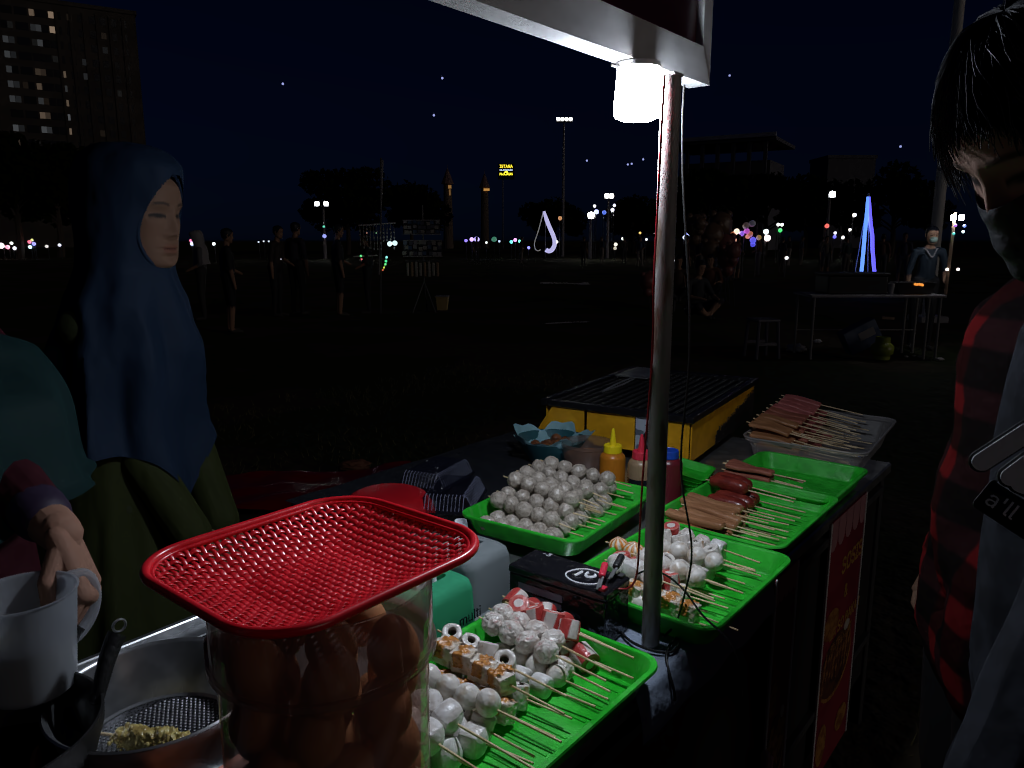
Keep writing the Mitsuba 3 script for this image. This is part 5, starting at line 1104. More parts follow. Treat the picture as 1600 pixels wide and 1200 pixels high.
BF = frame(np.array((0.370, 0.520, 1.268)), (0.80, -0.30, -0.52), (-0.52, -0.80, 0.28))
for pts in ([(-.016, -.020), (-.004, .018)], [(.006, -.018), (.014, .016)], [(.014, -.018), (.034, -.014), (.030, .016)]):
    add(sub(k, 'hoodie') + '__print_edge', wrap(fine(blob(pts, .0105), 1), BF, HOOD, .0009), 'mat_black', None, False)
    add(sub(k, 'hoodie') + '__print', wrap(fine(blob(pts, .0085), 1), BF, HOOD, .0034), 'mat_white_print', None, False)

# --- second customer behind, in a red and black checked shirt
def plaid(p, n, uv):
    fx = (p.x * 0.63 + p.y * 0.78) * 9.5; fz = p.z * 9.0
    a = smoothstep(0.35, 0.5, dr.abs(fx - dr.floor(fx) - 0.5) * 2); b = smoothstep(0.35, 0.5, dr.abs(fz - dr.floor(fz) - 0.5) * 2)
    return mix((0.11, 0.004, 0.005), (0.016, 0.003, 0.004), a) * (1 - b * 0.85)
M['mat_plaid'] = bumped(pr(mikit.proc(plaid), 0.85, spec=0.15), lambda p, n, uv: fbm(p.x * 30, p.y * 30, p.z * 30, 3), 0.008)
k = thing('person', 'customer in a red and black checked shirt standing behind the masked one', 'person')
QM = mat4((0.822, 1.20, 0), rz=165)
hm, hc = head_mesh(80, 110, SKIN, 'down')
qb = [((-.03, 0, 1.34), .052, (-.10, -.01, 1.44), .050), ((-.03, 0, 1.26), .10, (-.03, 0, .92), .11), ((-.03, .165, 1.28), .055, (-.03, -.165, 1.28), .055), ((-.03, .08, .90), .105, (-.03, -.08, .90), .105), ((-.03, .09, .88), .09, (-.02, .095, .47), .06), ((-.03, -.09, .88), .09, (-.02, -.095, .47), .06), ((-.02, .095, .47), .055, (-.05, .10, .09), .04), ((-.02, -.095, .47), .055, (-.05, -.10, .09), .04),
      ((-.05, .10, .05), .036, (.12, .11, .035), .03), ((-.05, -.10, .05), .036, (.12, -.11, .035), .03), ((-.03, .175, 1.275), .048, (.02, .225, 1.03), .04), ((.02, .225, 1.03), .038, (.00, .215, .80), .026), ((-.03, -.175, 1.275), .048, (-.05, -.225, 1.01), .04), ((-.05, -.225, 1.01), .038, (.02, -.21, .80), .027)]
full = cat_(moved(hm, QM @ mat4((-0.09, -0.02, 1.525))), moved(bones_mesh([(np.array(a), b, np.array(c), d) for a, b, c, d in qb], .02, 8), QM), moved(moved(hand_mesh([40, 44, 48, 50], s=.95, left=True), frame((.00, .215, .80), (.2, -.1, -.9), (0.2, .9, .2))), QM), moved(moved(hand_mesh([30, 34, 38, 42], s=.95, left=True), frame((.02, -.21, .80), (.3, .1, -.9), (.1, -.9, .1))), QM))
add(sub(k, 'body'), full, 'mat_skin', None, True, np.vstack([hc, np.tile(SKIN, (len(full.vertices) - len(hc), 1))]))
sb = [((-.03, 0, 1.27), .115, (-.03, 0, .90), .140), ((-.03, .165, 1.275), .068, (-.03, -.165, 1.275), .068), ((-.03, .085, .88), .125, (-.03, -.085, .88), .125), ((-.03, .08, .72), .125, (-.03, -.08, .72), .125), ((-.03, .08, .88), .125, (-.03, .08, .72), .125), ((-.03, -.08, .88), .125, (-.03, -.08, .72), .125), ((-.03, .18, 1.27), .060, (.02, .23, 1.03), .058), ((.02, .23, 1.03), .056, (.002, .217, .79), .044), ((-.03, -.18, 1.27), .060, (-.05, -.23, 1.01), .058), ((-.05, -.23, 1.01), .056, (.012, -.212, .83), .044)]
sm_ = bones_mesh([(np.array(a), b, np.array(c), d) for a, b, c, d in sb], 0.018, 8); v = sm_.vertices
sm_.vertices = v + sm_.vertex_normals * ((meshkit.fbm(v * 9, 3, 8) - .5) * .035)[:, None]
add(sub(k, 'shirt'), sm_, 'mat_plaid', QM, True)
tr = bones_mesh([(np.array((-.03, .09, .86)), .115, np.array((-.02, .10, .45)), .082), (np.array((-.03, -.09, .86)), .115, np.array((-.02, -.10, .45)), .082), (np.array((-.02, .10, .45)), .08, np.array((-.05, .105, .10)), .062), (np.array((-.02, -.10, .45)), .08, np.array((-.05, -.105, .10)), .062)], .02, 6)
add(sub(k, 'trousers'), tr, 'mat_black', QM, True)
add(sub(k, 'hair'), hair(None, 200, 6, 0.06), 'mat_hair', QM @ mat4((-0.09, -0.02, 1.525)), 60)

PX2 = [(16.539, 44.000, 0.000), (18.515, 46.000, 0.000), (15.448, 43.000, 0.000), (4.005, 43.000, 0.000), (5.355, 46.000, 0.000), (6.840, 47.000, 0.000), (0.599, 48.000, 0.000), (-2.195, 48.000, 0.000), (6.985, 42.000, 0.000), (8.420, 45.000, 0.000)]
PX6 = [(5.202, 23.000, 0.000), (6.313, 26.000, 0.000), (5.891, 22.000, 0.000), (8.196, 28.000, 0.000), (9.925, 31.000, 0.000), (11.932, 34.000, 0.000), (12.224, 30.000, 0.000), (11.720, 27.000, 0.000), (12.497, 26.000, 0.000), (12.214, 24.000, 0.000)]
PX3 = [(5.234, 9.150, 1.597), (5.341, 9.150, 1.590), (5.333, 9.150, 1.523), (5.222, 9.150, 1.501), (5.191, 9.150, 1.082), (5.321, 9.150, 1.082)]
PX4 = [(3.736, 9.895, 0.030), (4.295, 10.606, 0.030), (4.812, 9.165, 0.030), (4.933, 9.218, 0.030), (4.976, 9.165, 0.030), (5.105, 8.962, 0.030)]
PXL_drop_r = [(2.468, 60.000, 3.646), (2.671, 60.000, 3.019), (2.974, 60.000, 2.292), (3.279, 60.000, 1.562), (3.285, 60.000, 1.024), (2.990, 60.000, 0.632), (2.640, 60.000, 0.730)]
PXL_drop_l = [(2.427, 60.200, 3.606), (2.186, 60.200, 2.684), (1.894, 60.200, 1.709), (1.747, 60.200, 1.121), (1.900, 60.200, 0.678), (2.249, 60.200, 0.728)]
FARL = [((-39.719, 60.000, 1.024), (1, 0.8, 0.9), 0.22, 'white lights at the far left edge of the field'),
((-39.233, 60.000, 0.926), (1, 0.3, 0.4), 0.16, 'pink light second from the left edge'),
((-38.898, 60.000, 1.220), (0.9, 1, 0.9), 0.12, 'small white light third from the left edge'),
((-38.697, 60.000, 0.828), (0.9, 0.95, 1), 0.14, 'white light just left of the coloured pair at the left'),
((-37.494, 60.000, 1.318), (0.9, 0.12, 0.2), 0.13, 'red light of the coloured cluster at the left'),
((-37.278, 60.000, 1.464), (0.5, 0.5, 0.15), 0.1, 'yellow light above the coloured cluster at the left'),
((-37.163, 60.000, 1.171), (0.25, 0.25, 1), 0.14, 'blue light of the coloured cluster at the left'),
((-37.490, 60.000, 0.926), (0.5, 0.9, 1), 0.14, 'pale cyan light below the coloured cluster at the left'),
((-36.190, 60.000, 0.975), (0.45, 0.42, 0.4), 0.12, 'grey white light right of the coloured cluster'),
((-35.184, 60.000, 1.073), (0.55, 0.55, 0.75), 0.12, 'pale violet light nearest the headscarf on its left'),
((-20.796, 50.000, 1.416), (1, 0.15, 0.3), 0.1, 'red light just right of the face of the young woman'),
((-20.729, 50.000, 1.212), (0.6, 0.7, 1), 0.12, 'white blue light right of the chin of the young woman'),
((-19.319, 50.000, 1.212), (0.9, 1, 0.95), 0.11, 'white light right of the grey scarfed person'),
((-19.692, 60.000, 1.318), (0.4, 0.45, 0.5), 0.07, 'first faint light in the row left of the dark group'),
((-19.291, 60.000, 1.366), (0.4, 0.45, 0.5), 0.07, 'second faint light in the row left of the dark group'),
((-18.893, 60.000, 1.366), (0.4, 0.45, 0.5), 0.07, 'third faint light in the row left of the dark group'),
((-3.579, 60.000, 1.415), (0.25, 0.18, 0.9), 0.12, 'small violet light left of the purple toy stand'),
((-3.131, 60.000, 1.513), (0.6, 0.4, 1), 0.16, 'left lamp of the purple toy stand'),
((-2.733, 60.000, 1.513), (0.45, 0.38, 1), 0.2, 'right lamp of the purple toy stand'),
((-2.840, 60.000, 0.681), (0.45, 0.4, 1), 0.14, 'low violet light under the purple toy stand'),
((-1.989, 60.000, 1.269), (0.6, 0.65, 0.6), 0.1, 'white light right of the purple toy stand'),
((-1.391, 60.000, 1.513), (0.02, 0.1, 0.06), 0.2, 'dim green light right of the purple toy stand'),
((-0.994, 60.000, 1.366), (0.4, 0.5, 0.7), 0.09, 'pale blue light right of the dim green one'),
((-0.050, 60.000, 1.318), (0.15, 0.9, 0.9), 0.13, 'cyan light left in the trio before the drop light'),
((0.249, 60.000, 1.464), (0.9, 0.35, 0.9), 0.14, 'pink light in the middle of the trio before the drop light'),
((0.597, 60.000, 1.366), (0.15, 0.85, 0.55), 0.12, 'green light right in the trio before the drop light'),
((1.295, 60.000, 0.877), (0.25, 0.25, 1), 0.12, 'blue light at the foot of the drop light'),
((3.481, 60.000, 1.318), (1, 1, 0.95), 0.11, 'white light right of the drop light'),
((7.389, 55.000, 1.147), (0.7, 0.65, 0.5), 0.13, 'pale yellow light at the foot of the floodlight post, upper'),
((7.350, 55.000, 0.877), (0.3, 0.28, 0.22), 0.12, 'pale yellow light at the foot of the floodlight post, lower'),
((8.596, 60.000, 1.562), (1, 1, 0.9), 0.11, 'white light left in the pair before the lamp pole'),
((10.436, 60.000, 1.513), (0.85, 0.9, 0.9), 0.1, 'white light close left of the lamp pole'),
((11.069, 60.000, 1.903), (0.8, 0.85, 0.9), 0.1, 'white light touching the left edge of the lamp pole'),
((9.924, 60.000, 2.000), (0.5, 0.32, 0.08), 0.1, 'orange light above the pair before the lamp pole'),
((7.489, 58.000, 3.665), (0.75, 0.75, 0.9), 0.14, 'white light right of the warm floodlight post, lower'),
((7.624, 58.000, 3.991), (0.6, 0.6, 0.8), 0.12, 'white light right of the warm floodlight post, upper'),
((6.148, 58.000, 3.944), (0.7, 0.7, 0.7), 0.12, 'white speck above the lower warm floodlight'),
((6.873, 58.000, 3.479), (0.05, 0.1, 0.45), 0.16, 'deep blue light between the two warm floodlights'),
((6.300, 58.000, 3.526), (0.5, 0.55, 1), 0.18, 'bluish light touching the lower warm floodlight'),
((3.708, 60.000, 3.116), (0.3, 0.14, 0.05), 0.16, 'dull orange kite like light right of the drop light'),
((7.680, 34.000, 1.666), (0.3, 0.35, 1), 0.1, 'slanted blue white stick light right of the lamp pole, upper'),
((7.600, 34.000, 1.556), (0.6, 0.7, 1), 0.09, 'slanted blue white stick light right of the lamp pole, lower'),
((7.764, 34.000, 1.666), (0.4, 0.55, 0.75), 0.09, 'pale light beside the stick light'),
((13.129, 40.000, 1.872), (0.8, 1, 1), 0.14, 'white light right of the colourful stall, upper'),
((13.215, 40.000, 1.547), (1, 0.8, 0.75), 0.17, 'white pink light right of the colourful stall, lower'),
((17.167, 50.000, 2.430), (1, 1, 1), 0.11, 'left of the twin white lights above the green one'),
((17.415, 50.000, 2.430), (1, 1, 1), 0.11, 'right of the twin white lights above the green one'),
((17.315, 50.000, 2.066), (0.04, 0.5, 0.12), 0.13, 'green light below the twin white ones'),
((10.708, 30.000, 0.755), (0.9, 0.9, 0.9), 0.07, 'lone low white light on the dark field'),
((20.310, 50.000, 2.349), (0.7, 0.1, 0.08), 0.14, 'red light below the white floodlight'),
((20.882, 50.000, 1.904), (0.8, 0.8, 1), 0.1, 'white light left of the blue cone, upper'),
((20.860, 50.000, 1.660), (0.12, 0.12, 0.9), 0.11, 'blue light below the white one left of the cone'),
((21.401, 50.000, 1.619), (0.9, 0.9, 0.9), 0.11, 'white light left of the blue cone, lower'),
((22.027, 50.000, 3.034), (1, 1, 1), 0.13, 'big white light left of the blue cone near its shoulder'),
((21.816, 50.000, 2.106), (0.9, 0.9, 0.85), 0.1, 'white light close left of the blue cone'),
((18.349, 45.000, 0.866), (0.25, 0.25, 0.8), 0.1, 'violet light low left of the blue cone')]
SKYL = [((-20.009, 70.000, 14.870), 'leftmost blue flying light in the black sky'), ((-6.084, 70.000, 15.345), 'blue flying light in the middle of the sky, upper of two'), ((-6.868, 70.000, 12.257), 'blue flying light in the middle of the sky, lower of two'), ((21.676, 80.000, 17.576), 'pale flying light right of the sign board'), ((7.609, 80.000, 9.401), 'faint flying light right of the high floodlights'), ((11.781, 80.000, 9.025), 'left of the close pair of flying lights under the lamp'), ((12.170, 80.000, 9.088), 'right of the close pair of flying lights under the lamp'), ((13.327, 80.000, 9.527), 'flying light between the close pair and the lamp pole'), ((34.425, 70.000, 9.607), 'blue flying light near the tall grey pole'), ((38.504, 70.000, 9.115), 'flying light touching the tall grey pole')]
RACKL = [((-2.924, 14.900, 1.127), (0.1, 0.8, 0.25)), ((-2.914, 14.900, 1.065), (0.8, 0.08, 0.12)), ((-2.429, 14.900, 1.102), (0.25, 0.9, 0.75)), ((-2.444, 14.900, 1.029), (0.05, 0.75, 0.25)), ((-2.458, 14.900, 0.967), (0.1, 0.8, 0.2)), ((-2.485, 14.900, 0.906), (0.5, 0.7, 0.05)), ((-2.511, 14.900, 0.857), (0.8, 0.1, 0.05)), ((-3.374, 13.900, 1.667), (0.1, 0.6, 0.4)), ((-3.371, 13.900, 1.498), (0.35, 0.4, 1.0)), ((-4.176, 13.900, 1.089), (0.5, 0.5, 0.6)), ((-2.360, 14.900, 1.358), (0.75, 1, 1)), ((-2.261, 14.900, 1.370), (0.75, 1, 1)), ((-2.797, 14.900, 1.564), (0.3, 0.12, 0.08)), ((-2.612, 14.900, 1.564), (0.1, 0.25, 0.12))]
BALL = [((3.910, 16.500, 1.727), 0.22), ((3.930, 16.200, 1.760), 0.13), ((4.389, 17.000, 1.529), 0.26), ((4.697, 17.000, 1.294), 0.24), ((4.611, 16.400, 1.070), 0.22), ((4.273, 16.600, 1.229), 0.2), ((2.661, 15.000, 0.629), 0.16), ((2.822, 15.200, 0.657), 0.15), ((5.097, 19.000, 1.788), 0.3), ((4.598, 16.000, 1.210), 0.16)]
TREEX = [-38.33, -38.65, -37.26, -17.03, -11.14, 4.68, 12.56, 24.57, 26.48, 32.43, 13.23]
# ------------------------------------------------------------------ background figures
def figure(label, foot, heading, h=1.62, shirt=(0.02, 0.02, 0.025), legs=(0.015, 0.015, 0.02), bare=0.0, pose='stand', hairc=(0.012, 0.011, 0.012), headwear=None, group=None, skin=(0.30, 0.17, 0.11), bend=0.0):
    k = thing('person', label, 'person', group)
    s = h / 1.66; Mf = mat4(foot, rz=heading, s=s)
    A = lambda *p: np.array(p, float)
    if pose == 'stand':
        hip, top = .88, 1.36; dx = bend
        B = [('s', A(-.02, 0, 1.0), .115, A(-.02 + dx * .7, 0, 1.24), .115), ('s', A(-.02 + dx, .15, 1.33), .06, A(-.02 + dx, -.15, 1.33), .06), ('n', A(-.02 + dx, 0, 1.36), .05, A(dx * 1.2, 0, 1.46), .05), ('l', A(-.02, .08, .92), .11, A(-.02, -.08, .92), .11)]
        for sg in (-1, 1):
            B += [('l', A(-.02, sg * .09, .88), .092, A(.0, sg * .105, .48), .062), ('c', A(0, sg * .105, .48), .056, A(-.03, sg * .11, .09), .038), ('f', A(-.03, sg * .11, .045), .036, A(.12, sg * .12, .032), .028)]
            el = A(-.02 + dx * .8, sg * .23, 1.06); wr = A(.14 + dx, sg * .17, .98) if sg > 0 else A(.03, -.22, .82)
            B += [('s', A(-.02 + dx, sg * .17, 1.32), .052, el, .044), ('n', el, .038, wr, .027), ('n', wr, .027, wr + (wr - el) / np.linalg.norm(wr - el) * .10, .020)]
        hz = A(.01 + dx * 1.25, 0, 1.545)
    else:
        B = [('s', A(-.05, 0, .20), .14, A(.02, 0, .52), .12), ('s', A(.02, .15, .60), .06, A(.02, -.15, .60), .06), ('n', A(.02, 0, .62), .05, A(.05, 0, .73), .05)]
        for sg in (-1, 1):
            kn = A(.34, sg * .22, .30 if sg > 0 else .22)
            B += [('l', A(-.02, sg * .10, .13), .10, kn, .068), ('c', kn, .060, A(.30, sg * .02, .07), .042), ('f', A(.30, sg * .02, .05), .036, A(.42, sg * .03, .035), .028), ('s', A(.02, sg * .17, .59), .052, A(.12, sg * .25, .36), .044), ('n', A(.12, sg * .25, .36), .038, A(.32, sg * .16, .34), .026), ('n', A(.32, sg * .16, .34), .026, A(.40, sg * .13, .33), .020)]
        hz = A(.07, 0, .82)
    bm_ = bones_mesh([b[1:] for b in B], .045, 5, 10)
    dm_ = np.stack([seg_dist(bm_.vertices, b[1], b[3]) - (b[2] + b[4]) / 2 for b in B], 1)
    pal = {'s': shirt, 'l': legs, 'n': skin, 'c': skin if bare else legs, 'f': (0.05, 0.045, 0.04)}
    cols = np.array([pal[b[0]] for b in B])[dm_.argmin(1)]
    hm_, hc_ = head_mesh(40, 54, skin, 'down')
    full = cat_(bm_, moved(hm_, mat4(hz, ry=18 if pose != 'stand' else 8)))
    add(sub(k, 'body'), full, 'mat_vc', Mf, True, np.vstack([cols, hc_]))
    Mh = Mf @ mat4(hz, ry=18 if pose != 'stand' else 8)
    if headwear is not None:
        add(sub(k, 'headscarf'), hijab(0.50, seed=int(abs(heading)) + 3, shoulder=.15, front=.15), headwear, Mh, True)
    else:
        add(sub(k, 'hair'), hair(None, 0, 5, low=-.06), 'mat_hair', Mh, 60)
    return k
MAN = np.array
figure('person in dark clothes and shorts standing left of the kite pole, bare calves showing', np.array((-3.154, 14.000, 0.049)), 20, 1.66, (0.018, 0.018, 0.024), (0.012, 0.012, 0.014), 1)
figure('person in a dark purple shirt seen from behind among the left group', np.array((-4.033, 14.400, 0.034)), 60, 1.72, (0.030, 0.026, 0.040), (0.014, 0.014, 0.016))
figure('person looking down at a phone at the left of the dark group', np.array((-4.332, 14.100, 0.027)), -10, 1.66, (0.03, 0.022, 0.02), (0.014, 0.014, 0.016), 0, bend=.05)
figure('person in black shorts standing just right of the headscarfed woman, pale legs showing', np.array((-4.359, 11.800, 0.004)), 30, 1.60, (0.016, 0.016, 0.018), (0.010, 0.010, 0.012), 1)
figure('person with a grey headscarf far behind the young woman by the small lights', np.array((-5.537, 13.600, 0.019)), 200, 1.55, (0.10, 0.10, 0.11), (0.03, 0.03, 0.03), 0, headwear='mat_grey_paint')
figure('person in a long dark coat standing between the two toy racks', np.array((-2.884, 15.200, -0.017)), 190, 1.58, (0.014, 0.014, 0.018), (0.014, 0.014, 0.018))
figure('person sitting cross legged on the field right of the lamp pole, bare knee showing', np.array((2.994, 12.400, 0.174)), -65, 1.66, (0.02, 0.022, 0.026), (0.018, 0.016, 0.02), 1, 'sit')
figure('person sitting on the field beside the small white lantern', np.array((3.297, 15.200, 0.239)), -100, 1.6, (0.05, 0.026, 0.02), (0.02, 0.02, 0.024), 0, 'sit')
figure('person sitting near the striped crate with an orange brown shirt', np.array((4.089, 15.800, 0.245)), -110, 1.6, (0.10, 0.035, 0.02), (0.02, 0.02, 0.024), 0, 'sit')
for q, (px, py, y, hd_) in enumerate(((1252, 410, 44.0, 0), (1284, 409, 46.0, 90), (1232, 412, 43.0, 180), (912, 412, 43.0, 40), (940, 410, 46.0, 200), (975, 409, 47.0, 120), (815, 408, 48.0, 10), (745, 408, 48.0, 300), (1000, 412, 42.0, 250), (1025, 410, 45.0, 20))):
    lab = ('pale trousered person far across the field near the red light', 'person far off between the white lights and the blue cone', 'person far across the field left of the pale trousered one', 'person far off just right of the white drop shaped light', 'person far off beneath the lower of the two floodlights', 'person far off right of the floodlight post', 'person far off left of the white drop shaped light',
           'person far off under the purple lit toy stand', 'person far off at the left edge of the lamp pole', 'person far off hidden close behind the lamp pole')[q]
    figure(lab, PX2[q], hd_, 1.65, [(0.05, 0.08, 0.14), (0.05, 0.04, 0.04), (0.02, 0.02, 0.02), (0.05, 0.03, 0.03)][q % 4], [(0.22, 0.20, 0.18), (0.03, 0.03, 0.04)][q % 2])

for q, (p, hd_) in enumerate(zip(PX6, (10, 200, 90, -60, 150, 30, 270, 120, 60, 240))):
    figure('person in the dim crowd ' + ('first right of the lamp pole', 'second right of the lamp pole', 'third right of the lamp pole', 'right under the colourful stall', 'just past the colourful stall', 'under the twin white lights', 'below the white floodlight at the right', 'left of the blue cone', 'close behind the blue cone', 'left of the tall grey pole')[q], p, hd_, 1.58 + .02 * (q % 5), [(0.10, 0.05, 0.04), (0.04, 0.04, 0.06), (0.09, 0.08, 0.07), (0.03, 0.05, 0.05)][q % 4], [(0.05, 0.05, 0.06), (0.10, 0.09, 0.08)][q % 2], q % 3 == 0)
# --- right: the neighbour's table with grill, boxes and lamp
TY = 9.1
k = thing('vendor_table', 'long metal legged market table of the neighbouring stall on the right', 'table')
L0, L1 = np.array((3.606, 9.100, 0.781)), np.array((5.161, 9.100, 0.812))
def wbox(name, c, sx, sy, sz, mat, rz=0, bev=0.0, rx=0, ry=0):
    return add(name, box(sx, sy, sz, (0, 0, 0), bev), mat, mat4(c, rx, ry, rz), False)
TX0, TX1 = float(L0[0]), float(L1[0])
wbox(sub(k, 'table_top'), ((TX0 + TX1) / 2, 9.40, 0.765), TX1 - TX0 + .06, .62, .03, 'mat_grey_paint', 0, .004)
for x in (TX0 + .02, TX1 - .02, TX1 - .16):
    for y in (9.13, 9.66):
        add(sub(k, 'leg'), trimesh.creation.cylinder(.016, .75, 10, transform=mat4((x, y, .375))), 'mat_table_leg')
add(sub(k, 'rail'), trimesh.creation.cylinder(.010, TX1 - TX0, 8, transform=mat4(((TX0 + TX1) / 2, 9.66, .30), ry=90)), 'mat_table_leg')
M['mat_table_leg'] = pr((0.20, 0.19, 0.18), 0.5)
k = thing('black_box', 'black lidded box standing on the left half of the neighbouring table', 'box')
c0 = np.array((4.163, 9.300, 0.930))
add(sub(k, 'body'), rbox(.72, .42, .22, .02, (float(c0[0]), 9.40, .892)), 'mat_black')
add(sub(k, 'lid'), rbox(.75, .45, .035, .012, (float(c0[0]), 9.40, 1.021)), 'mat_black')
k = thing('small_grill', 'small dark grill with glowing embers on the neighbouring table', 'grill')
c0 = np.array((4.866, 9.250, 0.879)); gx0 = float(c0[0])
gm = rr_loft([(.20, .10, .02, 0), (.24, .13, .03, .13), (.25, .14, .03, .135), (.235, .125, .025, .132), (.20, .10, .02, .06)], 4)
add(sub(k, 'tray'), gm, 'mat_black', mat4((gx0, 9.30, .785)))
for y in np.linspace(-.10, .10, 7): add(sub(k, 'grill_bar'), box(.44, .008, .006, (gx0, 9.30 + y, .925)), 'mat_dark_metal', None, False)
em = cat_(*[moved(lumpy(.016, q, .25, 2, 1), mat4((gx0 - .03 + .012 * q + rng.normal(0, .004), 9.155 + rng.normal(0, .004), .905 + rng.normal(0, .004)))) for q in range(8)])
put(sub(k, 'embers'), proto(em, 'mat_black', 40, emitter=glow((1.0, 0.33, 0.05), 0.9)))
k = thing('plastic_cup', 'pale plastic cup standing left of the small dark grill', 'cup')
c0 = np.array((4.565, 9.200, 0.935)); add(k, lathe([(0, 0), (.030, 0), (.042, .13), (.044, .132), (.040, .13), (.028, .004), (0, .004)], 20), 'mat_grey_paint', mat4((float(c0[0]), 9.2, .781)))
k = thing('stall_lamp', 'double white lamp on a thin brown post at the neighbouring stall', 'lamp')
c0 = np.array((5.255, 9.150, 1.686)); lx, lz = float(c0[0]), float(c0[2])
add(sub(k, 'post'), tube([(lx - .015, 9.22, .78), (lx, 9.22, lz + .06)], .019, 10), 'mat_post_brown')
M['mat_post_brown'] = pr((0.22, 0.14, 0.09), 0.6)
for dx in (-.045, .05):
    put(sub(k, 'bulb'), proto(lathe([(0, -.035), (.026, -.030), (.034, 0), (.026, .032), (0, .036)], 18), 'mat_white', True, emitter={'type': 'area', 'radiance': {'type': 'rgb', 'value': [80.0, 84.0, 90.0]}, 'sampling_weight': 5.0}), mat4((lx + dx, 9.17, lz)))
for q, (px, py, col) in enumerate(((1493, 352, (.35, .1, .8)), (1507, 353, (.15, .25, .9)), (1505, 362, (.6, .9, 1.0)), (1490, 365, (.05, .45, .4)), (1480, 421, (1, .9, .8)), (1497, 421, (1, .9, .8)))):
    c = thing('toy_light', ['violet', 'blue', 'white', 'teal', 'warm white', 'warm white'][q] + ' little light hanging under the double stall lamp' if q < 4 else f'warm white little light {("left", "right")[q - 4]} of the foot of the stall post', 'light', 'little lights at the neighbouring stall')
    p = PX3[q]; put(c, proto(lumpy(.018, q, .1, 2, 2), 'mat_white', True, emitter=glow(col, 1.6 if q < 4 else 4)), mat4(p))
M['mat_blue_box'] = pr(tone((0.03, 0.06, 0.13), (0.10, 0.13, 0.19), 7, 3), 0.5)
k = thing('blue_box', 'blue printed carton leaning tilted under the neighbouring table', 'box')
c0 = np.array((4.298, 9.250, 0.279))
add(sub(k, 'carton'), box(.42, .20, .30, bev=.006), 'mat_blue_box', mat4((float(c0[0]), 9.32, .26), ry=-28), False)
add(sub(k, 'print'), box(.20, .004, .10, (.05, -.1035, .02)), 'mat_grey_paint', mat4((float(c0[0]), 9.32, .26), ry=-28), False)
k = thing('gas_cylinder', 'squat yellow green gas cylinder on the ground in front of the blue carton', 'gas cylinder')
M['mat_lpg'] = pr((0.20, 0.24, 0.02), 0.35)
c0 = np.array((4.438, 9.000, 0.086)); gb_ = mat4((float(c0[0]), 9.02, 0.02))
add(sub(k, 'tank'), lathe([(0, .03), (.08, .035), (.125, .075), (.13, .12), (.125, .165), (.08, .205), (.03, .215), (0, .216)][::-1], 30), 'mat_lpg', gb_, 50)
add(sub(k, 'foot_ring'), lathe([(.085, 0), (.095, 0), (.095, .045), (.085, .045)], 24), 'mat_lpg', gb_)
add(sub(k, 'collar'), lathe([(.075, .20), (.082, .20), (.082, .27), (.075, .27)], 24), 'mat_lpg', gb_)
add(sub(k, 'valve'), lathe([(0, .21), (.012, .21), (.014, .25), (0, .255)], 12), 'mat_steel', gb_)
k = thing('plank', 'short pale plank lying behind the gas cylinder', 'plank'); c0 = np.array((4.734, 9.500, 0.353)); wbox(k, (float(c0[0]), 9.55, .46), .16, .03, .035, 'mat_post_brown', 0, .003, ry=4)
for q, (px, py) in enumerate(((1244, 544), (1277, 533), (1416, 557), (1428, 556), (1437, 557), (1468, 561))):
    k = thing('litter', ['crumpled white plastic bag on the grass left of the neighbouring table', 'pale paper cup by the left leg of the neighbouring table', 'leftmost of the white scraps under the small grill', 'middle white scrap under the small grill', 'rightmost white scrap under the small grill', 'pale scrap at the right leg of the neighbouring table'][q], 'litter')
    p = PX4[q]; add(k, lumpy((.10, .045, .02, .015, .02, .035)[q], q + 80, .5, 2.2, 3, (1.2, .9, .55)), 'mat_litter', mat4((p[0], p[1], .03)), True)
M['mat_litter'] = pr((0.42, 0.40, 0.40), 0.6)
figure('vendor in a dark jacket with a pale green mask working at the neighbouring table', (float(np.array((5.378, 9.950, 1.224))[0]), 9.95, 0.0), -100, 1.60, (0.016, 0.026, 0.040), (0.012, 0.012, 0.014), bend=.05)
vk = [q for q in labels if q.startswith('person')][-1]
M['mat_mask_green'] = pr((0.22, 0.32, 0.28), 0.6)
vx = float(np.array((5.378, 9.950, 1.224))[0])
mm = lumpy(1.0, 3, .05, 2, 3); mm.vertices = mm.vertices * (.045, .05, .040)
add(sub(vk, 'face_mask'), mm, 'mat_mask_green', mat4((vx + .0, 9.95, 0), rz=-100, s=1.6 / 1.66) @ mat4((.145, 0, 1.485)), True)
add(sub(vk, 'collar'), tube(spline([(.06, .10, 1.36), (.12, .05, 1.33), (.15, 0, 1.26), (.12, -.05, 1.33), (.06, -.10, 1.36)], 20), .010, 6), 'mat_grey_paint', mat4((vx, 9.95, 0), rz=-100, s=1.6 / 1.66))

k = thing('plastic_stool', 'dark plastic stool standing alone on the grass right of the lamp pole', 'stool')
c0 = np.array((3.083, 9.300, 0.018)); sx_, sy_ = float(c0[0]), 9.3
M['mat_stool'] = pr((0.075, 0.07, 0.095), 0.45)
add(sub(k, 'seat'), rbox(.30, .30, .035, .012, (0, 0, .465)), 'mat_stool', mat4((sx_, sy_, 0), rz=12))
for a in (-1, 1):
    for b_ in (-1, 1): add(sub(k, 'leg'), tube([(a * .15, b_ * .15, 0), (a * .125, b_ * .125, .455)], .022, 8), 'mat_stool', mat4((sx_, sy_, 0), rz=12))
for a in (-1, 1): add(sub(k, 'stretcher'), box(.26, .02, .035, (0, a * .14, .18)), 'mat_stool', mat4((sx_, sy_, 0), rz=12), False)

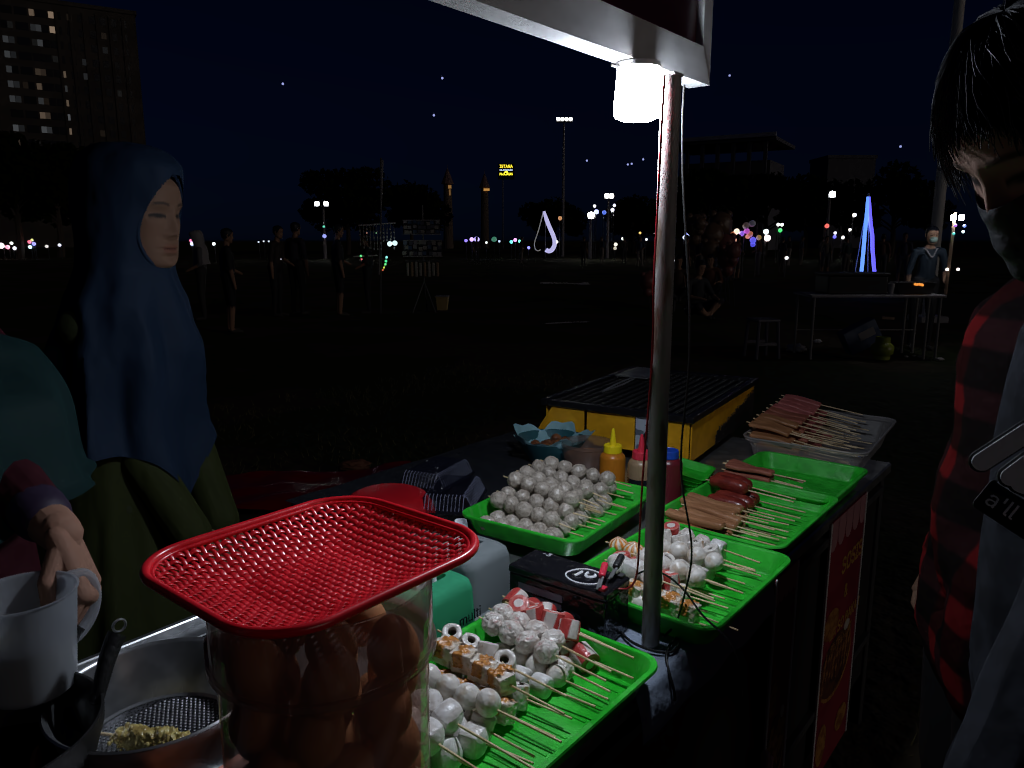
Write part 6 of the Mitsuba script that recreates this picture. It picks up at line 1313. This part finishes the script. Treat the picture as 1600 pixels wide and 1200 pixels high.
# --- tall grey pole at the right
M['mat_pole_white'] = pr((0.55, 0.53, 0.50), 0.6)
k = thing('flag_pole', 'tall plain grey pole rising out of the frame behind the neighbouring stall', 'pole')
c0 = np.array((7.397, 13.500, 1.594))
add(sub(k, 'shaft'), lathe([(0, 0), (.098, 0), (.074, 9.0), (0, 9.02)], 20), 'mat_pole_white', mat4((float(c0[0]), 13.5, 0)))
add(sub(k, 'footing'), box(.5, .5, .12, (float(c0[0]), 13.5, .05), .02), 'mat_grey_paint', None, False)

# --- blue light cone
k = thing('light_cone', 'tall blue glowing tube light cone behind the neighbouring stall', 'light decoration')
ap = np.array((9.131, 20.000, 2.546)); bl, br = np.array((9.083, 20.000, 0.615)), np.array((9.417, 20.000, 0.615))
for q, (b0, col, dy) in enumerate(((bl, (.12, .30, 1.0), -.10), (br, (.12, .10, 1.0), -.10), (bl, (.10, .16, 1.0), .4), (br, (.10, .14, 1.0), .4))):
    e = np.array(b0) + ((np.array(b0) - ap) * .35); e[1] += dy
    p_ = [ap + (e - ap) * t for t in np.linspace(0.01, 1, 9)]; p_[3] = p_[3] + np.array([0.02 * (1 if q % 2 else -.3), 0, 0])
    put(sub(k, 'tube_light'), proto(tube(p_, .050 if q < 2 else .010, 8), 'mat_white', 40, emitter=glow(col, 1.3 if q < 2 else 0.05)))
add(sub(k, 'tip'), lathe([(0, -.05), (.035, -.05), (.02, .06), (0, .07)], 12), 'mat_white', mat4(ap))
# --- white drop shaped light
k = thing('light_drop', 'white glowing drop shaped tube light standing far across the field', 'light decoration')
pts = PXL_drop_r
put(sub(k, 'tube_light'), proto(tube(spline(pts, 40), np.interp(np.linspace(0, 1, 40), [0, .2, 1], [.10, .16, .17]), 8), 'mat_white', 40, emitter=glow((.62, .60, 1.0), .75)))
put(sub(k, 'tube_light'), proto(tube(spline(PXL_drop_l, 30), .045, 6), 'mat_white', 40, emitter=glow((.5, .5, .42), .22)))
c0 = np.array((1.897, 60.200, 1.170)); add(sub(k, 'stand'), tube([(float(c0[0]) + .7, 60.3, 0), (float(c0[0]) + .7, 60.3, 3.4)], .04, 6), 'mat_dark_metal')

# --- floodlights
def flood(label, c, n, w, post=True, k_=60.0, col=(1, .9, .68), size=.16):
    k = thing('floodlight', label, 'floodlight'); x, y, z = map(float, c)
    add(sub(k, 'post'), lathe([(0, 0), (.16, 0), (.09, z - .3), (0, z - .3)], 12), 'mat_grey_paint', mat4((x, y + .5, 0)))
    add(sub(k, 'crossbar'), box(w + .3, .12, .12, (x, y + .3, z - .2)), 'mat_dark_metal', None, False)
    for q in range(n):
        xx = x + (q - (n - 1) / 2) * (w / max(n - 1, 1))
        add(sub(k, 'housing'), box(size * 2.2, .25, size * 2.2, (xx, y + .16, z)), 'mat_dark_metal', None, False)
        put(sub(k, 'lamp_glass'), proto(lathe([(0, 0), (size * .8, 0), (size, .02), (size * .7, .07), (0, .09)], 14), 'mat_white', True, emitter={'type': 'area', 'radiance': {'type': 'rgb', 'value': [a * k_ * 2 * f_ for a, f_ in zip(col, (1, 1.1, 1.3))]}, 'sampling_weight': 0.3}), mat4((xx, y + .02, z), rx=75))
flood('bank of warm floodlights on a tall post, highest in the middle of the sky', np.array((4.621, 70.000, 11.935)), 4, 1.1, k_=18, size=.16)
flood('single bright floodlight on a post at the left above the dark group', np.array((-14.683, 60.000, 4.223)), 2, .7, k_=36, col=(1, .95, .8), size=.19)
flood('warm floodlight on a post between the drop light and the lamp pole, the higher one', np.array((7.725, 62.000, 4.911)), 2, .35, k_=22, col=(1, .88, .66), size=.20)
flood('warm floodlight between the drop light and the lamp pole, the lower left one', np.array((6.127, 60.000, 3.357)), 1, .1, k_=40, col=(1, .92, .66), size=.28)
flood('white floodlight on a post left of the blue light cone', np.array((24.629, 60.000, 4.942)), 1, .1, k_=40, col=(1, .97, .8), size=.26)

# --- scattered small lights along the far edge of the field
for q, (p, col, r, name) in enumerate(FARL):
    k = thing('stall_light', f'{name}', 'light', None)
    put(sub(k, 'bulb'), proto(lumpy(r, q, .12, 2, 2), 'mat_white', True, emitter=glow(col, 1.7)), mat4(p))
    add(sub(k, 'post'), tube([(p[0], p[1] + r + .05, 0), (p[0], p[1] + r + .05, max(p[2], .3))], .03, 5), 'mat_dark_metal')
for q, (p, name) in enumerate(SKYL):
    k = thing('flying_toy', name, 'flying toy')
    put(sub(k, 'lamp'), proto(lumpy(.10, q, .1, 2, 2), 'mat_white', True, emitter=glow((.42, .48, 1.0), .8)), mat4(p))
    for a in (0, 120, 240): add(sub(k, 'wing'), box(.34, .05, .012, (.2, 0, .1), .003), 'mat_dark_metal', mat4(p, rz=a + 20 * q, ry=-12), False)

# --- castle like towers and letter sign
k = thing('castle_tower', 'pointed tower with a pinkish cone roof and orange lit neck, the left one', 'tower')
M['mat_tower_roof'] = pr((0.20, 0.12, 0.12), 0.7); M['mat_tower_wall'] = pr((0.16, 0.12, 0.09), 0.8)
def tower(k, tip, base_r, cone_h, neck, lit):
    x, y, z = map(float, tip)
    add(sub(k, 'roof'), lathe([(0, z), (.12, z - .1), (base_r, z - cone_h), (base_r * .7, z - cone_h - .05), (0, z - cone_h - .05)][::-1], 10), 'mat_tower_roof', mat4((x, y, 0)), False)
    add(sub(k, 'spire'), tube([(x, y, z - .1), (x, y, z + .6)], .04, 6), 'mat_tower_roof')
    add(sub(k, 'wall'), lathe([(0, 0), (base_r * .8, 0), (base_r * .62, z - cone_h - .05), (0, z - cone_h - .05)], 14), 'mat_tower_wall', mat4((x, y, 0)), False)
    for dz, w, hh, kk_ in lit:
        put(sub(k, 'lit_window'), proto(box(w, .08, hh, (x + base_r * .38, y - base_r * .62 - .05, z - cone_h - dz)), 'mat_white', False, emitter=glow((1.0, .48, .10), kk_)))
tower(k, np.array((-11.515, 140.000, 14.068)), 1.15, 2.7, 0, ((.55, .55, .55, .22), (1.5, .30, 1.0, .12)))
k = thing('castle_tower', 'pointed tower with a pinkish cone roof, the right one below the yellow letters', 'tower')
tower(k, np.array((-4.908, 140.000, 13.186)), 1.0, 2.5, 0, ((.35, 1.05, .40, .45),))
k = thing('letter_sign', 'small sign of yellow and white glowing letters high above the towers', 'sign')
sc = np.array((-1.020, 139.000, 13.431)); sx0, sy0, sz0 = map(float, sc)
add(sub(k, 'board'), box(2.9, .1, 2.7, (sx0, sy0 + .08, sz0), .02), 'mat_black', None, False)
add(sub(k, 'post'), tube([(sx0 - .6, sy0 + .3, 0), (sx0 - .6, sy0 + .3, sz0)], .10, 8), 'mat_grey_paint')
for txt, hh, zz, col, kk_ in (('ISTANA', .52, .62, (1, .78, .03), 1.6), ('OLAH RAGA', .30, .12, (.55, .70, 1.0), 1.5), ('PAJAJARAN', .38, -.62, (1, .85, .03), 1.9)):
    t = meshkit.text_mesh(txt, hh, .03, True); t.apply_translation((-t.bounds.mean(0)[0], 0, 0)); t.apply_scale((2.3 / np.ptp(t.bounds[:, 0]), 1, 1))
    put(sub(k, 'letters'), proto(t, 'mat_white', False, emitter=glow(col, kk_)), mat4((sx0, sy0 + .02, sz0 + zz), rx=90))
arc = lathe([(0, 0), (.34, 0), (.30, .18), (.14, .32), (0, .36)], 12); put(sub(k, 'letters'), proto(arc, 'mat_white', True, emitter=glow((1, .85, .03), 1.9)), mat4((sx0, sy0 + .02, sz0 - .22), s=(1, .1, 1)))

# --- apartment tower at the left
k = thing('apartment_tower', 'dark high rise block with a few lit windows at the upper left', 'building')
A0, A1 = np.array((-110.887, 158.000, 23.450)), np.array((-81.494, 176.000, 25.960))
AX = np.array([A0[0], A0[1]]); d2 = np.array([A1[0], A1[1]]) - AX; LEN = float(np.linalg.norm(d2)); ang = math.degrees(math.atan2(d2[1], d2[0]))
TM = mat4((AX[0], AX[1], 0), rz=ang); TOP = float(np.array((-92.187, 168.000, 49.288))[2])
M['mat_tower_block'] = pr(tone((0.055, 0.046, 0.04), (0.078, 0.066, 0.058), .2, 3), 0.9); M['mat_window_dark'] = pr((0.010, 0.010, 0.012), 0.2)
add(sub(k, 'wall'), box(LEN, 18, TOP, (LEN / 2, 9, TOP / 2)), 'mat_tower_block', TM, False)
add(sub(k, 'parapet'), box(LEN + .6, 18.6, .8, (LEN / 2, 9, TOP + .4)), 'mat_tower_block', TM, False)
for q in range(6): add(sub(k, 'pilaster'), box(.5, .4, TOP - 1, (LEN * (.585 + .0715 * q) - .6, -.2, (TOP - 1) / 2)), 'mat_tower_block', TM, False)
pane_d = proto(box(1.15, .10, 1.5), 'mat_window_dark', False); LITW = {}
def lit(col, kk_):
    key = (col, kk_)
    if key not in LITW: LITW[key] = proto(box(.95, .10, 1.25), 'mat_window_dark', False, emitter=glow(col, kk_ * .6))
    return LITW[key]
warm, cold, org, grn_ = (1.0, .72, .50), (.75, .80, .85), (1.0, .42, .10), (.45, .75, .62)
cols_l = [-20, -11, 18, 27, 40, 49, 61, 69, 79, 90, 100]; cols_r = [118, 136, 154, 171, 188, 205]
def ucol(px): return LEN * ((px + 70) / 296.0)
LIT = {(2, 2): (cold, .06), (3, 2): (cold, .07), (4, 2): (cold, .05), (5, 2): (cold, .06), (6, 2): (cold, .06), (8, 2): (cold, .10), (9, 2): (warm, .04), (2, 3): (cold, .02), (3, 3): (cold, .02), (5, 3): (cold, .025), (6, 3): (cold, .025), (8, 3): (cold, .02), (0, 6): (warm, .16), (1, 7): (cold, .05), (1, 6): (cold, .03), (2, 7): (cold, .07), (4, 6): (warm, .05), (4, 7): (warm, .03), (5, 6): (warm, .10), (6, 6): (cold, .05),
       (7, 6): (warm, .13), (7, 7): (warm, .05), (8, 6): (cold, .10), (8, 7): (cold, .04), (0, 9): (warm, .30), (1, 9): (warm, .34), (4, 10): (warm, .14), (5, 10): (cold, .05), (6, 10): (warm, .14), (7, 10): (cold, .14), (8, 10): (warm, .18), (10, 2): (org, .13), (10, 3): (org, .08), (10, 6): (org, .18), (10, 7): (cold, .02), (10, 10): (org, .28), (11, 6): (org, .05), (11, 7): (org, .05), (11, 10): (grn_, .18), (12, 6): (org, .20), (12, 10): (org, .22), (2, 14): (cold, .012), (3, 12): (cold, .02), (4, 12): (cold, .03)}
for r_ in range(14):
    for c_, px in enumerate(cols_l + cols_r):
        zc = TOP - 2.2 - r_ * 2.86; u_ = ucol(px)
        if zc < 3: continue
        P_ = lit(*LIT[(r_, c_)]) if (r_, c_) in LIT else lit(((.8, .8, .75), (1, .7, .45))[(r_ + c_) % 2], .012) if (r_ * 7 + c_ * 5) % 11 == 0 else pane_d
        put(sub(k, 'window'), P_, TM @ mat4((u_, -.03, zc)))

# --- long roofed stand right of the lamp pole, dim block behind
k = thing('grandstand', 'dim long building with a pale slanting roof edge right of the lamp pole', 'building')
g0, g1 = np.array((23.309, 120.000, 16.107)), np.array((36.879, 112.000, 16.777)); v2 = np.array(g1) - g0; LG = float(np.hypot(v2[0], v2[1])); GMt = mat4((g0[0], g0[1], 0), rz=math.degrees(math.atan2(v2[1], v2[0])))
M['mat_stand'] = pr((0.10, 0.10, 0.12), 0.8); M['mat_stand_edge'] = pr((0.5, 0.5, 0.55), 0.7)
z0_, z1_ = float(g0[2]), float(g1[2])
add(sub(k, 'wall'), box(LG - 2, 10, z0_ - 3, (LG / 2, 9, (z0_ - 3) / 2)), 'mat_stand', GMt, False)
add(sub(k, 'roof'), box(LG + 1, 14, .5, (LG / 2, 7, z0_ - .4)), 'mat_stand', GMt, False)
add(sub(k, 'roof_edge'), box(LG + 1, .3, .55, (LG / 2, -.2, z0_ + .1)), 'mat_stand_edge', GMt, False)
for q in range(7): add(sub(k, 'column'), box(.5, .5, z0_ - .7, (1 + q * (LG - 2) / 6, .6, (z0_ - .7) / 2)), 'mat_stand', GMt, False)
for q in range(3): add(sub(k, 'tier'), box(LG - 3, 1.2, .5, (LG / 2, 3.2, z0_ * (.3 + .2 * q))), 'mat_stand', GMt, False)
k = thing('office_block', 'dim blue grey block far behind between the floodlight and the tall pole', 'building')
c0 = np.array((64.596, 150.000, 16.738))
add(sub(k, 'wall'), box(9, 9, float(c0[2]), (float(c0[0]), 154, float(c0[2]) / 2)), 'mat_stand', None, False)
add(sub(k, 'parapet'), box(9.4, 9.4, .6, (float(c0[0]), 154, float(c0[2]) + .3)), 'mat_stand', None, False)

# --- toy rack stands on the left
def pole_(k, name, p0, p1, r=.02, mat='mat_dark_metal'): add(sub(k, name), tube([p0, p1], r, 8), mat)
k = thing('toy_rack', 'tall pole rack hung with dangling toys and tiny lights, left of the two boards', 'rack')
rx_ = float(np.array((-2.595, 15.000, 1.125))[0])
pole_(k, 'pole', (rx_, 15, 0), (rx_ + .10, 15, float(np.array((-2.462, 15.000, 2.964))[2])), .018)
zt_ = float(np.array((-2.599, 15.000, 1.735))[2]); pole_(k, 'crossbar', (rx_ - .38, 15, zt_ - .03), (rx_ + .34, 15, zt_ + .02), .014, 'mat_alu')
pole_(k, 'crossbar', (rx_ - .5, 15, zt_ - .62), (rx_ - .02, 15, zt_ - .60), .012, 'mat_alu')
for q in range(11):
    x = rx_ - .35 + q * .066; L = .30 + .28 * rng.random()
    st = cat_(tube([(x, 14.98, zt_), (x + .01, 14.98, zt_ - L)], .004, 5), *[moved(lumpy(.017, q * 5 + j, .2, 2, 1, (1, 1, 1.6)), mat4((x + rng.normal(0, .008), 14.98, zt_ - L * (.3 + .22 * j)))) for j in range(4)])
    add(sub(k, 'hanging_toy'), st, 'mat_toy' if q % 2 else 'mat_grey_paint')
M['mat_toy'] = pr((0.24, 0.22, 0.20), 0.4)
for q, (p, col) in enumerate(RACKL):
    c = thing('toy_light', ['green dot of light on the toy rack', 'red dot of light on the toy rack', 'cyan end of the light stick right of the toy rack', 'upper green bead of the light stick', 'lower green bead of the light stick', 'yellow green bead of the light stick', 'red tip of the light stick', 'green toy light floating over the dark group', 'bright blue toy light over the dark group', 'white phone light in the hand of the leftmost of the group', 'white tube lamp left behind the toy rack', 'white tube lamp right behind the toy rack', 'orange speck among the hanging toys', 'green speck among the hanging toys'][q], 'light')
    put(c, proto(lumpy((.022, .018, .026, .026, .024, .02, .016, .022, .035, .012, .05, .05, .014, .014)[q], q, .1, 2, 2), 'mat_white', True, emitter=glow(col, 1.0)), mat4(p))
def board(label, c, w, h_):
    k = thing('toy_board', label, 'display board'); x, y, z = map(float, c)
    add(sub(k, 'panel'), box(w, .02, h_, (x, y + .03, z), .003), 'mat_black', None, False)
    add(sub(k, 'frame'), cat_(box(w + .02, .03, .015, (x, y + .025, z + h_ / 2)), box(w + .02, .03, .015, (x, y + .025, z - h_ / 2))), 'mat_grey_paint', None, False)
    for q in range(24):
        xx, zz = x - w / 2 + w * ((q % 8) + .5) / 8 + rng.normal(0, .01), z - h_ / 2 + h_ * ((q // 8) + .5) / 3 + rng.normal(0, .01)
        add(sub(k, 'toy_card'), box(w / 10, .012, h_ / 4.2, (xx, y + .008, zz), .002), ('mat_toy', 'mat_grey_paint', 'mat_blue_box', 'mat_stool')[int(rng.integers(4))], None, False)
    return k
board('upper display board crowded with little toys right of the hanging rack', np.array((-1.783, 15.200, 1.678)), .72, .27)
board('lower display board crowded with little toys above the hanging bags', np.array((-1.766, 15.200, 1.270)), .76, .31)
k = thing('board_stand', 'folding dark stand carrying the two toy boards and a row of bags', 'stand')
bx_ = float(np.array((-1.756, 15.250, 0.869))[0])
pole_(k, 'pole', (bx_, 15.27, .55), (bx_, 15.27, 2.1), .016)
for dx, dy in ((-.22, -.18), (.24, -.16), (0.02, .28)): pole_(k, 'leg', (bx_ + dx, 15.27 + dy, 0), (bx_, 15.27, .62), .014)
pole_(k, 'crossbar', (bx_ - .36, 15.24, 1.02), (bx_ + .36, 15.24, 1.02), .010)
for q in range(8):
    x = bx_ - .31 + q * .085; c = thing('hanging_bag', f'long pale toy bag hanging below the boards, {ORD[q]} from the dark group', 'toy bag', 'bags hanging below the toy boards')
    add(c, rbox(.05, .03, .26 + .02 * (q % 3), .012, (x, 15.20, .86), 8), ('mat_toy', 'mat_post_brown', 'mat_toy')[q % 3], None)
k = thing('yellow_crate', 'small dull yellow box on the grass right of the board stand', 'crate')
c0 = np.array((-1.401, 15.300, 0.269)); yx = float(c0[0])
add(sub(k, 'body'), rr_loft([(.10, .10, .01, 0), (.125, .125, .015, .24), (.135, .135, .015, .245), (.135, .135, .015, .262), (.12, .12, .012, .262), (.095, .095, .008, .01)], 3), 'mat_crate', mat4((yx, 15.3, .05)), 30)
M['mat_crate'] = pr((0.36, 0.26, 0.10), 0.6)
add(sub(k, 'lid_edge'), box(.28, .28, .012, (yx, 15.3, .325), .003), 'mat_toy', None, False)
k = thing('kite_pole', 'thin bare pole standing high behind the dark group', 'pole'); add(k, tube([np.array((-3.823, 22.000, 0.443)), np.array((-3.612, 22.000, 3.632))], .022, 6), 'mat_grey_paint')

# --- balloons and plush toys on the right
M['mat_balloon_tan'] = pr((0.13, 0.075, 0.045), 0.4); M['mat_balloon_pink'] = pr((0.20, 0.07, 0.06), 0.4)
for q, (p, r) in enumerate(BALL):
    k = thing('toy_balloon', ['tan bear shaped balloon at the top of the bunch beside the lamp pole', 'small tan balloon right of the top one', 'brown balloon in the middle of the bunch', 'rust balloon at the right of the bunch', 'rust balloon low in the bunch', 'tan balloon above the striped crate', 'dull pink balloon lying left of the lamp pole', 'dark pink balloon lying left of the lamp pole', 'brown balloon at the back of the bunch', 'reddish balloon at the lower right end of the bunch'][q], 'balloon')
    m = cat_(lumpy(r, q, .08, 1.5, 3, (1, .9, 1.1)), moved(ball(r * .36, 2), mat4((r * .62, 0, r * .85))), moved(ball(r * .36, 2), mat4((-r * .62, 0, r * .85))), moved(ball(r * .6, 2), mat4((0, 0, -r * 1.25))))
    add(sub(k, 'body'), m, 'mat_balloon_pink' if q in (3, 4, 6, 7, 9) else 'mat_balloon_tan', mat4(p), True)
    if p[2] > .5: add(sub(k, 'string'), tube([(p[0], p[1] + .02, p[2] - r), (p[0] + .1, p[1] + .05, .05)], .006, 4), 'mat_dark_metal')
k = thing('striped_crate', 'small grey striped crate by the balloons', 'crate'); c0 = np.array((4.001, 15.900, 0.937)); c0 = tuple(map(float, c0))
add(sub(k, 'body'), box(.17, .12, .19, (c0[0], c0[1], c0[2]), .006), 'mat_stool', None, False)
for q in range(3): add(sub(k, 'stripe'), box(.16, .006, .022, (c0[0], c0[1] - .062, c0[2] - .06 + .055 * q)), 'mat_toy', None, False)
add(sub(k, 'stand'), box(.15, .10, c0[2] - .1, (c0[0], c0[1], (c0[2] - .1) / 2)), 'mat_black', None, False)
k = thing('lantern', 'small white lantern right of the lamp pole over the seated people', 'lantern'); c0 = tuple(map(float, np.array((3.308, 15.400, 1.028))))
put(sub(k, 'bulb'), proto(lumpy(.045, 2, .1, 2, 2, (1.2, 1, .7)), 'mat_white', True, emitter=glow((.85, 1, .95), 1.6)), mat4(c0))
add(sub(k, 'shade'), lathe([(.04, -.05), (.10, -.20), (.11, -.22), (.06, -.06)], 16), 'mat_toy', mat4(c0))
add(sub(k, 'post'), tube([(c0[0], c0[1] + .08, 0), (c0[0], c0[1] + .08, c0[2])], .015, 6), 'mat_dark_metal')
k = thing('toy_stall', 'far colourful stall of glowing balloons behind the bunch of balloons', 'stall'); c0 = tuple(map(float, np.array((9.057, 30.000, 1.686))))
for q, (dx, dz, r, col, kk_) in enumerate(((-.35, .08, .11, (1, .8, .6), 1.2), (-.45, -.05, .13, (1, .25, .08), .30), (-.30, -.22, .12, (1, .45, .3), .55), (-.15, .0, .10, (.35, .15, 1.0), .6), (.05, .10, .11, (.8, .12, .8), .45), (.20, -.02, .12, (1, .3, .1), .28), (.30, -.25, .12, (.12, .12, 1.0), .75), (.32, -.42, .10, (.10, .10, 1.0), .6), (.55, -.15, .10, (.8, .5, .1), .25), (.0, .30, .13, (.5, .3, .28), .05), (.25, .38, .13, (.3, .3, .45), .05), (.12, -.12, .09, (1, .35, .15), .5))):
    put(sub(k, 'glowing_balloon'), proto(lumpy(r, q, .15, 2, 2), 'mat_white', True, emitter=glow(col, kk_)), mat4((c0[0] + dx, c0[1] + .05 * (q % 3), c0[2] + dz)))
add(sub(k, 'frame'), cat_(*[tube([(c0[0] + a, c0[1] + .2, 0), (c0[0] + a, c0[1] + .2, c0[2] + .4)], .02, 6) for a in (-.5, 0, .5)]), 'mat_dark_metal')

# --- pale strips on the field
k = thing('ground_sheet', 'pale shiny plastic strip lying far out on the grass', 'sheet'); c0 = np.array((1.691, 24.615, 0.000))
def groundsheet(k, c, sx, sy, mat, rz=0, amp=.03, z=.02):
    u, w = np.meshgrid(np.linspace(-sx / 2, sx / 2, 30), np.linspace(-sy / 2, sy / 2, 16), indexing='ij'); zz = z + amp * meshkit.fbm(np.stack([u * 3, w * 6, u * 0], -1), 3, 5)
    o = np.arange(29)[:, None] * 16 + np.arange(15)[None]; f = np.vstack([np.stack([o, o + 16, o + 17], -1).reshape(-1, 3), np.stack([o, o + 17, o + 1], -1).reshape(-1, 3)])
    add(k, tm(np.stack([u, w, zz], -1).reshape(-1, 3), f), mat, mat4((c[0], c[1], 0), rz=rz), True)
M['mat_sheet_pale'] = pr((0.55, 0.53, 0.50), 0.3)
groundsheet(k, c0, 1.6, .5, 'mat_sheet_pale', 3, .10)
k = thing('ground_sheet', 'thin pale strip on the grass nearer than the shiny one', 'sheet'); groundsheet(k, np.array((0.930, 12.936, 0.000)), .9, .12, 'mat_litter', 30, .05)
k = thing('ground_sheet', 'dark red plastic sheet on the grass behind the headscarfed woman and the basket', 'sheet')
M['mat_sheet_red'] = pr((0.20, 0.004, 0.006), 0.35)
groundsheet(k, np.array((-1.272, 3.995, 0.000)), 1.5, .62, 'mat_sheet_red', 14, .10, .03)
k = thing('paper_scrap', 'crumpled reddish brown paper on the grass above the red sheet', 'litter'); p = np.array((-0.967, 4.496, 0.000))
M['mat_scrap'] = pr((0.16, 0.06, 0.03), 0.7)
add(k, lumpy(.07, 91, .5, 2.5, 3, (1.3, .8, .5)), 'mat_scrap', mat4((p[0], p[1], .06)), True)

# --- trees
M['mat_leaf'] = {'type': 'principledthin', 'base_color': mikit.proc(lambda p, n, uv: mix((0.006, 0.010, 0.004), (0.016, 0.022, 0.008), noise(p.x * 1.3, p.y * 1.3, p.z * 1.3))), 'roughness': 0.6, 'diff_trans': 0.6}
M['mat_bark'] = pr((0.06, 0.045, 0.035), 0.9)
def tree(label, x, y, h, r, seed):
    g = np.random.default_rng(seed); k = thing('tree', label, 'tree')
    limbs = [tube(spline([(0, 0, 0), (.1, .05, h * .3), (.0, .1, h * .55), (.15, 0, h * .85)], 10), np.linspace(.035 * h, .008 * h, 10), 8)]
    cl_ = []
    for q in range(9):
        a = q * 2.4 + g.random(); z = h * g.uniform(.45, .92); e = np.array((math.cos(a), math.sin(a), 0)) * r * g.uniform(.4, .85) * (1.15 - abs(z / h - .6)) + np.array((0, 0, z))
        limbs.append(tube(spline([(0, 0, z * .65), e * (.5, .5, .9), e], 6), np.linspace(.012 * h, .003 * h, 6), 6)); cl_.append((e, r * g.uniform(.32, .55)))
    cl_.append((np.array((0, 0, h * .9)), r * .5))
    add(sub(k, 'trunk'), cat_(*limbs), 'mat_bark', mat4((x, y, 0)))
    P_, c = [], []
    for e, rr in cl_:
        d = g.normal(0, 1, (330, 3)); d /= np.linalg.norm(d, axis=1, keepdims=True); P_.append(e + d * rr * (g.random((330, 1)) ** .4) * (1, 1, .75))
    P_ = np.vstack(P_); n = len(P_); s_ = .045 * r * g.uniform(.7, 1.5, (n, 1))
    a = g.normal(0, 1, (n, 3)); a /= np.linalg.norm(a, axis=1, keepdims=True); b_ = np.cross(a, g.normal(0, 1, (n, 3))); b_ /= np.linalg.norm(b_, axis=1, keepdims=True)
    v = np.stack([P_ - a * s_ * 1.6, P_ + b_ * s_, P_ + a * s_ * 1.6, P_ - b_ * s_], 1).reshape(-1, 3); o = np.arange(n) * 4
    add(sub(k, 'crown'), tm(v, np.vstack([np.stack([o, o + 1, o + 2], 1), np.stack([o, o + 2, o + 3], 1)])), 'mat_leaf', mat4((x, y, 0)), False)
for q, (px, y, h, r, lab) in enumerate(((20, 60, 8.8, 4.5, 'dark tree at the far left under the lit windows'), (85, 66, 9.0, 4.2, 'dark tree left of the headscarf against the high rise'), (150, 70, 8.5, 4.0, 'dark tree behind the back of the headscarfed woman'), (540, 80, 8.0, 4.2, 'dark tree behind the left floodlight'), (640, 85, 7.0, 4.0, 'dark tree behind the toy boards'), (865, 88, 5.5, 3.5, 'dark tree behind the drop shaped light'), (1095, 52, 5.6, 3.2, 'dim tree right of the lamp pole behind the balloons'), (1200, 75, 7.0, 4.0, 'dark tree below the grandstand at its right end'), (1262, 70, 6.8, 3.6, 'dark tree left of the white floodlight'), (1400, 66, 7.2, 3.8, 'dark tree between the blue cone and the tall pole'), (990, 85, 5.5, 3.6, 'dark tree just left of the lamp pole behind the floodlight post'))):
    tree(lab, TREEX[q], y, h, r, 40 + q)

# --- grass tufts near the cart (countless)
g = np.random.default_rng(77); n = 26000
gu = g.uniform(-2.0, 6.5, n); gv = np.where(g.random(n) < .6, g.uniform(-2.4, .35, n), g.uniform(1.3, 6.0, n))
pw = np.stack([gu * .6293 - gv * .7771, gu * .7771 + gv * .6293], 1); keep_ = meshkit.fbm(np.column_stack([pw * 1.2, pw[:, :1] * 0]), 3, 9) > .46
pw = pw[keep_]; n = len(pw); hh = g.uniform(.015, .06, n); a = g.uniform(0, 6.283, n); w_ = g.uniform(.0015, .0035, n); ln = g.normal(0, .022, (n, 2))
b0 = np.column_stack([pw[:, 0] - np.cos(a) * w_, pw[:, 1] - np.sin(a) * w_, np.full(n, .0)]); b1 = np.column_stack([pw[:, 0] + np.cos(a) * w_, pw[:, 1] + np.sin(a) * w_, np.full(n, .0)]); tp = np.column_stack([pw + ln, hh])
o = np.arange(n) * 3
k = add('grass', tm(np.stack([b0, b1, tp], 1).reshape(-1, 3), np.stack([o, o + 1, o + 2], 1)), 'mat_grass_blade', None, False)
M['mat_grass_blade'] = {'type': 'principledthin', 'base_color': mikit.proc(lambda p, n, uv: mix((0.09, 0.10, 0.03), (0.30, 0.24, 0.11), noise(p.x * 9, p.y * 9, 0.0))), 'roughness': 0.6, 'diff_trans': 0.5}
labels[k] = {'label': 'sparse trampled grass blades on the dark soil round the cart', 'kind': 'stuff'}
